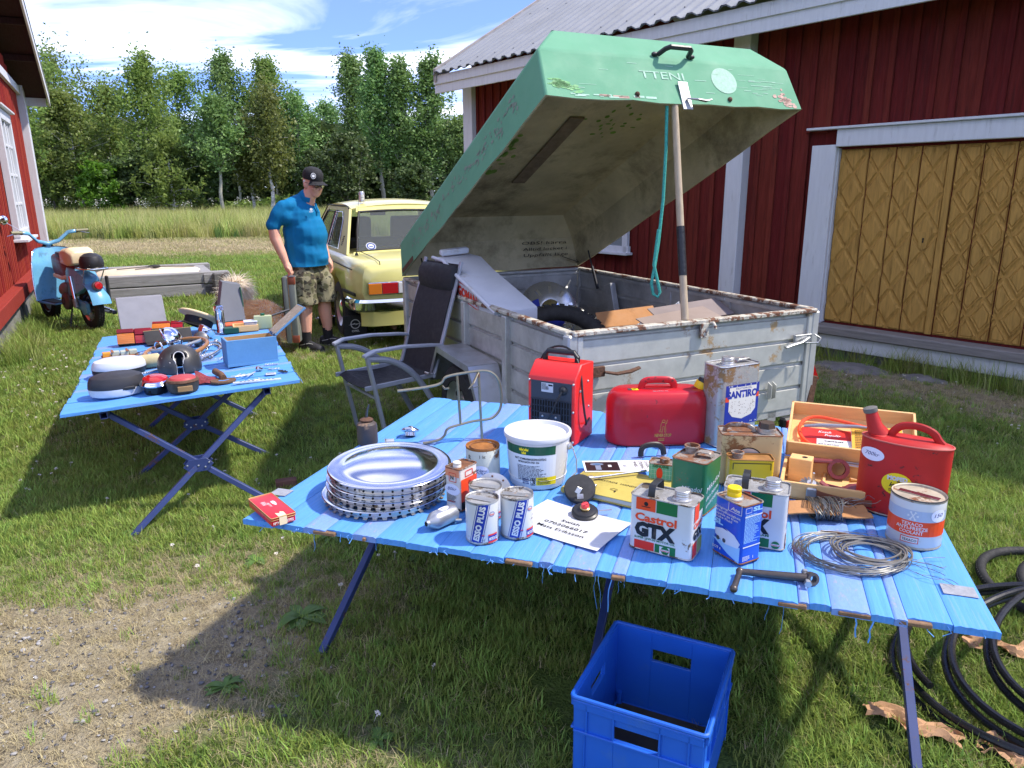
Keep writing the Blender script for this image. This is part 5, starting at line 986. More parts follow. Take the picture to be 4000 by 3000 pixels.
E_=rside(w,d);E_.rect(d*.05,h*.22,d*.95,h*.74,pORG);E_.rect(d*.05,h*.02,d*.95,h*.22,pBLK);E_.text('TÄCK EFFEKTIV',d*.62,h*.25,d*.16,pBLK,w=h*.42,rot=pi/2,bold=.03);E_.line([(d*.3,h*.78),(d*.7,h*.78),(d*.7,h*.9),(d*.3,h*.9),(d*.3,h*.78)],.003,pRED);E_.done(t);cap(t,-w*.05,-d*.18,h-.006,.013,.016,mat('milky cap',(.7,.68,.6),.4),ribs_=1,neck=False )
# --- red oil jug
b0=(3505,2035);w=mw(b0,322);h=hgt(b0,(3500,1750));c=P(3505,2000,Z1);d=w*.45;t=thing('oil_jug','tall oval red oil jug with spout, handle and 700kr sticker','oil jug',c,facecam(c)-.12);RJ=mat('dull red jug paint',S(180,32,28),.5,var=.18,vs=8,rust=.2,rs=24,rcol=(.04,.02,.02))
ov=lambda k,z,m=36:[(w/2*k*math.cos(2*pi*i/m),d/2*k*math.sin(2*pi*i/m)*(1.0),z) for i in range(m)]
MB().loft([ov(1,0),ov(1,h*.97),ov(1.0,h)],cap=False ).obj('body',RJ,t);MB().loft([ov(.99,h),ov(.9,h+.006),ov(.5,h+.011)]).obj('shoulder',RJ,t,sm=50);MB().tube([np.array(q) for q in ov(1.004,h)],.0026,6,closed=True ).obj('seam',mat('pink worn edge',S(190,96,84),.6,var=.2),t);MB().tube([np.array(q) for q in ov(1.0,.003)],.003,6,closed=True ).obj('seam',RUSTY,t)
sp=MB().tube([(-w*.31,0,h+.004),(-w*.37,-.005,h+.03),(-w*.43,-.01,h+.075)],[.030,.022,.0165],18).obj('spout',RJ,t);MB().lathe([(.019,0),(.020,.003),(.020,.013),(.015,.015),(0,.015)],(-w*.43,-.01,h+.073),20,(-.28,-.06,.95)).obj('cap',mat('grey cap',(.16,.15,.13),.6,var=.3),t);MB().lathe([(.033,0),(.034,.004),(.028,.007)],(-w*.305,0,h+.004),22).obj('spout_ring',RJ,t)
MB().tube(smooth([(-w*.18,0,h+.006),(-w*.17,0,h+.02),(-w*.08,0,h+.045),(w*.10,0,h+.05),(w*.27,0,h+.038),(w*.33,0,h+.014),(w*.38,0,h+.004)],2),.006,8,flat=1.9).obj('handle',RJ,t)
def jug(x,y,e):s=math.asin(max(-1,min(1,x/(w/2))));return ((w/2+e)*math.sin(s),-(d/2+e)*math.cos(s)-.0006,y)
D=Decal(jug);price(D,-w*.33,h*.80,w*.14,h*.088,'700kr',rot=0);D.ell(-w*.02,h*.47,w*.17,h*.15,pYEL,1,32);D.text('MOPED',-w*.13,h*.52,h*.055,pWHT,w=w*.22,bold=.06,lv=3);D.text('kannan',-w*.10,h*.43,h*.06,pBLK,w=w*.22,shear=.3,lv=3,bold=.02);D.small(-w*.10,h*.40,w*.16,h*.02,2,pBLK,4,3)
for i in range(12):D.ell(-w*.02+r.gauss(0,.05)*w,h*.45+r.gauss(0,.05)*h,w*r.uniform(.006,.02),h*r.uniform(.004,.012),mat('brown stain',S(92,60,24),.8),4,7)
D.done(t,'label')
# --- stack of wheel trims
def ring_poly(r,n,z,ph=0):return [(r*math.cos(2*pi*i/n+ph),r*math.sin(2*pi*i/n+ph),z) for i in range(n)]
rH=mw((1515,1925),238);hubs=[((1505,1932),0.0,0),((1521,1924),.024,1),((1524,1922),.046,2),((1528,1920),.068,3)];HCH=mat('scratched trim chrome',(.74,.74,.75),.13,metal=1,var=.1,vs=9)
HL=('wheel trim at the bottom of the chrome stack, shifted left','second wheel trim from the bottom of the chrome stack','wheel trim just below the topmost one in the stack','mirror-bright domed wheel trim on top of the chrome stack')
SK=mat('stained trim skirt',(.52,.50,.46),.28,metal=.9,var=.2,vs=20,rust=.3,rs=12,rcol=(.12,.07,.03));tabm=None
for (px,z,k) in hubs:
 c=P(*px,Z1);t=thing('wheel_trim',HL[k],'hubcap',c+np.array([0,0,z]),.3*k,'stack of wheel trims',(R(1.5) if k==3 else .008*k,R(-1) if k==3 else 0,.3*k))
 pf=[(0,.050),(rH*.2,.0492),(rH*.4,.0462),(rH*.56,.0405),(rH*.66,.0345),(rH*.72,.0300),(rH*.755,.0272),(rH*.78,.0262),(rH*.86,.0262),(rH*.95,.0268),(rH*.985,.026),(rH,.023),(rH*.985,.021)]
 if k<3:pf=[(rH*.80,.010),(rH*.82,.018),(rH*.93,.0225),(rH*.985,.0225),(rH,.0205),(rH*.985,.0185)]
 MB().lathe([(a_,b_+.004) for a_,b_ in pf],n=72).obj('face',HCH,t,sm=60);MB().lathe([(rH*.955,.024),(rH*.94,.007)],n=72).obj('skirt',SK,t);hb=MB()
 for i in range(40):
  a=2*pi*i/40;Mz=rotz(a)
  if tabm is None :
   b=MB();b.loft([[(rH*.94,-.008,.010),(rH*.94,.008,.010),(rH*.937,.008,.010),(rH*.937,-.008,.010)],[(rH*.94,-.007,.002),(rH*.94,.007,.002),(rH*.937,.007,.002),(rH*.937,-.007,.002)],[(rH*.972,-.006,.0),(rH*.972,.006,.0),(rH*.972,.006,.0015),(rH*.972,-.006,.0015)]]);tabm=b.obj('tab',SK,t);o=tabm
  else :o=share(tabm,t)
  o.rotation_euler=(0,0,a);q=Mz@np.array([rH*.9485,.016,.016]);hb.cyl(q-Mz@np.array([.0006,0,0]),q+Mz@np.array([.0012,0,0]),.0035,n=8)
 kind(hb.obj('rivet_holes',DARK,t),'stuff')
c=P(1437,1728,Z1);t=thing('oiler','dark rusty squirt oiler with short bent spout','oil can',c,facecam(c));s=mw((1437,1728),79)/2;DB=mat('dark oiler paint',(.07,.055,.05),.5,var=.3,vs=14,rust=.35,rs=10,rcol=(.16,.11,.08))
MB().lathe([(0,0),(s*.98,0),(s,.003),(s,s*1.65),(s*.95,s*1.95),(s*.7,s*2.15),(s*.6,s*2.2)],n=28).obj('body',DB,t);MB().lathe([(s*.5,s*2.2),(s*.66,s*2.3),(s*.66,s*2.4),(s*.5,s*2.5),(s*.2,s*2.6),(0,s*2.6)],n=24).obj('collar',RST,t);MB().tube([(0,0,s*2.55),(.001,0,s*2.9),(.004,0,s*3.3),(.012,.0,s*3.9)],[.006,.005,.004,.003],8).obj('spout',mat('dark steel',(.09,.09,.09),.4,metal=.7,var=.2),t)
# --- small chrome caps
c=P(1602,1702,Z1);s=mw((1602,1702),70)/2;t=thing('filler_cap','ribbed chrome filler cap tilted on the blue sheeting','fuel cap',c,.4,None ,(R(-18),R(10),.4));MB().lathe([(s*.6,0),(s*.6,s*.4),(s*.95,s*.5),(s,s*.62),(s*.93,s*.75),(s*.6,s*.92),(0,s*1.0)],n=28).obj('cap',CHRD,t);MB().box((0,0,s*.95),(s*.35,s*1.5,s*.3)).obj('grip',CHRD,t,bevel=.006)
c=P(1522,1738,Z1);t=thing('lamp_socket','small silver lamp socket lying behind the wheel trims','lamp part',c+np.array([0,0,.012]),.2);MB().cyl((-.018,0,0),(.018,0,0),.013,.012,18).obj('barrel',ALU,t);MB().lathe([(.0135,0),(.016,.002),(.0135,.004)],(-.016,0,0),18,(1,0,0)).obj('flange',ALU,t);MB().box((.012,-.012,-.002),(.012,.012,.012)).obj('clip',mat('blue clip',S(60,90,130),.5),t)
# --- luggage rack of bent tube
a_,b_=P(1882,1712,Z1+.004),P(1652,1732,Z1+.004);nn=np.cross(b_-a_,(0,0,1));rk=thing('luggage_rack','bent brass-coloured tube luggage rack standing behind the wheel trims','luggage rack',(a_+b_)/2-np.array([0,0,.004]))
BR=mat('tarnished brass tube',(.32,.28,.19),.35,metal=.8,var=.2,vs=12,rust=.2,rs=12);org=(a_+b_)/2-np.array([0,0,.004]);nn=nn/np.linalg.norm(nn);sg=1 if nn[1]>0 else -1
def rp_(zx,zy,off=0):return PP(1200+zx/2.2125,1400+zy/2.2125,(a_+b_)/2+nn*sg*off,nn)-org
loop=[(780,282),(900,268),(1040,247),(1130,228),(1168,205),(1182,168),(1240,146),(1380,122),(1520,104),(1590,116),(1645,165),(1672,250),(1682,370),(1665,450),(1620,505),(1570,527),(1440,540),(1320,572),(1230,597),(1200,622),(1192,665),(1150,702),(1080,722),(1000,733)]
MB().tube(smooth([rp_(*q) for q in loop],2),.0052,8).obj('frame_tube',BR,rk);MB().tube([rp_(1295,150),rp_(1310,350),rp_(1325,565)],.0052,8).obj('cross_tube',BR,rk);MB().tube([rp_(1480,112),rp_(1495,400),rp_(1505,600),rp_(1512,692)],.0052,8).obj('cross_tube',BR,rk);MB().tube([rp_(1480,115,.0),rp_(1435,215,-.03),rp_(1395,262,-.05),rp_(1490,240,-.03)],.005,6,flat=.4).obj('bracket',BR,rk);MB().tube([rp_(1170,240),rp_(1190,262,-.02),rp_(1225,258,-.03)],.004,6).obj('bracket',BR,rk)
# --- grey plate leaning behind the oil cans
c=P(1925,1985,Z1);t=thing('clutch_plate','round grey riveted plate leaning behind the ESSO cans','plate',c,facecam(c));b=MB().lathe([(.018,-.001),(.058,-.001),(.058,.001),(.018,.001),(.018,-.001)],n=32);b.xf(rotx(R(68)),(0,.0,.055));b.obj('disc',TIN,t)
for i in range(8):q=rotx(R(68))@np.array([.047*math.cos(i*pi/4),.047*math.sin(i*pi/4),.0015])+np.array([0,0,.055]);MB().sphere(q,.0035,8,5).obj('rivet',RST,t)
# --- aluminium cartridge
c=P(1728,2052,Z1);t=thing('cartridge','grey aluminium cartridge lying with its nozzle forward','canister',c+np.array([0,0,.026]),R(48));AL2=mat('cast aluminium',(.42,.43,.44),.38,metal=.8,var=.15,vs=16);MB().lathe([(.007,-.062),(.0095,-.060),(.010,-.054),(.014,-.05),(.024,-.036),(.0265,-.026),(.0265,.04),(.025,.046),(0,.046)],n=28,axis=(1,0,0)).obj('body',AL2,t);MB().cyl((-.0625,0,0),(-.058,0,0),.0068,n=14).obj('nozzle_hole',DARK,t);MB().tube([(.03,-.022,-.012),(.05,-.026,-.018),(.052,-.02,-.024)],.004,6).obj('bracket',TIN,t)
D=Decal(lambda x,y,e:(x,-.0268*math.sin(.25+y/.0268)*1.0-e*.3,.0268*math.cos(.25+y/.0268)+e));D.ell(.005,-.006,.018,.011,STK,2);D.text('70kr',-.009,-.009,.007,INK,w=.016,lv=4);D.done(t,'price_sticker')
# --- paper sign
q4=[P(x,y,Z1) for x,y in ((2057,2093),(2315,2168),(2449,2034),(2103,1932))];c=sum(q4)/4;ax=(q4[1]-q4[0]+q4[2]-q4[3])/2;w=.295;h=.208;a=ang(ax)
t=thing('paper_sign','white laminated paper sign with Swish number','sign',c,a);MB().grid(lambda u,v:((u-.5)*w,(v-.5)*h,.002+.004*(u-.5)**2*4+.003*math.sin(3*v)),8,6).obj('sheet',mat('laminated paper',(.64,.64,.64),.25,var=.02,coat=.3),t,solid=.0006)
D=flat((0,0,.006),(1,0,0),(0,1,0))
for k,(s,w_) in enumerate((('Swish',.062),('0702066017',.145),('Mats Eriksson',.155))):D.text(s,.0,-.004-.029*k,.0145,pBLK,al='c',w=w_,bold=.012)
D.ell(-.01,.092,.0025,.0025,pDGR,2,10);D.ell(.012,.090,.0025,.0025,pDGR,2,10);D.done(t,'lettering')
# --- fuel caps
KEY=mat('key steel',(.6,.58,.52),.3,metal=.9,var=.1)
c=P(2284,2018,Z1);t=thing('filler_cap','black locking fuel cap with red centre on the paper sign','fuel cap',c+np.array([0,0,.005]),.2,None ,(R(14),R(-4),.2));s=mw((2284,2018),104)/2;MB().lathe([(0,0),(s*.6,0),(s*.6,.008),(s,.009),(s,.015),(s*.86,.018),(s*.82,.022),(s*.55,.025),(0,.025)],n=36).obj('cap',BLK,t);MB().lathe([(s*.36,.025),(s*.38,.030),(s*.3,.032),(s*.28,.030)],n=24).obj('brass_ring',mat('brass',(.55,.40,.16),.3,metal=.9,var=.1),t);MB().lathe([(s*.30,.028),(s*.30,.040),(s*.26,.043),(0,.043)],n=24).obj('lock_button',mat('coral red plastic',S(222,66,70),.4,var=.05),t)
for y in (-.006,.008):MB().box((0,y,.0432),(s*.5,.0016,.0014),rotz(.3)).obj('slot',DARK,t)
MB().box((.065,.0,.006),(.04,.006,.0018),rotz(-.1)).obj('key',KEY,t,bevel=.0004)
c=P(2264,1950,Z1);t=thing('filler_cap','black rubbery fuel cap with a key in it, leaning on the book','fuel cap',c+np.array([0,0,.0]),facecam(c));s=mw((2264,1950),122)/2;b=MB().lathe([(0,-.008),(s*.96,-.008),(s,-.004),(s,.008),(s*.95,.012),(s*.5,.014),(0,.014)],n=36);b.xf(rotx(R(42)),(0,.0,s*.68));b.obj('cap',BLKM,t)
for k in (0,1):MB().box((0,0,0),(.016,.0016,.020)).xf(rotx(-.3)@roty(.5+k),(-.004+.006*k,-s*.30-.02,s*.70+.010-.02*k)).obj('key',KEY,t,bevel=.0006)
# --- workshop manual, leaflet and lever
pb=[P(2200,1925,Z1),P(2462,1985,Z1)];a=ang(pb[1]-pb[0]);w=.30;n=np.array([-math.sin(a),math.cos(a),0]);u=np.array([math.cos(a),math.sin(a),0]);dpt=.232;c=pb[0]+u*w/2+n*dpt/2
t=thing('workshop_manual','worn mustard yellow workshop manual binder','book',c,a);MU=mat('mustard cover',S(186,168,84),.55,var=.14,vs=7,dirt=.25,rs=7,dcol=S(120,104,52),bump=.08,bs=30)
MB().box((0,0,.010),(w-.012,dpt-.012,.015)).obj('pages',mat('page block',(.62,.6,.5),.8,var=.1,vs=30,stretch=(1,1,40)),t);
for z in (.0015,.0195):MB().box((0,0,z),(w,dpt,.003)).obj('cover',MU,t,bevel=.001)
MB().cyl((-w/2,-dpt/2,.0105),(-w/2,dpt/2,.0105),.0105,n=14).obj('spine',MU,t)
D=flat((0,0,.0214),(1,0,0),(0,1,0));D.text('VERKSTADS  HANDBOK',-.1,-.008,.011,pBLK,w=.185,bold=.01);D.oval(.0,-.055,.013,.009,.0012,pBLK,1,20);D.oval(.0,-.055,.008,.0055,.001,pBLK,1,16);D.rect(.006,-.075,.012,-.062,pBLK);D.done(t,'lettering')
zb=Z1+.022;pl_=[P(x,y,zb) for x,y in ((2305,1850),(2530,1845),(2528,1797),(2286,1796))];c=sum(pl_)/4;a=ang(pl_[1]-pl_[0]+pl_[2]-pl_[3]);t=thing('leaflet','glossy leaflet reading CLASSIC STEERING WHEEL on the manual','leaflet',c,a);w,h=.235,.105;MB().box((0,0,.0006),(w,h,.0012)).obj('sheet',mat('glossy card',(.76,.76,.75),.25,var=.02),t)
D=flat((0,0,.0014),(1,0,0),(0,1,0));D.rect(-w*.47,-h*.42,w*.02,h*.36,pr('photo dark',(.018,.012,.012)));D.ell(-w*.30,h*.15,w*.10,h*.10,pr('photo steel',S(120,130,150)),2);D.ell(-w*.30,h*.15,w*.06,h*.06,pr('photo glass',S(70,110,150)),3);D.rect(-w*.33,-h*.35,-w*.25,h*.08,pr('photo steel',S(120,130,150)),2);D.rect(-w*.14,-h*.1,-w*.09,h*.08,pWHT,2)
for k,s in enumerate(('CLASSIC','STEERING','WHEEL')):D.text(s,w*(.42-.085*k),-h*.02+h*.42,h*.11,pBLK,w=h*.75*(.8,.9,.7)[k],rot=-pi/2,lv=2)
D.small(w*.08,h*.1,w*.08,h*.07,3,pGRY,3);D.done(t,'print')
p_=[P(2308,1868,zb+.008),P(2525,1838,zb+.012)];t=thing('column_lever','steel lever with ball end lying across the manual','lever',(p_[0]+p_[1])/2-np.array([0,0,.01]));o=np.array(t.location);MB().tube([p_[0]-o,p_[0]*.8+p_[1]*.2-o,p_[1]-o],[.0055,.0045,.0035],10).obj('rod',CHRD,t);MB().box(tuple(p_[0]-o),(.02,.014,.016),rotz(.2)).obj('clamp',ALU,t,bevel=.003);q=P(2324,1898,zb+.004);MB().tube([p_[0]-o+np.array([-.005,0,0]),(p_[0]*.5+q*.5)-o+np.array([-.006,0,0]),q-o],[.005,.004,.004],8).obj('arm',ALU,t);MB().sphere(q-o,.0065,10,8).obj('ball',CHRD,t)
# --- red cigarette tin
pc=[P(x,y,Z1+.026) for x,y in ((980,1947),(1050,2031),(1145,2006),(1068,1922))];c=sum(pc)/4;a=ang(pc[2]-pc[1]+pc[3]-pc[0]);w=float(np.linalg.norm(pc[2]-pc[1]));d=float(np.linalg.norm(pc[1]-pc[0]));h=.027;t=thing('cigarette_tin','flat red tin box with torn paper seal on the table corner','tin box',(c[0],c[1],Z1),a);RT=mat('red tin box',S(206,28,40),.35,var=.06,rust=.05,rs=20)
MB().box((0,0,h*.37),(w,d,h*.72)).obj('base',RT,t,bevel=.003,seg=2);MB().box((0,0,h*.86),(w+.002,d+.002,h*.26)).obj('lid',RT,t,bevel=.003,seg=2);MB().tube([np.array(q) for q in rr(w+.003,d+.003,.004,3,h*.98)],.0014,6,closed=True ).obj('gold_edge',mat('gold edge',S(190,160,96),.35,metal=.6),t);MB().tube([np.array(q) for q in rr(w+.0035,d+.0035,.004,3,h*.73)],.0011,6,closed=True ).obj('gold_edge',MATS['gold edge'],t)
D=flat((0,0,h*.992),(1,0,0),(0,1,0));D.text('FIFTY',-w*.1,d*.12,.007,pWHT,rot=pi/2+pi,w=d*.18,bold=.02);D.small(-w*.28,d*.2,w*.2,.006,5,pWHT,6);D.poly([(w*(.18+.09*math.cos(t_)),d*(.08+.10*math.sin(t_)*(1+.2*math.sin(3*t_)))) for t_ in np.linspace(0,2*pi,14,endpoint=False )],pWHT);D.done(t,'lettering');D=flat((-w/2,-d/2-.0015,0),(1,0,0),(0,0,1));D.text('FIFTY CIGARETTES',w*.05,h*.2,h*.3,pWHT,w=w*.85,bold=.03);D.rect(w*.3,h*.02,w*.62,h*.95,mat('paper seal',S(226,206,170),.7,var=.1),4);D.done(t,'lettering');D=flat((0,0,h),(1,0,0),(0,1,0));D.poly([(-w*.2,-d*.5),(w*.12,-d*.5),(w*.14,-d*.36),(w*.02,-d*.32),(-w*.04,-d*.38),(-w*.2,-d*.34)],MATS['paper seal'],2);D.done(t,'torn_seal')
# --- dark strap handle behind the teal tin
c=P(2548,1782,Z1);t=MB().tube(smooth([(-.045,0,.004),(-.045,.0,.03),(-.03,.0,.045),(.02,.0,.045),(.04,.0,.03),(.045,0,.004)],2),.007,8,flat=1.6).obj('bakelite_handle',mat('brown black leather',(.035,.025,.02),.45,var=.3));place(t,c,.2);tag(t,'curved dark brown handle standing behind the teal tin','handle')
# --- wooden tool case
p0_,p1_=P(3040,1940,Z1),P(3345,1985,Z1);a=ang(p1_-p0_);u=np.array([math.cos(a),math.sin(a),0]);n=np.array([-math.sin(a),math.cos(a),0]);W_,D2,H2=.40,.245,.055;c=p0_+u*W_/2+n*D2/2;t=thing('tool_case','open pine tool case with leather strap handle','tool case',c,a);PN=mat('pine box wood',S(222,178,118),.6,var=.14,vs=5,stretch=(1.5,9,9),bump=.08,bs=40)
b=MB().box((0,0,.004),(W_,D2,.008));
for bx in (((0,-D2/2+.005,H2/2),(W_,.010,H2)),((0,D2/2-.005,H2/2),(W_,.010,H2)),((-W_/2+.005,0,H2/2),(.010,D2-.02,H2)),((W_/2-.005,0,H2/2),(.010,D2-.02,H2))):b.box(*bx)
b.obj('base',PN,t,bevel=.001);lm_=rotx(R(20));lo_=np.array([0,D2/2+.004,H2+.002])
b=MB();ld=.245
for bx in (((0,ld/2,.003),(W_,ld,.006)),((0,.004,.030),(W_,.008,.055)),((0,ld-.004,.030),(W_,.008,.055)),((-W_/2+.004,ld/2,.030),(.008,ld,.055)),((W_/2-.004,ld/2,.030),(.008,ld,.055))):b.box(*bx)
lid_=b.xf(lm_,lo_).obj('lid',PN,t,bevel=.001)
MB().cyl((-W_*.4,D2/2+.002,H2+.003),(W_*.4,D2/2+.002,H2+.003),.0028,n=8).obj('hinge',TIN,t)
MB().tube(smooth([(-.10,-D2/2-.006,H2*.62),(-.06,-D2/2-.012,H2*.5),(0,-D2/2-.014,H2*.40),(.06,-D2/2-.012,H2*.45),(.10,-D2/2-.006,H2*.55)],2),.0028,6,flat=4.2).obj('handle',mat('brown leather',S(126,74,50),.55,var=.15),t)
for x in (-.105,.105):MB().box((x,-D2/2-.006,H2*.6),(.03,.014,.028)).obj('handle_clip',ZN,t,bevel=.003)
MB().box((-.07,.005,.011),(.008,D2-.03,.012)).obj('divider',PN,t);MB().box((.085,.02,.03),(.02,.03,.045)).obj('divider',PN,t)
def incase(x,y,z=.008):return c+u*x+n*y+np.array([0,0,z])
def inlid(x,y,z=.006):return c+rotz(a)@(lm_@np.array([x,y,z])+lo_)
MAR=mat('maroon casting',S(122,54,58),.45,var=.12,vs=12,coat=.1)
t=thing('clamp_arm','maroon cast clamp arm with ring lying at the back of the tool case','clamp',incase(-.07,.085,.01),a);MB().lathe([(.022,-.014),(.034,-.014),(.034,.014),(.022,.014),(.022,-.014)],(.04,0,.034),24,(.1,-.9,.3)).obj('ring',MAR,t);MB().tube([(-.11,.01,.05),(-.03,.005,.052),(.02,0,.058)],[.016,.014,.012],10,flat=.6).obj('arm',MAR,t)
t=thing('wood_block','pale pine block with a drilled hole inside the tool case','block',incase(-.145,.035,.008),a-.1);MB().box((0,0,.04),(.07,.05,.08)).obj('block',PN,t,bevel=.002);MB().lathe([(0,0),(.009,0)],(.01,0,.0806),16).obj('drill_hole',DARK,t)
t=thing('wire_brush','round grey wire brush with spindle inside the tool case','brush',incase(-.11,-.05,.008),a,None ,(.35,.1,a));b=MB();r=random.Random(2)
for i in range(420):th=r.uniform(0,2*pi);q=np.array([math.cos(th),math.sin(th),0]);z=r.uniform(-.006,.006);b.tube([q*.010+np.array([0,0,.02]),q*r.uniform(.032,.037)+np.array([0,0,.02+z])],.0006,3,caps=False )
kind(b.obj('bristles',mat('steel wire',(.30,.29,.27),.35,metal=.8,var=.3,vs=60),t),'stuff');MB().cyl((0,0,.006),(0,0,.034),.014,n=18).obj('hub',TIN,t);MB().cyl((0,0,.0),(0,0,.075),.0035,n=10).obj('spindle',TIN,t)
t=thing('saw_guard','maroon hump-shaped saw guard at the front of the tool case','guard',incase(.035,-.06,.008),a);b=MB();
b.loft([[(x*.062,y*.5,z*k) for x,z in ((-1,.0),(-.9,.022),(-.55,.04),(0,.048),(.55,.036),(.9,.016),(1,0))] for y,k in ((-.05,.8),(-.02,1),(.02,1),(.05,.8))],cap=True ,closed=False ).obj('shell',MAR,t,solid=.004);D=flat((0,-.026,.0),(1,0,.05),(0,.25,.97));D.ell(0,.034,.014,.006,pr('maroon print',S(170,110,110)),2);D.done(t,'badge')
t=thing('angle_bracket','small maroon folded bracket beside the wire brush','bracket',incase(-.055,-.075,.008),a-.3);MB().box((0,0,.026),(.065,.022,.006),roty(.5)).box((.01,.012,.02),(.06,.005,.03)).obj('plate',MAR,t,bevel=.002)
t=thing('saw_part','maroon notched plate standing next to the red jug','plate',incase(.135,-.035,.008),a+.3);MB().prism([(-.02,0),(.035,0),(.04,.045),(.012,.06),(-.008,.05),(-.02,.038),(-.008,.026)],-.003,.003,'y').obj('plate',MAR,t,bevel=.001)
t=thing('cotton_wad','white polishing bonnet in the tool case','pad',incase(.09,.0,.012),a);b=MB().sphere((0,0,.022),(.05,.045,.024),20,12);b.v=[tuple(np.array(p)*(1+.06*math.sin(60*p[0])*math.cos(55*p[1]))) for p in b.v];b.obj('pad',mat('lambswool',(.72,.66,.55),.95,var=.1,vs=40,bump=.6,bs=120),t,sm=80)
t=thing('steel_rod','thin bright steel rod along the back of the tool case','rod',incase(.07,.105,.045),a);MB().cyl((-.07,0,.01),(.1,0,.0),.0035,n=10).obj('rod',ALU,t)
t=thing('brass_fitting','small brown brass T-fitting in the tool case','fitting',incase(.03,.035,.02),a+.3);MB().tube([(-.025,0,.012),(0,0,.01),(.03,.01,.008)],[.009,.005,.004],8).tube([(0,-.015,.008),(.004,.0,.01),(.006,.018,.012)],.004,8).obj('body',mat('tan plastic',S(176,118,52),.5),t)
t=thing('brochure','red brochure under the hose in the case lid','brochure',inlid(-.07,.10,.0075),a,None ,(R(20),0,a+.05));MB().box((0,0,0),(.17,.12,.002)).obj('cover',pr('brochure red',S(214,48,34)),t);D=flat((-.085,-.06,.0014),(1,0,0),(0,1,0));D.text('Kosch',.055,.095,.012,pWHT,shear=.3,bold=.02);D.text('Populär',.075,.078,.012,pWHT,shear=.3,bold=.02);D.rect(.05,.004,.165,.062,pWHT);D.small(.075,.053,.08,.010,1,pBLK,9);D.small(.055,.035,.1,.007,4,pDGR,3);D.done(t,'print')
t=thing('booklet','yellow instruction booklet folded over the case lid','booklet',inlid(.085,.10,.02),a,None ,(R(28),R(-4),a+.04));MB().box((0,0,.0),(.16,.13,.006)).obj('pages',pWHT,t);MB().box((0,.002,.004),(.158,.13,.002)).obj('cover',pr('booklet yellow',S(238,176,60)),t);D=flat((-.08,-.06,.0054),(1,0,0),(0,1,0));D.small(.012,.11,.05,.008,11,pr('booklet brown',S(120,84,30)),5);D.oval(.125,.095,.016,.009,.001,pr('booklet brown',S(120,84,30)),1,16);D.done(t,'print')
OH=mat('orange hose',S(238,84,40),.4,var=.05);t=thing('grease_hose','orange rubber hose curled in the case lid with steel nozzle','hose',inlid(-.05,.1,.02),a);o=np.array(t.location);pts=[inlid(x,y,z)-o for x,y,z in ((-.03,.02,.02),(-.11,.03,.022),(-.165,.09,.022),(-.165,.17,.022),(-.12,.21,.026),(-.04,.19,.03),(.03,.165,.035),(.08,.15,.035))]
Mi=np.array(rotz(-a));MB().tube([Mi@q for q in smooth(pts,2)],.0062,8).obj('hose',OH,t);pts=[inlid(x,y,.045)-o for x,y in ((-.15,.115),(-.10,.130),(.02,.145),(.05,.145))];MB().tube([Mi@q for q in pts],[.005,.0075,.0065,.004],10).obj('nozzle',mat('grey nozzle',(.3,.3,.32),.35,metal=.6),t)
# --- wire on cardboard, wire coil, crank
WR=mat('grey wire',(.20,.20,.19),.4,metal=.75,var=.3,vs=40);CBD=mat('cardboard',S(178,128,82),.85,var=.12,vs=6,dirt=.15,rs=6,dcol=S(120,82,50),bump=.1,bs=60)
c=P(3225,2015,Z1);t=thing('wire_card','brown cardboard piece wound with grey steel wire','wire',c,R(-6));r=random.Random(4);MB().grid(lambda u_,v:((u_-.5)*.24,(v-.5)*.085,.022+.006*math.sin(6*u_)+.004*math.sin(9*v)),10,4).obj('card',CBD,t,solid=.004);b=MB()
for i in range(46):
 x=-.045+.075*r.random();tl_=r.uniform(-.35,.35);sy,sz=r.uniform(.046,.056),r.uniform(.018,.03);b.tube([(x+tl_*.05*math.sin(q),sy*math.cos(q),.022+sz*math.sin(q)+(.004 if math.sin(q)>0 else 0)) for q in np.linspace(0,2*pi,18,endpoint=False )],.0011,4,closed=True )
for i in range(7):q=[np.array([.03,r.uniform(-.03,.03),.05])];[q.append(q[-1]+np.array([r.uniform(.0,.035),r.uniform(-.02,.02),r.uniform(-.02,.015)])) for _ in range(5)];b.tube(smooth([np.array([x_,y_,max(.004,z_)]) for x_,y_,z_ in q],2),.0009,4)
kind(b.obj('wire_turns',WR,t),'stuff')
c=P(3340,2170,Z1);t=thing('wire_coil','loose coil of grey control cable spread on the blue sheeting','wire coil',c,R(-8));b=MB();WR2=mat('cable sheath',(.25,.235,.20),.45,metal=.6,var=.25,vs=20)
for i in range(24):
 cx,cy,rx,ry,ph=r.gauss(-.012,.008),r.gauss(0,.007),r.uniform(.118,.138),r.uniform(.092,.108),r.uniform(0,6);z=.003+.012*r.random();b.tube([(cx+rx*math.cos(q)*(1+.02*math.sin(2*q+ph)),cy+ry*math.sin(q),z+.004*math.sin(3*q+ph)) for q in np.linspace(0,2*pi,40,endpoint=False )],.00095,4,closed=True )
kind(b.obj('thin_wire',WR,t),'stuff')
for i in range(9):
 cx,cy,rx,ry,ph=.035+r.gauss(0,.012),.005+r.gauss(0,.01),r.uniform(.06,.095),r.uniform(.05,.078),r.uniform(0,6);z=.008+.003*i*.5;MB().tube([(cx+rx*math.cos(q),cy+ry*math.sin(q),z+.004*math.sin(2*q+ph)) for q in np.linspace(0,2*pi,40,endpoint=False )],.0026,6,closed=True ).obj('cable_turn',WR2,t)
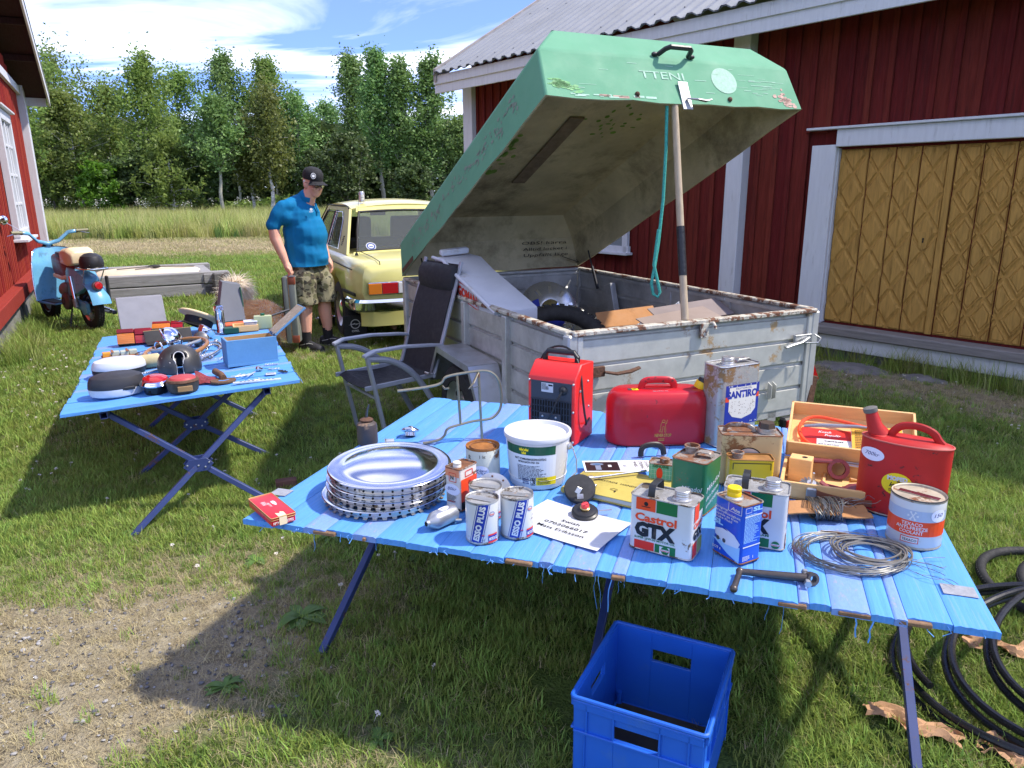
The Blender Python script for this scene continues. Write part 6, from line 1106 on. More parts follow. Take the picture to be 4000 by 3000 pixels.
for i in range(8):q=[np.array([.08+r.uniform(-.02,.05),-.05+r.uniform(-.05,.06),.008])];[q.append(q[-1]+np.array([r.uniform(.01,.035),r.uniform(-.03,.012),r.uniform(-.003,.004)])) for _ in range(4)];MB().tube(smooth([np.array([x_,y_,max(.002,z_)]) for x_,y_,z_ in q],2),.0009,4).obj('wire_end',WR,t)
MB().tube([(-.06,.115,.012),(.0,.095,.014),(.05,.08,.012)],[.003,.005,.004],8).obj('cable_adjuster',RST,t)
qa,qb,qc=P(2866,2300,Z1+.008),P(2890,2232,Z1+.010),P(3150,2258,Z1+.012);t=thing('kick_lever','dark steel kick-start lever at the table front','lever',(qb+qc)/2*np.array([1,1,0])+np.array([0,0,Z1]));o=np.array(t.location);DST=mat('dark oily steel',(.10,.085,.075),.4,metal=.7,var=.3,vs=20)
MB().tube([qb-o,(qb*.6+qc*.4)-o,qc-o],[.008,.0095,.011],12).obj('arm',DST,t,sm=50);MB().tube([qa-o,(qa+qb)/2-o,qb-o],[.0085,.0075,.0075],12).obj('pedal',DST,t,sm=50);MB().sphere(qa-o,.010,12,8).obj('pedal_end',DST,t);MB().sphere(qb-o,.0105,12,8).obj('elbow',DST,t);d_=(qc-qb)/np.linalg.norm(qc-qb);s_=np.array([-d_[1],d_[0],0]);e=qc-o+d_*.012;b=MB().lathe([(.0085,-.009),(.016,-.009),(.016,.009),(.0085,.009),(.0085,-.009)],e,20,d_*.25-s_*.1+np.array([0,-.9,.35]));b.obj('clamp_eye',DST,t);MB().cyl(e+s_*.032-d_*.012,e-s_*.032-d_*.012,.005,n=8).obj('clamp_bolt',TIN,t)
for k in (-1,1):q=e+s_*k*.028-d_*.012;MB().cyl(q-s_*.005,q+s_*.005,.009,n=6).obj('bolt_head',TIN,t)
# ================================================================== things on the left table
def LP(x,y,up=0.0):
 z=.578
 for _ in range(4):
  p=P(x,y,z);q=p[:2]-LFR;ly=-q[0]*math.sin(LA)+q[1]*math.cos(LA);z=.6-.045*ly+.004
 p=P(x,y,z);p[2]+=up;return p
def lw(x,y,px):p=LP(x,y);return px*float((p-np.array([0,0,EYE]))@_F)/FPX
def lh(b,t):p=LP(*b);return float(PY(t[0],t[1],p[1])[2]-p[2])
TLT=(R(1.9),R(1.2))
SILV=mat('grey hammered paint',(.25,.25,.265),.45,var=.1,vs=10,dirt=.15,rs=5,dcol=(.24,.24,.25))
c=LP(565,1285);w=lw(565,1285,165);h=lh((565,1285),(560,1165));t=thing('metal_cover','sloping grey sheet metal cover behind the tail lights','cover',c,facecam(c)+.1);MB().prism([(-.02,0),(.09,h),(.14,h),(.14,h*.93),(.10,h*.93),(.0,0)],-w/2,w/2,'x').obj('sheet',SILV,t,bevel=.004);MB().cyl((-w/2-.03,.12,h*.55),(-w/2,.12,h*.55),.015,n=12).obj('knob',BLK,t)
def tail(x,y,wpx,h,label,rz,tlt,sp=.5):
 c=LP(x,y);w=lw(x,y,wpx);t=thing('tail_light',label,'tail light',c,rz,None ,(tlt,0,rz));d=.05;MB().box((0,d*.3,h/2),(w,d,h*.96)).obj('housing',BLK,t,bevel=.004)
 for x0,x1,z0,z1,m_ in ((0,sp,.0,.72,OL),(0,sp,.74,1,pr('smoked red lens',S(150,40,44))),(sp,1,.0,.55,RL),(sp,1,.57,1,pr('dark red lens',S(150,18,34)))):
  MB().box(((x0+x1)/2*w-w/2,-d*.3,(z0+z1)/2*h),((x1-x0)*w-.004,.03,(z1-z0)*h-.003)).obj('lens',m_,t,bevel=.005,seg=2)
  for i in range(6):MB().box(((x0+x1)/2*w-w/2,-d*.3-.0155,(z0+(z1-z0)*(i+.5)/6)*h),((x1-x0)*w-.012,.0012,.002)).obj('lens_rib',m_,t)
 return t
tail(530,1345,124,.105,'upright amber and red tail light at the left table edge',facecam(LP(530,1345))-.1,R(-20));tail(655,1292,112,.07,'tilted amber and purple tail light lying behind the upright one',facecam(LP(655,1292))-.15,R(-52),.6)
c=LP(775,1300);k=lw(775,1300,1);t=thing('uniform_cap','cream uniform cap with black band propped on the table','cap',c+np.array([0,0,.055]),facecam(c),None ,(R(-20),R(24),facecam(c)))
CRM=mat('cream cloth',S(226,200,156),.85,var=.06,vs=12,bump=.1,bs=150);MB().lathe([(0,.085),(.09,.086),(.14,.078),(.150,.070),(.148,.063),(.11,.05),(.098,.045)],n=40,sy=.85).obj('crown',CRM,t);MB().lathe([(.098,.048),(.096,.0),(.09,-.002)],n=40,sy=.88).obj('band',mat('black band',(.015,.015,.02),.8,var=.2),t);MB().lathe([(.097,.0),(.125,-.012),(.15,-.03)],n=20,sy=.9,a0=-pi*.95,a1=-.05*pi).obj('peak',mat('patent peak',(.012,.012,.014),.15,var=.1),t,solid=.002);MB().sphere((.0,-.09,.03),.012,10,8).obj('badge',mat('brass',(.55,.40,.16),.3,metal=.9,var=.1),t)
c=LP(665,1335);w=lw(665,1335,170);t=thing('black_folder','open black cardboard folder with gold edge behind the chrome lamp','folder',c,facecam(c)+.12);MB().box((0,.05,.035),(w,.004,.09),rotx(-.5)).box((0,-.02,.006),(w,.10,.006)).obj('board',mat('black card',(.02,.019,.02),.6,var=.2,dirt=.2,dcol=(.06,.055,.05)),t,bevel=.001);MB().box((0,.073,.074),(w*1.01,.005,.006),rotx(-.5)).obj('edge',mat('gold worn edge',S(150,124,84),.5,metal=.3),t)
c=LP(690,1385);t=thing('steering_wheel','old steering wheel with brown wooden rim lying under the lamps','steering wheel',c+np.array([0,0,.035]),.3,None ,(R(7),R(-8),.3));WD=mat('varnished rim wood',S(150,104,62),.4,var=.25,vs=10,stretch=(3,3,1),coat=.2);rs_=.185;MB().tube([(rs_*math.cos(a),rs_*math.sin(a),0) for a in np.linspace(0,2*pi,48,endpoint=False )],.0125,10,closed=True ).obj('rim',WD,t)
for a in (.6,2.7,4.8):MB().tube([(.03*math.cos(a),.03*math.sin(a),.0),(rs_*.97*math.cos(a),rs_*.97*math.sin(a),0)],.005,6,flat=2).obj('spoke',ALU,t)
MB().lathe([(0,.02),(.03,.016),(.036,0),(.036,-.012),(0,-.012)],n=20).obj('hub',BLK,t)
c=LP(470,1392);t=thing('bulb_tray','leather tray of small boxed bulbs at the table edge','bulb box',c,facecam(c)+.06);LTH=mat('tan leather',S(138,88,52),.6,var=.2,vs=12);w=lw(470,1392,128);MB().box((0,0,.005),(w,.10,.01)).obj('tray',LTH,t,bevel=.003)
for i,m_ in enumerate((pr('bulb box orange',S(222,146,40)),pr('bulb box clear',S(176,180,160)),pr('bulb box clear',S(176,180,160)),pr('bulb box clear',S(176,180,160)))):MB().box((-w*.36+w*.24*i,-.01+.012*(i%2),.023),(w*.22,.05,.026)).obj('bulb_box',m_,t,bevel=.002)
for x in (-w*.2,w*.2):MB().box((x,0,.038),(.014,.09,.003)).obj('strap',LTH,t)
def shell_(x,y,px,label,ax,off=0,open_=True ,lensm=None ,sq=1):
 c=LP(x,y);s=lw(x,y,px)/2;t=thing('headlamp',label,'headlamp',c+np.array([0,0,s*.9+off]),0);ax=np.array(ax,float);ax/=np.linalg.norm(ax);MB().lathe([(s*1.0,.02*s),(s*.99,-.1*s),(s*.92,-.4*s),(s*.72,-.72*s),(s*.4,-.93*s),(0,-1.0*s)],(0,0,0),32,ax).obj('shell',CHR,t);MB().lathe([(s*.96,-.02*s),(s*1.03,0),(s*1.06,.06*s),(s*1.0,.13*s),(s*.93,.12*s)],(0,0,0),32,ax).obj('rim',CHR,t)
 MB().lathe([(s*.94,.08*s),(s*.7,.2*s),(s*.3,.27*s),(0,.28*s)],(0,0,0),28,ax).obj('lens',lensm or mat('lamp lens',(.6,.64,.66),.08,var=.05,trans=.5),t);return t,s,ax
t,s,ax=shell_(665,1372,100,'bright chrome headlamp shell behind the dark split dome',(-.75,-.35,-.45));MB().lathe([(s*.42,0),(s*.46,s*.06),(s*.4,s*.12),(s*.32,s*.1)],ax*s*.55-np.array([0,.0,.0])+np.array([0,-s*.55,-s*.1]),20,(-.4,-.9,0)).obj('side_ring',CHR,t)
shell_(812,1322,66,'flat chrome lamp rim leaning on the metal torch',(.35,.5,.6),.005)
c=LP(705,1450);s=lw(705,1450,158)/2;t=thing('split_dome','scuffed dark metal dome with a keyhole-shaped slot','lamp housing',c+np.array([0,0,.004]),facecam(c));DM=mat('scuffed dark metal',(.075,.072,.068),.38,metal=.5,var=.2,vs=8,rust=.07,rs=26,rcol=(.55,.5,.45))
b=MB();nu,nv=44,16;V=[];keep={}
def dome(i,j):
 az=2*pi*i/nu-pi/2;el=R(-14)+(pi/2-R(-14))*j/nv;rr_=math.cos(el);return np.array([s*rr_*math.cos(az)*1.0,s*rr_*math.sin(az)*.95,s*(math.sin(el)+.24)*1.05])
def cut(p):return p[1]<0 and abs(p[0])<s*(.16 if p[2]<s*.75 else math.sqrt(max(0,.30**2-((p[2]/s-.80))**2))) and p[2]<s*1.08
for j in range(nv):
 for i in range(nu):
  q=[dome(i,j),dome(i+1,j),dome(i+1,j+1),dome(i,j+1)]
  if cut(sum(q)/4):continue
  b.add(q,[(0,1,2,3)] if j<nv-1 else [(0,1,2)])
me_=b.obj('shell',DM,t,sm=70);bm=bmesh.new();bm.from_mesh(me_.data);bmesh.ops.remove_doubles(bm,verts=bm.verts,dist=1e-5);bmesh.ops.recalc_face_normals(bm,faces=bm.faces);bm.to_mesh(me_.data);bm.free();md=me_.modifiers.new('solid','SOLIDIFY');md.thickness=.004;md.offset=0
ed=[(-.15,.0),(-.15,.6),(-.25,.78),(-.2,1.0),(0,1.09),(.2,1.0),(.25,.78),(.15,.6),(.15,0)]
MB().tube(smooth([(x*s,-s*.95*math.sqrt(max(.02,1-x*x-(z/1.05-.24)**2))-.002,z*s) for x,z in ed],1),.003,6).obj('slot_edge',mat('bare bright edge',(.6,.58,.55),.4,metal=.5),t)
def oval_case(x,y,px,h,label,top,bot,rz=0,sq=.72):
 c=LP(x,y);w=lw(x,y,px)/2;t=thing('oval_case',label,'plastic case',c,facecam(c)+rz);MB().lathe([(0,0),(w*.8,0),(w*.95,h*.08),(w,h*.22),(w*1.0,h*.42)],n=44,sy=sq).obj('base',bot,t);MB().lathe([(w*1.0,h*.42),(w*1.01,h*.46),(w*.98,h*.7),(w*.90,h*.88),(w*.7,h*.98),(0,h)],n=44,sy=sq).obj('lid',top,t);MB().lathe([(w*1.003,h*.40),(w*1.012,h*.42),(w*1.003,h*.44)],n=44,sy=sq).obj('seam',BLK,t);return t,w,h
WPL=mat('white plastic',(.6,.61,.64),.35,var=.04,dirt=.08,dcol=(.5,.5,.5));t,w,h=oval_case(462,1540,200,.112,'oval case with black lid and white base at the table corner',mat('black grained lid',(.03,.03,.035),.55,var=.2,vs=12,dirt=.2,dcol=(.06,.06,.065)),WPL,.12)
MB().box((w*.3,-w*.69,.045),(.06,.01,.018)).obj('catch',BLK,t,bevel=.004)
oval_case(470,1462,190,.095,'white oval case behind the black-lidded one',WPL,BLK,.1)
c=LP(612,1530);s=lw(612,1530,108)/2;t=thing('beacon_lamp','lamp with bright red dome and chrome ring','lamp',c,facecam(c),None ,(R(6),0,facecam(c)));MB().lathe([(0,0),(s*.78,0),(s*.8,.01),(s*.82,s*.62),(s*.86,s*.66)],n=32).obj('base',mat('gloss black',(.012,.012,.013),.12,var=.1),t);MB().lathe([(s*.8,s*.64),(s*1.04,s*.66),(s*1.08,s*.74),(s*1.0,s*.82),(s*.94,s*.92),(s*.86,s*.98)],n=36).obj('ring',CHR,t);MB().lathe([(s*.87,s*.96),(s*.8,s*1.1),(s*.5,s*1.24),(0,s*1.28)],n=32).obj('dome',RL,t);MB().sphere((-s*.45,-s*.68,s*.25),.006,8,6).obj('screw',DARK,t)
c=LP(718,1528);s=lw(718,1528,118)/2;t=thing('beacon_lamp','dusty lamp with dull red dome and brown base','lamp',c,facecam(c));MB().lathe([(0,0),(s*.8,0),(s*.92,s*.1),(s*1.0,s*.5),(s*.98,s*.72)],n=32).obj('base',mat('dusty black base',(.035,.032,.026),.55,var=.35,vs=12,dirt=.4,rs=5,dcol=(.14,.11,.07)),t);MB().lathe([(s*.99,s*.7),(s*1.03,s*.76),(s*.97,s*.86),(s*.86,s*.9)],n=32).obj('ring',RST,t);MB().lathe([(s*.87,s*.88),(s*.75,s*1.0),(s*.4,s*1.08),(0,s*1.1)],n=32).obj('dome',mat('dusty red lens',S(170,62,62),.5,var=.15),t);MB().box((s*.1,-s*.97,s*.38),(s*.9,.01,s*.36)).obj('label',mat('tan label',S(150,120,82),.7,var=.2),t,bevel=.002)
t=thing('leather_strip','cracked red leather strip with torn end','strip',LP(790,1492),facecam(c));MB().grid(lambda u,v:(-.03+.11*u,.05-.10*v-.05*u,.005+.045*(1-v)*(1-u)+.004*math.sin(9*u+4*v)),8,8).obj('leather',mat('cracked red leather',S(126,44,44),.55,var=.4,vs=40,bump=.6,bs=60),t,solid=.003)
c=LP(872,1490);t=thing('rusty_yoke','brown rusty steel yoke with slotted flange','yoke',c,R(24));RS2=mat('dark rust',S(110,82,60),.8,metal=.2,var=.3,vs=16,bump=.2,bs=70);MB().tube([(-.03,.16,.022),(-.005,.05,.026),(.004,.0,.02)],[.018,.017,.016],14).obj('shaft',RS2,t);MB().prism([(-.06,-.035),(-.03,-.06),(.02,-.062),(.05,-.045),(.065,-.01),(.06,.015),(.02,.03),(-.03,.028),(-.065,.005)],0,.012).obj('flange',RS2,t,bevel=.002);MB().prism([(-.025,-.025),(0,-.038),(.028,-.022),(.03,-.014),(0,-.026),(-.02,-.014)],.0121,.0126).obj('slot',BLU,t)
c=LP(590,1435);s=lw(590,1435,72)/2;t=thing('glass_jar','dull yellowish plastic jar on its side','jar',c+np.array([0,0,s*.72]),facecam(c));MB().lathe([(0,-s),(s*.72,-s),(s*.75,-s*.8),(s*.75,s*.8),(s*.6,s),(0,s)],n=24,axis=(1,0,.05)).obj('body',mat('cloudy plastic',S(186,172,130),.4,var=.3,vs=14,dirt=.3,dcol=(.2,.16,.1)),t)
c=LP(783,1352);s=lw(783,1352,62)/2;t=thing('horn','dark cylindrical horn with metal neck beside the blue box','horn',c+np.array([0,0,s*.8]),facecam(c));MB().lathe([(0,-s*.9),(s*.85,-s*.9),(s,-s*.7),(s,-s*.2),(s*.8,0),(s*.5,s*.15),(s*.45,s*.7),(0,s*.7)],n=28,axis=(-.3,-.75,.15)).obj('body',mat('dusty steel',(.2,.19,.18),.4,metal=.7,var=.3,vs=14),t);MB().lathe([(s*1.0,-s*.72),(s*1.06,-s*.5),(s*1.0,-s*.3)],n=28,axis=(-.3,-.75,.15)).obj('band',CHRD,t)
FX=mat('flex chrome hose',(.62,.64,.66),.22,metal=.95,var=.1)
def flex(pts,r_,label):
 p=smooth(pts,3);c=p[0]*1.0;t=thing('flex_hose',label,'hose',c);q=[]
 for a_,b_ in zip(p,p[1:]):
  n_=max(1,int(np.linalg.norm(b_-a_)/.0045))
  q+=[a_+(b_-a_)*i/n_-c for i in range(n_)]
 MB().tube(q,[r_*(1 if i%2 else .82) for i in range(len(q))],8).obj('hose',FX,t,sm=10)
flex([LP(x,y,u) for x,y,u in ((770,1385,.012),(800,1352,.02),(850,1345,.02),(872,1362,.016),(850,1385,.014),(800,1395,.012),(775,1402,.014),(800,1372,.03),(845,1362,.03),(868,1378,.03),(830,1398,.02),(785,1410,.012))],.009,'coiled chrome flexible hose in front of the horn');flex([LP(x,y,.008) for x,y in ((545,1468),(600,1455),(660,1440),(705,1428))],.008,'straight chrome flexible hose beside the white oval case')
for k,(q0,q1,lb) in enumerate((((855,1412),(882,1398),'short chrome spanner by the corner of the blue box'),((515,1402),(585,1392),'small chrome bracket next to the bulb tray'),((785,1410),(812,1372),'chrome elbow spanner lying over the hose'))):
 a_,b_=LP(*q0,.012),LP(*q1,.02);t=thing('spanner' if k!=1 else 'chrome_bracket',lb,'tool',a_);d_=b_-a_;MB().tube([d_*0,d_*.5,d_],[.005,.004,.005],6,flat=.6).obj('shank',CHRD,t);MB().lathe([(.006,-.004),(.012,-.004),(.012,.004),(.006,.004),(.006,-.004)],d_,14,(.1,-.3,.9)).obj('jaw',CHRD,t)
pa,pb=LP(893,1440),LP(1088,1408);a=ang(pb-pa);w=float(np.linalg.norm(pb-pa));d=.15;h=lh((893,1440),(880,1338));u=np.array([math.cos(a),math.sin(a),0]);n=np.array([-math.sin(a),math.cos(a),0]);c=(pa+pb)/2+n*d/2;t=thing('wooden_box','light blue painted wooden box with its lid swung open','box',c,a)
BBX=mat('sky blue painted wood',S(86,136,178),.6,var=.1,vs=7,dirt=.15,rs=8,dcol=S(120,130,130),bump=.06,bs=40);RAW=mat('raw box wood',S(176,140,92),.75,var=.2,vs=6,stretch=(1.5,9,9),dirt=.2,dcol=S(110,84,56))
for bx,m_ in ((((0,-d/2+.006,h/2),(w,.012,h)),BBX),(((0,d/2-.006,h/2),(w,.012,h)),BBX),(((-w/2+.006,0,h/2),(.012,d-.024,h)),BBX),(((w/2-.006,0,h/2),(.012,d-.024,h)),BBX)):MB().box(*bx).obj('side',m_,t,bevel=.0015)
for bx in (((0,d/2-.0135,h/2),(w-.024,.003,h-.002)),((w/2-.0135,0,h/2),(.003,d-.03,h-.002)),((-w/2+.0135,0,h/2),(.003,d-.03,h-.002)),((0,-d/2+.0135,h/2),(w-.03,.003,h-.002))):MB().box(*bx).obj('inner_face',RAW,t)
MB().box((0,0,.006),(w-.03,d-.03,.008)).obj('bottom',RAW,t);MB().box((0,-d/2-.001,h*.05),(w+.004,.006,h*.09)).obj('skirting',BBX,t)
q0=np.array([w/2,0,h]);el=R(38);Lx_=.235;MM=roty(-el);lidm=MB().box((Lx_/2,0,.006),(Lx_,d,.012)).xf(MM,q0).obj('lid',BBX,t,bevel=.0015);MB().box((Lx_/2,0,.0135),(Lx_-.012,d-.012,.003)).xf(MM,q0).obj('lid_inside',mat('grey worn wood',S(152,138,120),.8,var=.25,vs=7,stretch=(1.5,9,9),dirt=.25,dcol=S(206,200,190)),lidm)
for y in (-d*.3,d*.3):MB().box((.01,y,.016),(.03,.02,.002)).xf(MM,q0).obj('hinge',TIN,lidm)
LET=mat('chrome lettering',(.72,.72,.72),.35,metal=.5,var=.1)
def badge(x,y,n_,hgt_,rz,label,m_=LET,sd_=1):
 c=LP(x,y);t=thing('car_badge',label,'badge',c,rz,'loose car badges');rr_=random.Random(sd_);w=n_*hgt_*.62
 MB().box((0,0,.002),(w,hgt_*.16,.004)).obj('base_bar',m_,t,bevel=.0008)
 for i in range(n_):
  x0=-w/2+hgt_*.62*(i+.5);hh=hgt_*rr_.uniform(.6,1.1);MB().box((x0,0,.0035),(hgt_*.16,hh,.005),rotz(-.25)).obj('relief',m_,t);MB().box((x0+hgt_*.12,hh*rr_.uniform(-.3,.4),.0034),(hgt_*.4,hgt_*.14,.0048),rotz(rr_.uniform(-.6,.6))).obj('relief',m_,t)
badge(975,1490,5,.042,R(40),'chrome script badge fanned out above the long bar',LET,1);badge(958,1466,4,.036,R(8),'chrome script badge lying beside the fan of badges',LET,2);badge(1105,1452,3,.04,R(-40),'black plastic letter badge near the table corner',BLKM,3);badge(1070,1442,4,.026,R(12),'small chrome badge by the blue box',LET,4);badge(1060,1424,6,.02,R(14),'tiny chrome badge under the blue box front',LET,5)
t=thing('emblem_plate','small square chrome emblem plate','badge',LP(1058,1462),R(18),'loose car badges');MB().box((0,0,.003),(.055,.04,.006)).obj('plate',LET,t,bevel=.003);MB().box((0,0,.0065),(.035,.016,.002)).obj('inlay',mat('grey inlay',(.3,.3,.3),.4),t)
t=thing('trim_bar','long chrome trim bar with relief lettering at the table front','trim',LP(1005,1492),R(21));MB().box((0,0,.005),(.24,.02,.01)).obj('bar',LET,t,bevel=.002);[MB().box((-.08+.02*i,0,.0095),(.011,.009,.002)).obj('relief',BLKM,t) for i in range(9)]
for i in range(4):a_=R(20+22*i);t=thing('trim_strip','bright thin chrome strip in the fan of badges','trim',LP(940+14*i,1470),a_,'loose car badges');MB().box((.0,0,.004+.003*i),(.10,.009,.003)).obj('strip',LET,t,bevel=.001)
c=LP(868,1300);s=lw(868,1300,34)/2;h=lh((868,1300),(862,1193));t=thing('torch','ribbed chrome torch standing on end','torch',c,0,None ,(0,R(-3),0));MB().lathe([(0,0),(s*1.15,0),(s*1.15,h*.08),(s,h*.12),(s,h*.78),(s*1.05,h*.80),(s*1.1,h*.84),(s*1.1,h*.97),(s*.95,h),(0,h)],n=28).obj('body',CHR,t)
for k in (.83,.88,.93):MB().lathe([(s*1.1,h*k),(s*1.16,h*(k+.012)),(s*1.1,h*(k+.024))],n=28).obj('ring',CHR,t)
c=LP(882,1240);s=lw(882,1240,46)/2;h=lh((882,1240),(880,1145));t=thing('lantern','rusty brown storm lantern with raised wire handle','lantern',c,facecam(c));RSL=mat('lantern rust',(.15,.075,.045),.75,metal=.25,var=.4,vs=30,bump=.3,bs=90);MB().lathe([(0,0),(s*.95,0),(s,h*.05),(s,h*.28),(s*.8,h*.33)],n=28).obj('tank',mat('old zinc tank',(.36,.34,.31),.5,metal=.6,var=.3,vs=14,rust=.25,rs=14),t);MB().lathe([(s*.78,h*.33),(s*.95,h*.40),(s*.7,h*.46),(s*.66,h*.56),(s*.98,h*.60),(s*1.0,h*.66),(s*.8,h*.70),(s*.84,h*.80),(s*.8,h*.9),(s*1.15,h*.92),(s*.9,h*.96),(s*.2,h*1.0),(0,h*1.0)],n=28).obj('burner',RSL,t)
for k in (-1,1):MB().tube([(k*s*1.15,0,h*.08),(k*s*1.3,0,h*.3),(k*s*1.3,0,h*.62),(k*s*1.0,0,h*.7)],[.008,.008,.008,.006],8).obj('side_tube',RSL,t)
MB().tube(smooth([(-s*1.25,0,h*.65),(-s*.9,.01,h*1.15),(-s*.1,.0,h*1.7),(s*1.0,-.0,h*1.85),(s*1.6,0,h*1.65),(s*1.4,0,h*1.15),(s*1.25,0,h*.65)],2),.0022,6).obj('handle',RSL,t);MB().tube(smooth([(-s*1.2,-.01,h*.25),(-s*1.3,-.04,h*.05),(0,-s*1.2,h*.16),(s*1.4,-.03,h*.25),(s*1.6,-.02,h*.1)],2),.0018,6).obj('guard_wire',BLK,t)
c=LP(812,1262);t=thing('grey_case_lid','dark grey tapered metal box lid standing with a price tag','box lid',LP(925,1248),facecam(c)+.25);b=MB();H3=lh((900,1255),(960,1100));b.loft([[(-.16,.03,0),(.05,.03,0),(.05,-.06,0),(-.16,-.06,0)],[(-.07,.10,H3),(.06,.10,H3*.9),(.06,.03,H3*.88),(-.07,.03,H3*.97)]]).obj('shell',mat('dark grey steel',(.15,.155,.165),.5,metal=.2,var=.12),t,bevel=.003);D=flat((.0,.0075,H3*.66),(1,0,.0),(.0,.36,.93));D.ell(.0,.0,.016,.03,STK,4);D.done(t,'price_tag');MB().box((.052,.02,H3*.55),(.006,.07,H3*.5),rotx(-.2)).obj('green_liner',mat('dark green liner',S(30,84,60),.5),t)
c=LP(960,1290);t=thing('pine_tray','shallow pine tray holding a clear plastic box','tray',c,R(22));w,d=.17,.13
for bx in (((0,0,.004),(w,d,.008)),((0,-d/2+.006,.022),(w,.012,.044)),((0,d/2-.006,.022),(w,.012,.044)),((-w/2+.006,0,.022),(.012,d-.024,.044)),((w/2-.006,0,.022),(.012,d-.024,.044))):MB().box(*bx).obj('board',PN,t,bevel=.001)
t=thing('plastic_box','clear plastic box inside the pine tray','box',c+np.array([.035,.01,.009]),R(22));MB().box((0,0,.028),(.09,.085,.055)).obj('box',mat('clear plastic',(.72,.76,.84),.12,var=.05,trans=.6,ior=1.3),t,bevel=.014,seg=3);MB().box((0,0,.057),(.094,.089,.006)).obj('lid',mat('frosted lid',(.7,.74,.82),.3,var=.05),t,bevel=.002)
c=LP(1030,1282);t=thing('canister','pale green metal canister with dark green cap','canister',c,R(15));CG=mat('pale green enamel',S(176,184,140),.4,var=.08,rust=.07,rs=18);w=lw(1030,1282,66);h=lh((1030,1282),(1030,1232));MB().box((0,0,h/2),(w,.06,h)).obj('body',CG,t,bevel=.008,seg=2);MB().lathe([(0,0),(.014,0),(.0155,.004),(.0155,.013),(.012,.016),(0,.016)],(0,0,h),20).obj('cap',mat('dark green cap',S(34,96,66),.35),t)
t=thing('orange_folder','orange cardboard folder under the torch','folder',LP(915,1268),R(30));MB().box((0,0,.006),(.15,.10,.010),rotx(.03)).obj('card',pr('orange card',S(232,96,50)),t,bevel=.001)
t=thing('green_tin_case','dark green tin case beside the torch','tin',LP(905,1300),R(22));MB().box((0,0,.02),(.10,.07,.04)).obj('body',mat('dark green tin',S(28,76,56),.4,var=.1),t,bevel=.004)
t=thing('roller_blind','long grey metal bar lying across the table back','bar',LP(1085,1250),R(40));MB().cyl((-.09,0,.03),(.1,.0,.07),.008,n=12).obj('bar',mat('dark bar',(.08,.08,.085),.4,metal=.5),t)
r=random.Random(12)
for i,(x,y) in enumerate(((690,1372),(720,1402),(745,1345),(640,1408),(560,1415),(610,1398),(820,1402),(760,1330),(735,1312),(845,1340),(655,1425),(585,1378),(540,1390),(1010,1448))):
 k=i%2;t=thing('lamp_fitting' if k else 'hose_clip','small loose ribbed chrome lamp fitting among the parts' if k else 'small dark metal hose clip among the lamp parts','lamp part' if k else 'clip',LP(x,y,.012),r.uniform(0,6),'loose chrome lamp fittings' if k else 'loose hose clips')
 if k:MB().lathe([(0,-.02),(.011,-.02),(.012,-.004),(.016,0),(.016,.006),(.010,.012),(0,.014)],n=16,axis=(r.uniform(-1,1),r.uniform(-1,1),.4)).obj('cup',CHRD,t);MB().tube([(0,0,.0),(.02,.015,.004),(.03,.04,-.004),(.06,.05,-.008)],.0014,5).obj('wire',BLK,t)
 else :MB().tube([(.016*math.cos(a_),.016*math.sin(a_),.004*math.sin(a_)) for a_ in np.linspace(0,5.4,14)],.0028,6).obj('band',DST,t);MB().box((.016,0,0),(.014,.010,.010),rotz(.3)).obj('screw_block',BOLT,t,bevel=.001)
for i,pts in enumerate((((560,1412),(600,1402),(640,1412),(668,1392)),((735,1362),(760,1348),(790,1342),(812,1330)),((690,1420),(730,1412),(770,1420),(815,1405)))):q=[LP(x,y,.006+.01*(k%2)) for k,(x,y) in enumerate(pts)];t=MB().tube([v-q[0] for v in smooth(q,2)],.003,6).obj('cable_piece',(BLK,mat('red cable',S(160,30,30),.5),BLK)[i]);place(t,q[0]);tag(t,('black cable end winding between the bulb tray and jar','thin red cable lying by the chrome lamp rim','black cable curling in front of the horn')[i],'cable')
# ================================================================== soft-bodied things
def organic(name,material,parent,prims,voxel=.008,it=6,sm=70):
 """one continuous skin grown over overlapping capsules and ellipsoids"""
 b=MB()
 for q in prims:
  if q[0]=='c':
   pts=[np.array(x,float) for x in q[1]];rs=q[2];n=12;b.tube(pts,list(rs),n)
   for p_,r_ in ((pts[0],rs[0]),(pts[-1],rs[-1])):b.sphere(p_,r_,12,8)
  else :b.sphere(q[1],q[2],16,10,M=q[3] if len(q)>3 else None )
 o=b.obj(name,material,None );md=o.modifiers.new('r','REMESH');md.mode='VOXEL';md.voxel_size=voxel;md.use_smooth_shade=True
 md=o.modifiers.new('s','SMOOTH');md.iterations=it;md.factor=.5
 dg=bpy.context.evaluated_depsgraph_get();me=bpy.data.meshes.new_from_object(o.evaluated_get(dg));old=o.data;o.modifiers.clear();o.data=me;bpy.data.meshes.remove(old);me.name=name
 if not me.materials:me.materials.append(material)
 o.parent=parent;return o
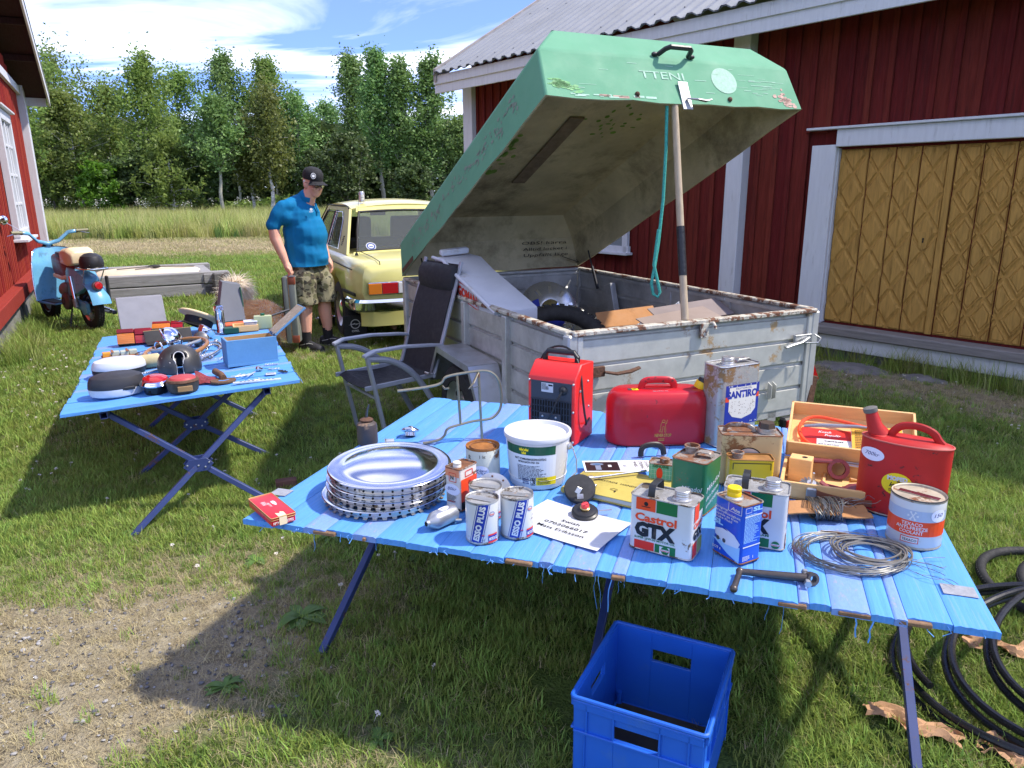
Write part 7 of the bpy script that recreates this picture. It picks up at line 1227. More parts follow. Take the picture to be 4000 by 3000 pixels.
def fur(name,src,n,L,material,parent,bias=(0,0,-.5),w=.0022,seed=1,mask=None ):
 r=np.random.default_rng(seed);me=src.data;me.calc_loop_triangles();tr_=np.array([t.vertices[:] for t in me.loop_triangles]);co=np.array([v.co[:] for v in me.vertices]);A,B,C=co[tr_[:,0]],co[tr_[:,1]],co[tr_[:,2]]
 nn=np.cross(B-A,C-A);ar=np.linalg.norm(nn,axis=1);k=r.choice(len(tr_),n,p=ar/ar.sum());u,v=r.uniform(0,1,(2,n));f=u+v>1;u[f],v[f]=1-u[f],1-v[f]
 p=A[k]+(B-A)[k]*u[:,None ]+(C-A)[k]*v[:,None ];nv=nn[k]/(ar[k][:,None ]+1e-12)
 ln=L(p) if callable(L) else np.full(n,L);bz=np.array([bias(q) for q in p]) if callable(bias) else np.array(bias)
 d=nv*.55+bz+r.normal(0,.22,(n,3));d/=np.linalg.norm(d,axis=1)[:,None ];s=np.cross(d,nv+r.normal(0,.3,(n,3)));s/=np.linalg.norm(s,axis=1)[:,None ]+1e-9;ln=ln*r.uniform(.6,1.3,n)
 m1=p+d*ln[:,None ]*.55;m2=p+d*ln[:,None ]+np.array([0,0,-.25])*ln[:,None ]*r.uniform(0,1,(n,1))
 V=np.stack([p-s*w,p+s*w,m1+s*w*.7,m1-s*w*.7,m2],1).reshape(-1,3);i=np.arange(n)*5
 mb=bpy.data.meshes.new(name);mb.from_pydata(V.tolist(),[],[(a,a+1,a+2,a+3) for a in i]+[(a+3,a+2,a+4) for a in i]);mb.materials.append(material);o=bpy.data.objects.new(name,mb);COL.objects.link(o);o.parent=parent;return kind(o,'stuff')
mp_=P(1228,1358);man=thing('person','man in blue polo shirt, camouflage shorts and black cap holding a case','person',(mp_[0],mp_[1],0),R(-14))
SKN=mat('skin',S(224,168,144),.55,var=.10,vs=9,spec=.35);b_=MATS['skin'].node_tree.nodes['Principled BSDF'];b_.inputs['Subsurface Weight'].default_value=.12;b_.inputs['Subsurface Radius'].default_value=(.02,.008,.005)
hx,hz=.125,1.625
HT=rotz(R(-22))@roty(R(14))
def hp(x,y,z):return np.array([hx,0,hz])+HT@np.array([x,y,z])
prims=[('e',hp(-.015,0,.035),(.098,.078,.098)),('e',hp(.02,0,-.035),(.078,.066,.088)),('e',hp(.045,0,-.085),(.045,.046,.036)),('e',hp(.085,0,-.018),(.018,.012,.026)),('e',hp(.098,0,-.032),(.014,.014,.012)),('e',hp(.072,0,-.068),(.02,.026,.011)),('e',hp(.068,-.03,.018),(.016,.02,.012)),('e',hp(.068,.03,.018),(.016,.02,.012)),('e',hp(.058,-.04,-.03),(.026,.022,.026)),('e',hp(.058,.04,-.03),(.026,.022,.026)),('e',hp(-.02,-.08,-.012),(.022,.009,.034)),('e',hp(-.02,.08,-.012),(.022,.009,.034)),('c',[(.02,0,1.38),(.06,0,1.50),hp(-.005,0,-.03)],(.085,.070,.066)),('e',(.075,0,1.485),(.05,.05,.04)),('c',[(-.03,0,.92),(-.02,0,1.15),(-.02,0,1.34)],(.11,.12,.11))]
RA=[(-.09,-.20,1.37),(-.19,-.26,1.24),(-.175,-.265,1.12),(-.115,-.27,.98),(-.085,-.27,.90)];LA_=[(-.06,.20,1.37),(-.04,.27,1.22),(.0,.27,1.10),(.06,.25,.98),(.085,.245,.90)]
for arm in (RA,LA_):prims.append(('c',[np.array(q) for q in arm],(.055,.058,.054,.043,.034)))
hb_=np.array(RA[-1]);prims+=[('c',[hb_,hb_+np.array([.018,.0,-.045]),hb_+np.array([.03,0,-.075])],(.03,.037,.034))]
for i,(y,l) in enumerate(((-.030,.95),(-.010,1.0),(.010,.95),(.028,.8))):
 k0=hb_+np.array([.045,y*.9,-.085]);prims.append(('c',[k0-np.array([.012,0,-.01]),k0+np.array([.012,0,-.024*l]),k0+np.array([.000,.002,-.050*l]),k0+np.array([-.024,.004,-.054*l])],(.0105,.0100,.0095,.0085)))
prims.append(('c',[hb_+np.array([.02,-.022,-.045]),hb_+np.array([.054,-.036,-.068]),hb_+np.array([.062,-.03,-.10])],(.013,.0115,.0095)))
hl=np.array(LA_[-1]);prims.append(('c',[hl,hl+np.array([.02,0,-.05]),hl+np.array([.03,0,-.08])],(.03,.037,.032)))
for y,l in ((-.028,.95),(-.01,1.0),(.01,.95),(.027,.8)):k0=hl+np.array([.035,y,-.09]);prims.append(('c',[k0,k0+np.array([.006,0,-.035*l]),k0+np.array([-.006,0,-.07*l])],(.0105,.0095,.0085)))
prims.append(('c',[hl+np.array([.03,-.02,-.04]),hl+np.array([.058,-.03,-.07]),hl+np.array([.06,-.025,-.10])],(.012,.011,.009)))
LGR=[(-.02,-.11,.84),(.0,-.12,.70),(.02,-.125,.50),(.0,-.13,.36),(.005,-.135,.22),(.0,-.14,.09)];LGL=[(-.01,.10,.84),(.04,.11,.70),(.09,.115,.50),(.085,.12,.36),(.10,.125,.22),(.095,.13,.09)]
for lg in (LGR,LGL):prims.append(('c',[np.array(q) for q in lg],(.085,.085,.064,.068,.052,.042)))
body=organic('body',SKN,man,prims,.0062,4)
SHI=mat('blue polo cotton',S(18,112,160),.85,var=.10,vs=5,bump=.12,bs=14,spec=.2)
sh=[('e',(-.02,0,1.30),(.17,.215,.19)),('e',(.015,0,1.14),(.195,.215,.25)),('c',[(-.02,0,1.30),(.005,0,1.1),(.0,0,.76)],(.17,.198,.198)),('c',[(-.02,-.03,1.2),(.0,-.04,.78)],(.18,.19)),('c',[(-.02,.03,1.2),(.0,.04,.78)],(.18,.19)),('e',(.01,0,.97),(.195,.21,.2)),('c',[(-.07,-.185,1.415),(-.02,0,1.45),(-.05,.185,1.415)],(.070,.09,.070)),('c',[(.0,0,1.44),(.035,0,1.50)],(.095,.082)),('c',[(-.10,-.215,1.41),(-.155,-.245,1.32),(-.185,-.26,1.25)],(.070,.070,.071)),('c',[(-.06,.215,1.41),(-.045,.25,1.30),(-.035,.27,1.23)],(.070,.070,.070)),('c',[(-.10,0,.95),(.05,0,.92)],(.14,.16)),('e',(-.09,0,1.0),(.13,.19,.13)),('e',(-.10,-.19,1.34),(.09,.085,.11)),('e',(-.06,.19,1.34),(.09,.085,.11))]
shirt=organic('polo_shirt',SHI,man,sh,.008,7)
def slice_z(o,z0=None ,z1=None ):
 bm=bmesh.new();bm.from_mesh(o.data)
 for z,n in ((z0,-1),(z1,1)):
  if z is None :continue
  bmesh.ops.bisect_plane(bm,geom=bm.verts[:]+bm.edges[:]+bm.faces[:],plane_co=(0,0,z),plane_no=(0,0,n),clear_outer=True )
 bm.to_mesh(o.data);bm.free()
slice_z(shirt,.845)
r_=np.random.default_rng(3);co=np.array([v.co[:] for v in shirt.data.vertices]);nm_=np.array([v.normal[:] for v in shirt.data.vertices])
dsp=.004*np.sin(co[:,2]*34+5*co[:,1]+2*np.sin(9*co[:,0]))*np.clip((1.15-co[:,2])*4,0,1)+.004*np.sin(22*co[:,0]+31*co[:,2]);co+=nm_*dsp[:,None ];shirt.data.vertices.foreach_set('co',co.ravel());shirt.data.update()
MB().lathe([(.086,.0),(.090,.022),(.085,.045),(.080,.046),(.080,.02)],(.038,0,1.468),28,(.3,0,.95),sy=.95,a0=.75,a1=2*pi-.75,xdir=(.954,0,-.3)).obj('collar',SHI,man,solid=.004)
MB().box((.150,-.01,1.40),(.012,.022,.10),roty(-.3)).obj('placket',SHI,man,bevel=.003)
D=flat((.155,-.13,1.36),(.70,.70,0),(-.1,.1,.99));D.ell(0,.03,.014,.012,pWHT);D.small(-.022,.015,.045,.008,2,pWHT,2);D.done(man,'chest_print')
CAM=bpy.data.materials.new('camouflage cloth');CAM.use_nodes=True ;nt_=CAM.node_tree;bs_=nt_.nodes['Principled BSDF'];bs_.inputs['Roughness'].default_value=.9
tcn=nt_.nodes.new('ShaderNodeTexCoord');prev=None
for sc_,th_,col_,sd_ in ((9,None ,S(132,126,100),0),(11,.54,S(92,90,62),3),(14,.57,S(70,62,48),8),(17,.62,S(44,44,36),15)):
 if th_ is None :rgb=nt_.nodes.new('ShaderNodeRGB');rgb.outputs[0].default_value=(*col_,1);prev=rgb.outputs[0];continue
 mpn=nt_.nodes.new('ShaderNodeMapping');mpn.inputs['Location'].default_value=(sd_,sd_*2,sd_);mpn.inputs['Scale'].default_value=(1,1,1.6);nt_.links.new(tcn.outputs['Object'],mpn.inputs[0]);nz=nt_.nodes.new('ShaderNodeTexNoise');nz.inputs['Scale'].default_value=sc_;nz.inputs['Detail'].default_value=2;nt_.links.new(mpn.outputs[0],nz.inputs['Vector'])
 gt=nt_.nodes.new('ShaderNodeMapRange');gt.inputs['From Min'].default_value=th_-.012;gt.inputs['From Max'].default_value=th_+.012;nt_.links.new(nz.outputs['Fac'],gt.inputs[0]);mxn=nt_.nodes.new('ShaderNodeMixRGB');nt_.links.new(gt.outputs[0],mxn.inputs[0]);nt_.links.new(prev,mxn.inputs[1]);mxn.inputs[2].default_value=(*col_,1);prev=mxn.outputs[0]
nt_.links.new(prev,bs_.inputs['Base Color'])
so=organic('shorts',CAM,man,[('e',(-.01,0,.88),(.15,.17,.10)),('c',[(-.01,-.09,.85),(.005,-.125,.68),(.02,-.13,.50)],(.12,.125,.122)),('c',[(-.01,.09,.85),(.06,.115,.68),(.095,.12,.50)],(.12,.125,.122)),('e',(.02,0,.76),(.14,.14,.1))],.008,5);slice_z(so,.475,.955)
co=np.array([v.co[:] for v in so.data.vertices]);nm_=np.array([v.normal[:] for v in so.data.vertices]);co+=nm_*(.006*np.sin(co[:,2]*28+9*co[:,0])+.005*np.sin(30*co[:,0]+14*co[:,2]))[:,None ];so.data.vertices.foreach_set('co',co.ravel());so.data.update();MB().box((.01,-.262,.66),(.15,.018,.19),rotx(-.03)).obj('cargo_pocket',CAM,man,bevel=.006)
CAPM=mat('black cap cloth',(.018,.018,.02),.85,var=.15,vs=20,bump=.1,bs=120)
MB().lathe([(.106,0),(.109,.03),(.104,.065),(.08,.095),(.045,.110),(0,.114)],hp(-.016,0,.045),28,HT@np.array([0,0,1.]),sy=.84,xdir=HT@np.array([1.,0,0])).obj('cap',CAPM,man)
def brim(u,v):
 a=(u-.5)*2.1;rr_=.088+.085*v*math.cos(a*.72);return hp(-.016+rr_*math.cos(a),rr_*math.sin(a)*.84,.048-.022*v-.03*abs(math.sin(a))**2*v)
MB().grid(brim,14,4).obj('cap_peak',CAPM,man,solid=.004);D=Decal(lambda x,y,e:hp(-.016,0,.045)+HT@(rotz(R(-38))@np.array([.105+e*3-y*.5,x*.9,.048+y])));D.ell(0,0,.026,.026,pWHT,3);D.ell(0,0,.022,.022,pDGR,4);D.ell(.0,.0,.015,.012,pWHT,5,12);D.done(man,'cap_badge')
organic('hair',mat('white hair',(.62,.60,.57),.8,var=.15,vs=60,bump=.3,bs=160),man,[('e',hp(-.06,0,.005),(.055,.079,.055)),('e',hp(-.03,-.072,.015),(.028,.012,.03)),('e',hp(-.03,.072,.015),(.028,.012,.03))],.006,2)
GF=mat('glasses frame',(.03,.03,.05),.3,var=.1)
for y in (-.034,.034):MB().tube([hp(.095,y+.024*math.cos(t_),.004+.017*math.sin(t_)) for t_ in np.linspace(0,2*pi,18,endpoint=False )],.0018,6,closed=True ).obj('glasses_rim',GF,man);MB().sphere(hp(.076,y,.004),(.010,.012,.008),10,6).obj('eye',mat('eye white',(.6,.58,.56),.3),man);MB().sphere(hp(.083,y,.003),(.005,.006,.006),8,6).obj('iris',mat('iris',(.05,.07,.09),.2),man);MB().tube([hp(.092,y*1.75,.01),hp(.04,y*2.3,.014),hp(-.02,y*2.42,.012)],.002,6).obj('glasses_arm',GF,man);MB().lathe([(0,0),(.022,0)],hp(.0955,y,.004),16,HT@np.array([1.,0,0])).obj('lens',mat('spectacle lens',(.9,.95,.95),.03,var=0,trans=.92,ior=1.1),man)
MB().tube([hp(.098,-.011,.008),hp(.102,0,.011),hp(.098,.011,.008)],.0018,6).obj('glasses_bridge',GF,man);MB().tube([hp(.083,-.024,-.066),hp(.091,0,-.063),hp(.083,.024,-.066)],.0022,6).obj('mouth',mat('lip line',S(150,84,78),.6),man)
SOC=mat('black sock',(.02,.02,.022),.9,var=.2,vs=40,bump=.2,bs=140);SHO=mat('black shoe',(.03,.03,.032),.6,var=.25,vs=30,bump=.2,bs=60)
for (x,y),rz_ in (((.0,-.14),-12),((.095,.13),6)):
 M3=rotz(R(rz_));MB().lathe([(.047,.0),(.050,.06),(.052,.11),(.054,.12)],(x,y,.075),20).obj('sock',SOC,man);f_=lambda px_,py_,z:tuple(M3@np.array([px_,py_,0])+np.array([x,y,z]))
 rg_=[]
 for xx,w_,h_ in ((-.085,.03,.07),(-.075,.042,.085),(-.03,.046,.10),(.03,.047,.092),(.09,.052,.072),(.15,.052,.058),(.19,.04,.045),(.205,.02,.03)):rg_.append([f_(xx,w_*math.cos(t_),.018+h_*max(0,math.sin(t_))**.8+(-.004 if math.sin(t_)<0 else 0)) for t_ in np.linspace(0,2*pi,14,endpoint=False )])
 MB().loft(rg_).obj('shoe',SHO,man,sm=60);MB().prism([f_(xx,yy,0)[:2] for xx,yy in ((-.092,-.025),(-.08,-.045),(0,-.047),(.09,-.055),(.16,-.052),(.205,-.025),(.21,.01),(.19,.042),(.1,.056),(0,.05),(-.08,.045),(-.092,.02))],0,.024).obj('sole',mat('grey sole',(.10,.10,.10),.7),man,bevel=.004);MB().tube([f_(-.05,-.047,.06),f_(.02,-.047,.075),f_(.06,-.04,.085),f_(.10,-.03,.078)],.004,6).obj('trim',mat('pale shoe trim',(.45,.44,.40),.7),man);MB().cyl(f_(.03,-.046,.07),f_(.03,-.054,.07),.011,n=12).obj('lace_dial',BLK,man)
mw_=lambda p:np.array([mp_[0],mp_[1],0])+rotz(R(-14))@np.array(p,float)
q=mw_(hb_+np.array([.035,0,-.125]));zt=.765;cs=thing('suitcase','old grey suitcase with brown leather corners held by the man','suitcase',(q[0]-.012,q[1]+.16,.115),R(4));CSM=mat('grey green fibre case',S(124,130,122),.6,var=.10,vs=8,dirt=.15,dcol=S(86,90,84));Hc=zt-.115;TC=mat('brown leather corner',S(140,74,52),.5,var=.2,vs=20)
for x,w_ in ((.024,.062),(-.036,.05)):MB().box((x,0,Hc/2),(w_,.48,Hc)).obj('shell',CSM,cs,bevel=.012,seg=2)
MB().box((-.0085,0,Hc/2),(.016,.47,Hc-.01)).obj('wood_edge',RAW,cs);MB().box((-.068,-.0,Hc/2),(.006,.44,Hc*.96)).obj('inner_board',mat('dark brown board',S(70,40,30),.7),cs)
for z in (.04,Hc-.04):
 for y in (-.222,.222):MB().box((.026,y,z),(.068,.044,.078)).obj('leather_corner',TC,cs,bevel=.014,seg=2)
MB().tube([(.0,-.215,Hc),(.0,-.205,Hc+.035),(.0,-.16,Hc+.048),(.0,-.115,Hc+.035),(.0,-.105,Hc)],.008,8).obj('handle',TC,cs)
for y in (-.235,-.19):MB().box((.03,y,Hc+.004),(.05,.02,.008)).obj('clasp',ZN,cs)
# ------------------------------------------------------------------ dog
dp=np.array([-2.62,7.45,0]);dog=thing('dog','fluffy golden dog with plumed tail sniffing behind the table','dog',dp,R(-24));DF=mat('golden fur',S(255,218,160),.85,var=.25,vs=8,tl=.15);DF2=mat('cream fur',S(255,246,228),.85,var=.2,vs=8,tl=.2);DF3=mat('ginger fur',S(246,176,100),.85,var=.25,vs=10,tl=.15)
dprims=[('c',[(-.20,0,.36),(-.05,0,.35),(.12,0,.34)],(.115,.11,.13)),('c',[(.12,0,.36),(.24,-.02,.34),(.33,-.05,.27)],(.12,.10,.085)),('e',(.36,-.06,.24),(.085,.075,.075),roty(.5)),('c',[(.39,-.07,.21),(.46,-.09,.155)],(.042,.028)),('e',(.47,-.095,.15),(.018,.018,.016)),('c',[(.32,-.02,.30),(.30,.0,.345)],(.028,.012)),('c',[(.33,-.11,.29),(.315,-.13,.335)],(.028,.012)),('c',[(-.26,0,.40),(-.33,0,.50),(-.31,0,.60),(-.22,0,.64)],(.035,.04,.045,.03))]
for y in (-.07,.07):
 dprims+=[('c',[(.16,y,.30),(.17,y,.18),(.165,y,.09),(.175,y,.025)],(.055,.038,.026,.028)),('c',[(-.18,y,.34),(-.14,y*1.1,.25),(-.24,y*1.1,.15),(-.215,y*1.1,.06),(-.19,y*1.1,.022)],(.075,.055,.032,.024,.028)),('e',(.195,y,.02),(.04,.026,.02)),('e',(-.17,y*1.1,.02),(.04,.026,.02))]
db=organic('body',DF,dog,dprims,.012,4)
fur('coat',db,9000,lambda p:.045+.03*(p[:,0]<.2),DF,dog,(-.6,0,-.35),.0030,1);fur('ruff',db,2600,lambda p:np.where((p[:,0]<-.22)&(p[:,2]>.40),.13,.05),DF2,dog,(.15,0,-.55),.0030,2)
fur('head_fur',db,2600,lambda p:np.where(p[:,0]>.27,.028,.03),DF3,dog,(-.5,0,-.2),.0026,3)
tb_=organic('tail_core',DF2,dog,[('c',[(-.33,0,.50),(-.31,0,.60),(-.22,0,.645)],(.035,.04,.025))],.012,2);fur('tail_plume',tb_,3800,.19,DF2,dog,(.45,-.1,-.55),.0032,4);fur('tail_tip',tb_,500,.10,DF2,dog,(-.35,0,.9),.003,5)
for y in (-.115,-.035):MB().sphere((.405,y,.25),.010,8,6).obj('eye',mat('dark eye',(.01,.008,.006),.1),dog)
MB().sphere((.485,-.098,.152),(.013,.015,.012),10,8).obj('nose',mat('dog nose',(.012,.011,.011),.35),dog)
c=P(1278,1276);t=thing('cooking_pot','dark green cooking pot on the grass beside the car','pot',c,.2);MB().lathe([(0,0),(.085,0),(.095,.012),(.1,.115),(.104,.118),(.098,.122),(.094,.11),(.088,.015),(0,.012)],n=30).obj('body',mat('dark green enamel',(.02,.03,.026),.3,var=.2),t);MB().lathe([(.1,.112),(.106,.118),(.1,.124),(.095,.118)],n=30).obj('steel_rim',CHRD,t)
for s in (-1,1):MB().tube(smooth([(s*.1,-.03,.1),(s*.125,-.02,.108),(s*.125,.02,.108),(s*.1,.03,.1)],2),.004,6).obj('handle',CHRD,t)
MB().tube([(-.02,.0,.02),(-.01,.03,.25),(.03,.1,.42)],.004,6).obj('leash_stick',BLK,t)
# ------------------------------------------------------------------ camping chair
sL,sR=P(1317,1450,.42),P(1435,1508,.42);rt=sR-sL;wC=.47;a=ang(rt);fwd=np.array([math.sin(a),-math.cos(a),0]);cc=(sL+sR)/2-fwd*.22+np.array([.03,.02,0]);ch=thing('camping_chair','black high-backed folding camping chair with grey metal frame','chair',(cc[0],cc[1],0),a);FB_=mat('black textilene',(.022,.022,.025),.75,var=.2,vs=16,bump=.15,bs=260);FR_=mat('grey powder coat',(.36,.38,.42),.45,metal=.2,var=.08)
MB().grid(lambda u,v:((u-.5)*wC*.92,-.25+.47*v,.43-.03*math.sin(pi*v)-.02*math.sin(pi*u)-(.03 if v<.08 else 0)),8,10).obj('seat',FB_,ch,solid=.006)
def bk(u,v):y=.20+.16*v+.07*v*v+.02*math.sin(7*v)*(1-v);return ((u-.5)*wC*.92,y+.018*math.sin(pi*u)*(1-v),.40+.70*v)
MB().grid(bk,8,18).obj('backrest',FB_,ch,solid=.008);pw_=MB()
pw_.loft([[(x,.395+.045*math.cos(t_)*k,1.0+.095*math.sin(t_)*k) for t_ in np.linspace(0,2*pi,16,endpoint=False )] for x,k in ((-wC*.47,.82),(-wC*.42,1),(0,1.04),(wC*.42,1),(wC*.47,.82))]).obj('head_pillow',FB_,ch,sm=70)
for s in (-1,1):
 x=s*wC*.5;MB().bar((x,-.25,.60),(x,-.14,.02),.02,.035).obj('front_leg',FR_,ch,bevel=.003);MB().tube(smooth([(x*1.02,-.25,.585),(x*1.02,-.08,.56),(x*1.02,.10,.42),(x*1.02,.30,.02)],2),.014,8,flat=1.4).obj('rear_leg',FR_,ch)
 MB().loft([[(x+s*.0+dx_,y,z+dz_) for dx_,dz_ in ((-.025,-.008),(.025,-.008),(.025,.008),(-.025,.008))] for y,z in ((-.27,.60),(-.2,.625),(0,.63),(.2,.615),(.27,.605))]).obj('armrest',FR_,ch,bevel=.003);MB().bar((x*.97,.20,.40),(x*.97,.43,1.12),.016,.03).obj('back_tube',FR_,ch,bevel=.003);MB().bar((x*.97,-.27,.40),(x*.97,.22,.42),.016,.028).obj('seat_tube',FR_,ch,bevel=.003);MB().cyl((x-.02*s,.15,.44),(x+.03*s,.15,.44),.008,n=10).obj('pivot',TIN,ch)
MB().bar((-wC*.5,-.14,.02),(wC*.5,-.14,.02),.02).obj('foot_bar',FR_,ch,bevel=.003);MB().bar((-wC*.5,.30,.02),(wC*.5,.30,.02),.02).obj('foot_bar',FR_,ch,bevel=.003);MB().bar((-wC*.5,-.20,.33),(wC*.5,-.20,.33),.016).obj('cross_bar',FR_,ch,bevel=.003)
# ------------------------------------------------------------------ blue crate
q4=[P(x,y,.28) for x,y in ((2259,2717),(2766,2871),(2846,2545),(2401,2433))];a=ang(q4[1]-q4[0]);w,d,h=.335,.36,.28;c=sum(q4)/4;cr_=thing('storage_crate','empty blue plastic stacking crate with hand slots under the table','crate',(c[0],c[1],0),a);BP=mat('blue crate plastic',S(34,98,198),.42,var=.07,vs=6,dirt=.2,rs=9,dcol=S(62,108,178))
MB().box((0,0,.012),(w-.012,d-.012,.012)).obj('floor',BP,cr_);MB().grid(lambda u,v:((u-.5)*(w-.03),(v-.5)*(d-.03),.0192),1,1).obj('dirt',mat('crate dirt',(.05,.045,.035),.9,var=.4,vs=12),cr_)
def wall_(ln,slot):
 b=MB();z0,z1=.006,h;th=.006
 if slot:s0,s1,za,zb_=-slot/2,slot/2,h*.66,h*.80;pcs=((-ln/2,s0,z0,z1),(s1,ln/2,z0,z1),(s0,s1,z0,za),(s0,s1,zb_,z1))
 else :pcs=((-ln/2,ln/2,z0,z1),)
 for a_,b2,c_,d_ in pcs:b.box(((a_+b2)/2,0,(c_+d_)/2),(b2-a_,th,d_-c_))
 for x in (-ln/2+.035,-.06,.06,ln/2-.035):b.box((x,-.006,h*.8),(.005,.008,h*.32))
 for z in (h*.64,h*.965):b.box((0,-.006,z),(ln,.010,.007))
 b.box((0,-.004,h*.94),(ln,.012,.03));
 for x in (-ln/2+.03,ln/2-.03):b.box((x,-.005,h*.32),(.004,.006,h*.6))
 return b
for (x,y,rz_,ln) in ((0,-d/2,0,w),(0,d/2,pi,w),(w/2,0,pi/2,d),(-w/2,0,-pi/2,d)):wall_(ln,.12).xf(rotz(rz_),(x,y,0)).obj('wall',BP,cr_,bevel=.0012)
MB().tube([np.array(q) for q in rr(w+.014,d+.014,.012,4,h)],.006,8,closed=True ).obj('rim',BP,cr_);MB().cyl((-w/2+.02,d/2-.02,.02),(-w/2+.02,d/2-.02,.06),.008,n=10).obj('corner_post',BP,cr_)
# ------------------------------------------------------------------ tyres, hoses, paper on the right
def tyre(loc,r0,rw,label,rot,m_=TYR):
 t=thing('bicycle_tyre',label,'tyre',loc,0,None ,rot);MB().tube([(r0*math.cos(a_),r0*math.sin(a_),0) for a_ in np.linspace(0,2*pi,64,endpoint=False )],rw,12,closed=True ).obj('casing',m_,t);b=MB()
 for i in range(110):
  a_=2*pi*i/110
  for zz_ in (-.35,.0,.35):M3=rotz(a_);b.box(M3@np.array([r0+rw*math.cos(zz_),0,rw*math.sin(zz_)]),(.003,.007,.006),M3)
 kind(b.obj('tread',m_,t),'stuff')
c=P(3870,2330);tyre((c[0]+.30,c[1]-.01,.028),.30,.018,'thin black cycle tyre lying on the grass, larger of two',(.05,.04,0));tyre((c[0]+.33,c[1]-.10,.075),.24,.017,'smaller cycle tyre lying on top of another one',(.04,-.03,0))
HM=mat('black polythene hose',(.014,.014,.015),.28,var=.2,vs=20,dirt=.06)
def hose(cx,cy,rx,ry,z0,dz,ph,turns,label,rr_=.012):
 t=thing('hose_coil',label,'hose',(cx,cy,0),0,'coils of black hose');n=int(60*turns);rnd=random.Random(int(cx*100));q=[]
 for i in range(n+1):a_=ph+2*pi*turns*i/n;k=1-.03*i/60;q.append((rx*k*math.cos(a_),ry*k*math.sin(a_),max(rr_,z0+dz*math.sin(a_*1+1.2)+.03*i/60)))
 MB().tube(q,rr_,10).obj('tube',HM,t)
hose(1.80,1.98,.56,.46,.05,.05,2.0,2.2,'outer coil of black hose on the grass by the table end');hose(1.83,1.90,.47,.40,.13,.10,1.6,1.7,'raised inner coil of black hose by the table end');hose(1.90,1.88,.43,.36,.20,.12,2.4,1.3,'uppermost loop of black hose beside the cycle tyres')
KP=mat('brown kraft paper',S(176,136,100),.85,var=.15,vs=9,bump=.2,bs=20)
def crumple(x,y,sx_,sy_,rz_,label,seed):
 r=random.Random(seed);t=thing('kraft_paper',label,'paper',P(x,y),rz_,'scraps of brown paper');ph=[r.uniform(0,6) for _ in range(6)]
 MB().grid(lambda u,v:((u-.5)*sx_+.01*math.sin(9*v+ph[0]),(v-.5)*sy_+.015*math.sin(11*u+ph[1]),.022+.014*math.sin(8*u+ph[2])*math.cos(6*v+ph[3])+.010*abs(math.sin(15*u+9*v+ph[4]))),14,8).obj('sheet',KP,t,sm=18,solid=.0012)
crumple(3560,2850,.25,.07,R(-38),'long torn strip of brown paper in front of the hoses',1);crumple(3960,2970,.17,.08,R(-25),'torn brown paper scrap beneath the hose ends',2);crumple(3900,2545,.22,.07,R(-18),'brown paper scrap beside the cycle tyres',3)
t=MB().box((0,0,.025),(.11,.05,.05)).obj('wood_offcut',mat('reddish wood',S(104,70,58),.8,var=.3,vs=14),bevel=.004);place(t,P(1120,1905),R(20));tag(t,'reddish brown wood offcut on the grass behind the table corner','wood')
# ------------------------------------------------------------------ things in the trailer
def TL3(x,y,z):return wl((x,y,z))
fz=ZB+.021
t=thing('plastic_bin','dirty white plastic bin with red lettering tilted in the trailer','bin',TL3(.13,1.36,.85),TRZ,None ,(R(9),R(-4),TRZ));WPB=mat('dirty white plastic',(.60,.62,.66),.5,var=.08,vs=6,dirt=.12,rs=5,dcol=S(170,150,110))
L2=1.02;pf=[(-L2/2,.0),(L2/2,.0),(L2/2,.20),(L2*.30,.225),(L2*.12,.19),(-L2*.2,.155),(-L2/2,.12)]
MB().prism(pf,-.13,.13,'x').obj('body',WPB,t,bevel=.012,seg=2)
MB().tube([(-.14,y,z) for y,z in pf[2:]],.012,8).obj('lip',WPB,t);MB().box((0,L2*.46,.235),(.2,.05,.04)).obj('end_grip',WPB,t,bevel=.008)
D=flat((-.1325,L2*.10,.02),(0,-1,0),(0,0,1));D.text('GOMAN',.02,.05,.058,pRED,w=.30,bold=.05,rot=.0);D.line([(-.01,.03),(.34,.03),(.34,.13),(-.01,.13),(-.01,.03)],.006,pRED);D.poly([(-.12,.075),(-.01,.08),(-.01,.105),(-.12,.10)],pYEL);D.rect(.13,.04,.24,.06,pYEL,3);D.done(t,'lettering')
KT=mat('knobbly tyre',(.03,.029,.027),.8,var=.3,vs=20);c=TL3(.52,1.02,.60);t=thing('motorcycle_tyre','knobbly motorcycle tyre leaning inside the trailer','tyre',c,TRZ,None ,(R(40),R(-14),TRZ));r0=.27;MB().tube([(r0*math.cos(a_),r0*math.sin(a_),0) for a_ in np.linspace(0,2*pi,48,endpoint=False )],.05,14,closed=True ).obj('casing',KT,t)
kn=None
for i in range(36):
 for zz_ in (-.7,0,.7):
  M3=rotz(2*pi*(i+.5*(zz_==0))/36)
  if kn is None :kn=MB().box((0,0,0),(.02,.03,.022)).obj('tread_block',KT,t,bevel=.002);o=kn
  else :o=share(kn,t)
  o.location=tuple(M3@np.array([r0+.052*math.cos(zz_),0,.052*math.sin(zz_)]));o.rotation_euler=(0,-zz_,2*pi*(i+.5*(zz_==0))/36)
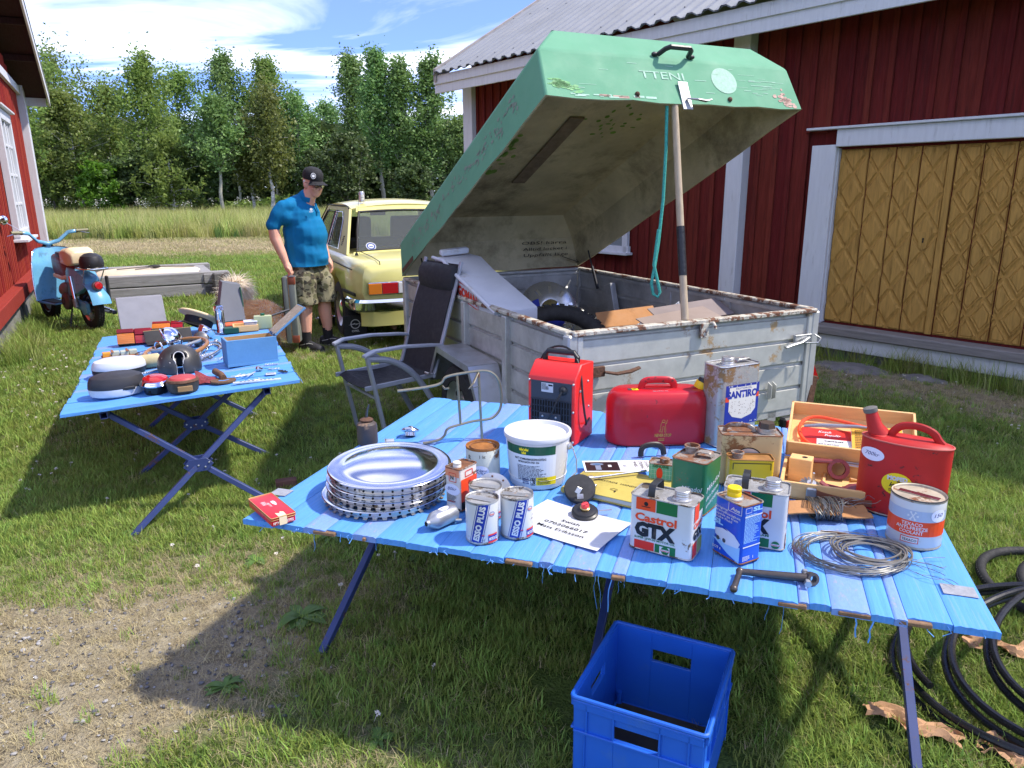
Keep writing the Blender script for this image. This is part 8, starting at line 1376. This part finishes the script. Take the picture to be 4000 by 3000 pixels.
def trim(loc,rot,r_,label):
 t=thing('plastic_hubcap',label,'hubcap',loc,0,'hubcaps in the trailer',rot);MB().lathe([(r_,0),(r_*.98,.02),(r_*.85,.035),(r_*.4,.05),(r_*.3,.045),(0,.045)],n=36).obj('disc',mat('silver plastic',(.58,.60,.62),.22,metal=.8,var=.1),t)
 for i in range(10):a_=2*pi*i/10;MB().box((r_*.62*math.cos(a_),r_*.62*math.sin(a_),.041),(r_*.32,.03,.008),rotz(a_)).obj('vane',mat('bright silver',(.75,.77,.78),.15,metal=.9,var=.05),t,bevel=.003)
 MB().lathe([(r_*.3,.045),(r_*.32,.06),(r_*.2,.07),(0,.07)],n=24).obj('centre',CHR,t)
trim(TL3(.93,1.95,.66),(R(62),R(-10),TRZ),.24,'silver hubcap standing behind a blue bag in the trailer');trim(TL3(1.07,1.42,.60),(R(8),R(-4),0),.22,'silver hubcap lying flat in the trailer');trim(TL3(1.02,1.72,.60),(R(40),R(20),0),.15,'small cracked silver hubcap between two larger ones')
BB=mat('blue sack',S(18,40,148),.6,var=.15,vs=8);t=thing('blue_bag','crumpled deep blue sack in the trailer','bag',TL3(.66,1.62,.60),TRZ);b=MB().sphere((0,0,.06),(.20,.11,.11),18,12);b.v=[tuple(np.array(p)*(1+.12*math.sin(23*p[0]+3)*math.cos(19*p[1]))) for p in b.v];b.obj('sack',BB,t,sm=20);MB().loft([[(-.11,-.05,.06),(.02,-.05,.06),(.02,.0,.06),(-.11,.0,.06)],[(-.07,-.03,.20),(-.01,-.03,.22),(-.01,-.02,.22),(-.07,-.02,.20)]]).obj('flap',BB,t)
t=thing('brown_tray','brown plastic tray tilted at the trailer corner','tray',TL3(.34,.50,.68),TRZ,None ,(R(16),R(18),R(60)));BT_=mat('brown plastic',S(92,50,36),.4,var=.1);MB().box((0,0,.0),(.34,.24,.006)).obj('base',BT_,t)
for bx in (((0,-.12,.04),(.36,.012,.09)),((0,.12,.04),(.36,.012,.09)),((-.175,0,.04),(.012,.24,.09)),((.175,0,.04),(.012,.24,.09))):MB().box(*bx).obj('side',BT_,t,bevel=.004)
t=thing('black_float','mottled black rubber ball-shaped float in the trailer','float',TL3(.70,.78,.60),0);MB().lathe([(0,-.05),(.07,-.045),(.105,-.01),(.105,.03),(.08,.07),(.04,.09),(0,.095)],n=28).obj('ball',mat('mottled black',(.03,.03,.03),.35,var=.4,vs=30,dirt=.3,rs=12,dcol=(.12,.12,.1)),t);MB().sphere((.17,-.08,.03),(.07,.06,.06),14,10).obj('side_lobe',BLK,t)
MB().box((0,0,.09),(.2,.2,.18)).obj('base_block',BLK,t,loc=(0,0,-.235),bevel=.02)
t=thing('cardboard_box','open brown cardboard box full of packing in the trailer','box',TL3(1.02,.86,fz+.02),R(22));Hb=.30
for bx in (((0,-.17,Hb/2),(.44,.005,Hb)),((0,.17,Hb/2),(.44,.005,Hb)),((-.22,0,Hb/2),(.005,.34,Hb)),((.22,0,Hb/2),(.005,.34,Hb)),((0,0,.004),(.44,.34,.005))):MB().box(*bx).obj('panel',CBD,t)
MB().add([(-.22,.17,Hb),(.22,.17,Hb),(.24,.27,Hb+.10),(-.2,.27,Hb+.08)],[(0,1,2,3)]).obj('flap',CBD,t,solid=.004);MB().add([(-.22,-.17,Hb),(.22,-.17,Hb),(.26,-.25,Hb+.03),(-.24,-.25,Hb+.03)],[(0,1,2,3)]).obj('flap',CBD,t,solid=.004)
t=thing('bubble_wrap','sheet of bubble wrap sticking up out of the cardboard box','bubble wrap',TL3(1.14,.90,fz+.28),R(20));BW=mat('bubble wrap film',(.66,.68,.70),.25,var=.1,tl=.2);MB().grid(lambda u,v:(-.15+.32*u,.02*math.sin(6*u),.0+.20*v*(.25+.75*u)),8,8).obj('sheet',BW,t,solid=.003);b=MB()
for i in range(15):
 for j in range(9):u,v=(i+.5)/15,(j+.5)/9;b.sphere((-.15+.32*u,.02*math.sin(6*u)-.003,.2*v*(.25+.75*u)),(.009,.006,.009),6,4)
kind(b.obj('bubbles',BW,t),'stuff')
for k,(x,y,rz_,lb) in enumerate(((1.12,.62,24,'grey brown cardboard sheet lying behind the tailgate rim'),(1.28,.72,18,'greyish card sheet tilted next to the prop pole'))):t=thing('card_sheet',lb,'cardboard',TL3(x,y,.79+.02*k),R(rz_),None ,(R(12+6*k),R(-5),R(rz_)));MB().box((0,0,0),(.50,.22,.006)).obj('sheet',mat('grey card%d'%k,S(150-10*k,134-6*k,124),.85,var=.12),t);MB().box((0,0,-.22),(.3,.12,.40)).obj('inner_box',CBD,t)
t=thing('white_paper','white paper slip with blue print in the trailer corner','paper',TL3(.30,.26,.78),R(50),None ,(R(14),R(6),R(50)));MB().box((0,0,0),(.2,.13,.003)).obj('sheet',pWHT,t);MB().box((0,0,-.2),(.18,.12,.39)).obj('carton',CBD,t);D=flat((-.1,-.065,.002),(1,0,0),(0,1,0));D.small(.02,.05,.16,.014,3,pBLU,4);D.done(t,'print')
# ================================================================== yellow saloon, rear towards us
CW=P(1368,1306);CH=R(114);cu=np.array([math.cos(CH),math.sin(CH),0]);cv=np.array([-math.sin(CH),math.cos(CH),0]);co_=CW-cu*1.02-cv*.74
car=thing('parked_car','yellow two-door saloon car with chrome rear bumper','car',(co_[0],co_[1],0),CH)
YEL=mat('yellow car paint',S(220,212,132),.3,var=.05,vs=3,coat=.6,rust=.02,rs=30);SEAL=mat('black rubber seal',(.015,.015,.016),.6,var=.1);CG_=mat('car glass',(.72,.78,.76),.03,var=0,trans=.9,ior=1.12)
def sec(x,hw,zb,zm,zt,crown):
 h_=[(0,zb),(hw*.80,zb),(hw*.94,zb+.07),(hw*.985,zb+.2),(hw,zm),(hw*.985,zt-.10),(hw*.955,zt-.03),(hw*.90,zt),(hw*.5,zt+crown*.75),(0,zt+crown)]
 return [(x,y,z) for y,z in h_]+[(x,-y,z) for y,z in h_[-2:0:-1]]
st_=[(0.0,.72,.42,.60,.80,.02),(.04,.79,.34,.58,.845,.025),(.16,.83,.30,.58,.875,.03),(.5,.855,.28,.60,.89,.035),(1.0,.86,.26,.62,.90,.04),(1.7,.86,.24,.62,.905,.04),(2.5,.86,.24,.62,.905,.04),(3.3,.855,.25,.62,.90,.04),(3.9,.84,.27,.60,.87,.04),(4.3,.80,.30,.58,.82,.03),(4.5,.74,.36,.56,.74,.02)]
bd=MB().loft([sec(*q) for q in st_]).obj('body',YEL,car,sm=40)
cut_=MB()
for x in (1.02,3.69):
 for s in (-1,1):cut_.cyl((x,s*.62,.31),(x,s*1.0,.31),.355,n=28)
ct=cut_.obj('cut',YEL,car);md=bd.modifiers.new('b','BOOLEAN');md.object=ct;md.operation='DIFFERENCE';md.solver='EXACT';bpy.context.view_layer.update();dg=bpy.context.evaluated_depsgraph_get();me=bpy.data.meshes.new_from_object(bd.evaluated_get(dg));bd.modifiers.clear();bd.data=me;bpy.data.objects.remove(ct)
WW=mat('wheel silver',(.55,.56,.57),.35,metal=.7,var=.08)
for x in (1.02,3.69):
 for s in (-1,1):
  MB().cyl((x,s*.60,.33),(x,s*.64,.33),.36,n=24).obj('wheel_well',DARK,car);w_=wheel(car,(x,s*.76,.30),(0,s,0),.305,.17,WW);MB().lathe([(.105,.0),(.10,.03),(.06,.045),(0,.05)],(x,s*.79,.30),24,(0,s,0)).obj('hub_cap',CHR,w_)
sd=lambda x,z,s,e=0:(x,s*(.775-(z-.9)*.36+e),z)
def pillar(pts,nm,m_,s,e=0,par=car,th=.03):return MB().add([sd(x,z,s,e) for x,z in pts]+[sd(x,z,s,e-th) for x,z in pts],[tuple(range(len(pts))),tuple(range(2*len(pts)-1,len(pts)-1,-1))]+[(i,(i+1)%len(pts),len(pts)+(i+1)%len(pts),len(pts)+i) for i in range(len(pts))]).obj(nm,m_,par,bevel=.004)
QW=[(1.26,.935),(1.93,.935),(1.93,1.325),(1.55,1.325),(1.42,1.24)];DW=[(2.02,.935),(2.95,.935),(2.50,1.325),(2.02,1.325)]
for s in (-1,1):
 pillar([(.78,.90),(1.20,.90),(1.24,.935),(1.40,1.24),(1.53,1.345),(1.42,1.385),(1.28,1.36)],'rear_pillar',YEL,s);pillar([(1.42,1.385),(1.53,1.34),(2.50,1.34),(2.56,1.385)],'roof_rail',YEL,s);pillar([(1.935,.93),(2.015,.93),(2.015,1.34),(1.935,1.34)],'door_pillar',SEAL,s,.003);pillar([(2.97,.90),(3.12,.90),(2.58,1.38),(2.50,1.34)],'front_pillar',YEL,s);pillar([(1.18,.895),(3.1,.895),(3.05,.94),(1.22,.94)],'sill',YEL,s,.002)
 for nm,q in (('quarter_window',QW),('door_window',DW)):
  wn=pillar(q,nm,CG_,s,-.008,th=.004);MB().tube([np.array(sd(x,z,s,.001)) for x,z in q],.008,6,closed=True ).obj('window_trim',CHRD if nm[0]=='q' else SEAL,wn)
 MB().tube([np.array(sd(x,z,s,.004)) for x,z in ((1.30,1.37),(1.42,1.395),(2.56,1.395),(3.1,.95))],.007,6).obj('drip_rail',SEAL,car)
 for i in range(6):MB().box(sd(1.14,.985+.018*i,s,.002),(.055,.008,.009)).obj('vent_slat',SEAL,car)
 MB().tube([(x,s*y,z) for x,y,z in ((.22,.845,.80),(1.0,.862,.815),(2.0,.866,.82),(3.3,.86,.82),(4.2,.825,.79))],.006,6).obj('side_line',SEAL,car)
 for xa,xb,ya,yb in ((.16,.64,.838,.868),(1.40,3.30,.870,.870)):MB().bar((xa,s*ya,.555),(xb,s*yb,.555),.012,.034,up=(0,0,1)).obj('side_moulding',SEAL,car,bevel=.003)
 MB().tube([np.array(q) for q in ((2.00,s*.845,.92),(2.0,s*.872,.7),(2.0,s*.862,.45),(2.02,s*.82,.30))],.003,4).obj('door_gap',SEAL,car)
RFx=lambda u:1.28+(2.58-1.28)*u
MB().grid(lambda u,v:(RFx(u),(v-.5)*2*(.60-.02*abs(u-.5)),1.385+.035*math.sin(pi*(.1+.8*u))+.05*(1-(2*v-1)**2)-(.03*(2*u-1)**6)),12,12).obj('roof',YEL,car,solid=.02,sm=60)
def rw(u,v,e=0):z=.905+.455*v;return (.80+.47*v-e,(u-.5)*2*(.695-.135*v),z+.02*(1-(2*u-1)**2))
rwn=MB().grid(lambda u,v:rw(.04+.92*u,.06+.86*v),10,6).obj('rear_window',CG_,car,solid=.004);MB().tube([rw(u,v,.006) for u,v in ((.03,.05),(.25,.05),(.5,.05),(.75,.05),(.97,.05),(.97,.5),(.95,.93),(.75,.93),(.5,.93),(.25,.93),(.05,.93),(.03,.5))],.014,6,closed=True ).obj('window_seal',SEAL,rwn);MB().grid(lambda u,v:rw(.02+.96*u,.93+.14*v,.004),10,2).obj('roof_edge',YEL,car,solid=.02);MB().grid(lambda u,v:rw(.0+1.0*u,-.06+.10*v,.01),10,2).obj('cowl',YEL,car,solid=.015)
D=Decal(lambda x,y,e:tuple(np.array(rw(.86,.14))+np.array([-.008-e,x,0])+y*np.array([.72,0,.69])));nv=pr('sticker blue',S(30,62,130));D.ell(0,0,.055,.055,pWHT,2);D.ell(0,0,.048,.048,nv,3);D.ell(0,0,.032,.03,pWHT,4);D.rect(-.022,-.012,.022,.002,nv,5);D.done(rwn,'club_sticker')
MB().grid(lambda u,v:(3.10-.52*v,(u-.5)*2*(.69-.12*v),.92+.45*v),6,4).obj('windscreen',CG_,car,solid=.004)
INT=mat('dark interior',(.03,.03,.033),.8,var=.2);MB().box((1.9,0,.80),(2.2,1.3,.12)).obj('parcel_shelf',INT,car)
for y in (-.36,.36):MB().box((2.35,y,1.0),(.14,.46,.5),roty(-.2)).obj('seat_back',INT,car,bevel=.05,seg=2)
MB().box((1.45,0,.93),(.14,1.2,.22),roty(-.3)).obj('rear_seat',INT,car,bevel=.05,seg=2);MB().box((2.45,0,1.28),(.02,.2,.05)).obj('mirror',INT,car);MB().tube([(2.75+.05*math.cos(t_),.36+.18*math.sin(t_),.98+.17*math.cos(t_)) for t_ in np.linspace(0,2*pi,20,endpoint=False )],.012,6,closed=True ).obj('steering_wheel',INT,car)
ty_=.60;MB().tube([(.80,ty_+.02,.93),(.3,ty_+.02,.915),(.06,ty_,.885),(.018,ty_,.80),(.004,ty_-.02,.70),(.004,0,.695),(.004,-ty_+.02,.70),(.018,-ty_,.80),(.06,-ty_,.885),(.3,-ty_-.02,.915),(.80,-ty_-.02,.93)],.0045,4).obj('boot_gap',SEAL,car)
for s in (-1,1):
 tl_=MB().box((.012,s*.53,.625),(.05,.42,.125)).obj('tail_lamp',CHRD,car,bevel=.006)
 for y0,y1,m_ in ((.74,.61,OL),(.605,.445,RL),(.44,.33,mat('clear lens',(.62,.62,.6),.15,var=.05))):MB().box((-.014,s*(y0+y1)/2,.625),(.02,y0-y1,.105)).obj('lens',m_,tl_,bevel=.004)
 MB().box((.62,s*.76,.155),(.012,.25,.24)).obj('mud_flap',BLKM,car)
 if s==1:
  D=flat((.611,.76,.155),(0,-1,0),(0,0,1));D.oval(0,.03,.052,.052,.010,pWHT);D.poly([(-.075,.022),(.0,.042),(-.005,.032),(.075,.038),(.0,.018),(.005,.028)],pWHT,2);D.text('OPEL',0,-.055,.022,pWHT,al='c',bold=.03,w=.085);D.done(car,'flap_emblem')
bq=[(.30,.89,.47),(.08,.885,.47),(-.05,.84,.47),(-.095,.70,.47),(-.11,.35,.47),(-.112,0,.47)];bq=bq+[(x,-y,z) for x,y,z in bq[-2::-1]]
bp_=smooth(bq,2);MB().loft([[p_+np.array([0,0,-.06]),p_*np.array([1,1.0,1])+(p_-np.array([.6,0,.47]))*np.array([.05,.03,0])+np.array([0,0,-.035]),p_+(p_-np.array([.6,0,.47]))*np.array([.05,.03,0])+np.array([0,0,.035]),p_+np.array([0,0,.06])] for p_ in bp_],closed=True ).obj('rear_bumper',CHR,car,sm=50)
MB().loft([[(x,y,z-.20),(x+.03,y,z-.21),(x+.03,y,z+.0),(x,y,z)] for x,y,z in ((.10,.80,.45),(.02,.7,.45),(.0,.3,.45),(.0,-.3,.45),(.02,-.7,.45),(.10,-.8,.45))]).obj('valance',YEL,car,sm=50)
MB().cyl((.05,.48,.22),(.35,.48,.23),.025,n=12).obj('exhaust',RST,car);MB().box((.005,0,.56),(.012,.52,.11)).obj('number_plate',WHT,car);MB().tube([(.62,.70,.92),(.60,.70,.95),(.80,.62,1.35),(1.0,.50,1.95)],[.008,.004,.002,.0012],6).obj('aerial',BLK,car)
MB().lathe([(.02,0),(.016,.02),(.006,.03)],(.62,.70,.905),12).obj('aerial_base',BLK,car)
q=co_+cu*1.42+cv*.43;t=thing('drink_can','small silver drink can standing on the yellow car roof','can',(q[0],q[1],1.433),.4);MB().lathe([(0,0),(.026,0),(.033,.008),(.033,.105),(.027,.118),(.026,.12),(0,.118)],n=24).obj('body',mat('printed aluminium',(.62,.63,.65),.3,metal=.6,var=.1,vs=30),t);D=wrap(.0332);D.rect(-.02,.03,.02,.085,pWHT,1,6);D.rect(-.015,.05,.015,.058,pGRY,2,4);D.done(t,'print')
# ================================================================== scooter
SR=P(372,1283);SH=R(142);sc=thing('scooter','light blue vintage scooter with cream and maroon seat by the house','scooter',(SR[0],SR[1],0),SH,None ,(0,0,SH));SB=mat('scooter blue paint',S(104,168,204),.3,var=.06,coat=.4,dirt=.06);MRN=mat('maroon panel',S(110,50,46),.4,var=.12);CRM2=mat('cream panel',S(222,204,164),.45,var=.06);GAL2=mat('engine alloy',(.32,.31,.30),.5,metal=.6,var=.25,vs=14)
for x in (0,1.22):
 w_=wheel(sc,(x,0,.25),(0,1,0),.25,.085,CHRD)
 for i in range(18):a_=2*pi*i/18;MB().cyl((x,.015*(-1)**i,.25),(x+.155*math.cos(a_),0,.25+.155*math.sin(a_)),.0018,n=4).obj('spoke',CHRD,w_)
 b=MB()
 for i in range(44):
  for k in (-.5,0,.5):M3=roty(2*pi*(i+.5*(k==0))/44);b.box(M3@np.array([.252,k*.05,0])+np.array([x,0,.25]),(.008,.014,.018),M3)
 kind(b.obj('tread',TYR,w_),'stuff')
def mg(cx,r_,a0,a1,hw,nm,m_,n=14,flare=0):MB().grid(lambda u,v:(cx+(r_-.03*(2*v-1)**2)*math.cos(a0+(a1-a0)*u),(v-.5)*2*hw*(1+flare*u),.25+(r_-.03*(2*v-1)**2)*math.sin(a0+(a1-a0)*u)),n,6).obj(nm,m_,sc,solid=.004,sm=60)
mg(0,.33,R(20),R(168),.085,'rear_mudguard',SB,16,.25);mg(1.22,.30,R(10),R(170),.075,'front_mudguard',SB)
MB().loft([[(x,s_*w_,z) for s_,w_,z in ((-1,w,zb),(-1,w*.9,zt),(1,w*.9,zt),(1,w,zb))] for x,w,zb,zt in ((-.12,.09,.50,.60),(.05,.12,.42,.70),(.25,.13,.38,.72),(.42,.10,.36,.62))]).obj('rear_body',SB,sc,bevel=.02,seg=2)
def shield(u,v):
 a_=(u-.5);x=.86+.06*v+.16*max(0,v-.65)-.22*(2*a_)**2*.55;return (x,a_*.62*(1-.25*v**3),.30+.62*v-.05*(2*a_)**4*(v>.8))
MB().grid(shield,12,12).obj('leg_shield',SB,sc,solid=.006,sm=60);MB().tube([shield(0,v) for v in np.linspace(0,1,12)]+[shield(u,1) for u in np.linspace(.05,.95,10)]+[shield(1,v) for v in np.linspace(1,0,12)],.008,6).obj('shield_trim',CHRD,sc)
for s in (-1,1):MB().loft([[(x,s*y0,.28),(x,s*y1,.27),(x,s*y1,.29),(x,s*y0,.30)] for x,y0,y1 in ((.40,.08,.24),(.6,.06,.27),(.85,.06,.27))]).obj('footboard',SB,sc,bevel=.006);MB().box((.62,s*.17,.298),(.42,.14,.012)).obj('foot_mat',BLKM,sc,bevel=.004)
MB().loft([[(x,y*w,z) for y,z in ((-1,zb),(-1,zt-.03),(-.6,zt),(.6,zt),(1,zt-.03),(1,zb))] for x,w,zb,zt in ((.10,.09,.66,.78),(.4,.115,.60,.84),(.66,.10,.62,.86),(.80,.06,.68,.84))]).obj('tank_tunnel',MRN,sc,bevel=.012,sm=60);MB().loft([[(x,y*w,z) for y,z in ((-1,zb),(1,zb),(1,zb+.05),(-1,zb+.05))] for x,w,zb in ((.12,.10,.60),(.42,.125,.555),(.68,.11,.575))]).obj('tunnel_band',CRM2,sc,bevel=.01)
MB().loft([[(x,y*w,z) for y,z in ((-1,zb),(-1,zt-.04),(-.7,zt),(.7,zt),(1,zt-.04),(1,zb))] for x,w,zb,zt in ((.02,.13,.76,.90),(.12,.155,.74,.95),(.30,.15,.76,.93),(.42,.10,.80,.88))]).obj('saddle',CRM2,sc,bevel=.02,seg=2,sm=60);MB().loft([[(x,y*w,z) for y,z in ((-1,zb),(-1,zt),(1,zt),(1,zb))] for x,w,zb,zt in ((.40,.11,.80,.875),(.55,.10,.82,.885),(.62,.05,.83,.87))]).obj('saddle_nose',mat('dark saddle',(.05,.05,.06),.5),sc,bevel=.015,seg=2)
MB().tube([(1.22,0,.25),(1.06,0,.70),(.98,0,.95)],.03,10).obj('fork',SB,sc)
MB().loft([[np.array([x,y,z])+np.array(o) for o in ((-.03,0,-.02),(.03,0,-.02),(.035,0,.02),(-.02,0,.025))] for x,y,z in ((.87,-.30,1.10),(.90,-.22,1.09),(.95,-.12,.99),(.97,0,.955),(.95,.12,.99),(.90,.22,1.09),(.87,.30,1.10))]).obj('handlebar',SB,sc,bevel=.01,sm=60)
for s in (-1,1):MB().cyl((.86,s*.30,1.105),(.82,s*.43,1.11),.017,n=12).obj('grip',mat('olive grip',S(150,148,118),.6),sc);MB().tube([(.90,s*.31,1.09),(.92,s*.38,1.085),(.87,s*.46,1.07)],[.007,.006,.004],6).obj('lever',CHRD,sc);MB().cyl((.875,s*.295,1.10),(.865,s*.32,1.105),.024,n=12).obj('switch',BLK,sc)
MB().tube([(.88,.30,1.12),(.90,.40,1.20),(.90,.44,1.23)],.004,6).obj('mirror_stalk',CHRD,sc);MB().sphere((.90,.46,1.255),(.02,.065,.055),16,10,M=rotz(.4)).obj('mirror',CHR,sc);MB().lathe([(.07,0),(.065,.05),(0,.06)],(1.0,0,.90),18,(1,0,.1)).obj('headlight',CHR,sc)
MB().lathe([(0,-.02),(.10,-.02),(.11,0),(.105,.03),(.06,.05),(0,.052)],(.33,.12,.32),24,(0,1,0)).obj('engine_cover',mat('brown engine case',S(96,78,70),.5,metal=.3,var=.2),sc)
for k in range(7):MB().lathe([(.035+.009*k,0),(.037+.009*k,.003),(.039+.009*k,0)],(.33,.173-.0035*k,.32),22,(0,1,0)).obj('cooling_ring',DARK,sc)
MB().sphere((.36,.13,.46),(.11,.05,.07),14,10,M=roty(.5)).obj('air_filter',mat('mauve cover',S(128,106,102),.5,var=.1),sc);MB().box((.12,.07,.28),(.40,.05,.12),roty(-.12)).obj('chain_case',SB,sc,bevel=.02,seg=2);MB().lathe([(0,0),(.085,0),(.08,.03),(0,.035)],(0,.06,.25),22,(0,1,0)).obj('drum',SB,sc)
for s in (-1,1):MB().cyl((.10,s*.13,.34),(.14,s*.13,.62),.022,n=12).obj('shock_absorber',CHR,sc);MB().cyl((.09,s*.13,.26),(.105,s*.13,.36),.03,n=12).obj('shock_lower',GAL2,sc)
MB().tube([(-.02,-.11,.23),(-.18,-.12,.21),(-.30,-.12,.21)],[.03,.035,.02],12).obj('silencer',CHRD,sc);MB().tube([(.30,.10,.22),(.25,.17,.02)],.011,8).obj('centre_stand',BLK,sc);MB().tube([(.30,-.10,.22),(.25,-.17,.02)],.011,8).obj('centre_stand',BLK,sc);MB().tube([(.25,.17,.02),(.22,0,.012),(.25,-.17,.02)],.009,8).obj('stand_bar',BLK,sc)
MB().tube([np.array(q) for q in rr(.34,.26,.08,5,.72)]+[],.009,8,closed=True ).xf(None ,(-.16,0,0)).obj('rear_rack',CHRD,sc);MB().box((-.16,0,.705),(.30,.10,.012)).obj('rack_plate',CHRD,sc)
for s in (-1,1):MB().tube([(-.22,s*.11,.715),(-.10,s*.10,.56)],.007,6).obj('rack_stay',CHRD,sc)
MB().lathe([(.055,0),(.055,.04),(.048,.05)],(-.215,0,.52),20,(-1,0,.15)).obj('tail_lamp',GAL2,sc);MB().lathe([(.046,.045),(.04,.06),(0,.066)],(-.215,0,.52),20,(-1,0,.15)).obj('lens',RL,sc);MB().box((-.24,-.11,.47),(.05,.03,.32)).obj('black_strap',BLKM,sc,bevel=.01)
q=SR+rotz(SH)@np.array([-.17,0,.733]);t=thing('helmet','matte black open-face helmet resting on the scooter rack','helmet',q,SH);MB().lathe([(.118,0),(.126,.03),(.124,.08),(.105,.125),(.06,.155),(0,.165)],n=32,sx=1.08).obj('shell',mat('matte black shell',(.022,.022,.024),.5,var=.2,vs=14,dirt=.1,dcol=(.06,.06,.06)),t);MB().lathe([(.118,.0),(.122,-.006),(.112,-.004),(.108,.004)],n=32,sx=1.08).obj('edge',BLK,t)
for i in range(3):a_=pi+.6*(i-1);MB().sphere((.13*math.cos(a_),.122*math.sin(a_),.03),.006,8,5).obj('snap',ZN,t)
# ================================================================== timber well frame
fa,fb=P(425,1182),P(905,1150);a=ang(fb-fa);tf=thing('timber_frame','low weathered grey timber frame around a white well cover','well frame',fb,a);GW=mat('silver grey timber',(.30,.295,.29),.85,var=.3,vs=5,stretch=(.7,9,9),bump=.4,bs=26,dirt=.2,rs=4,dcol=(.13,.125,.12))
def beam(x0,x1,y,z0,z1,th=.16):MB().box(((x0+x1)/2,y,(z0+z1)/2),(x1-x0,th,z1-z0)).obj('beam',GW,tf,bevel=.012)
beam(-2.35,.0,.08,.20,.37);beam(-2.35,.02,.08,.01,.19);beam(-2.3,-.12,1.62,.20,.37);beam(-2.3,-.10,1.62,.01,.19)
for x in (-.30,-2.1):MB().box((x,.85,.27),(.17,1.75,.15)).obj('cross_beam',GW,tf,bevel=.012);MB().box((x,.85,.09),(.17,1.7,.15)).obj('cross_beam',GW,tf,bevel=.012)
MB().box((-.16,-.07,.16),(.19,.14,.40)).obj('tie_post',mat('dark grey post',(.15,.145,.14),.9,var=.3,vs=6,stretch=(9,9,1)),tf,bevel=.02);MB().lathe([(0,.40),(.5,.395),(.72,.37),(.78,.33),(.78,.05)],(-1.1,.85,0),40,sx=1.0,sy=.9).obj('well_cover',mat('cream cover',S(214,200,172),.7,var=.08),tf)
q=fb+rotz(a)@np.array([-1.0,.65,.41]);t=thing('old_stick','thin old sticks tied together on the white well cover','stick',q,a+.05);MB().tube([(-.55,0,.01),(-.1,.02,.03),(.55,-.02,.0)],.012,6).obj('stick',OLDW,t);MB().tube([(-.3,-.05,.0),(.1,.0,.03),(.45,.06,.01)],.010,6).obj('stick',OLDW,t);MB().sphere((-.02,.0,.025),(.10,.03,.03),10,6).obj('knot',BLKM,t)
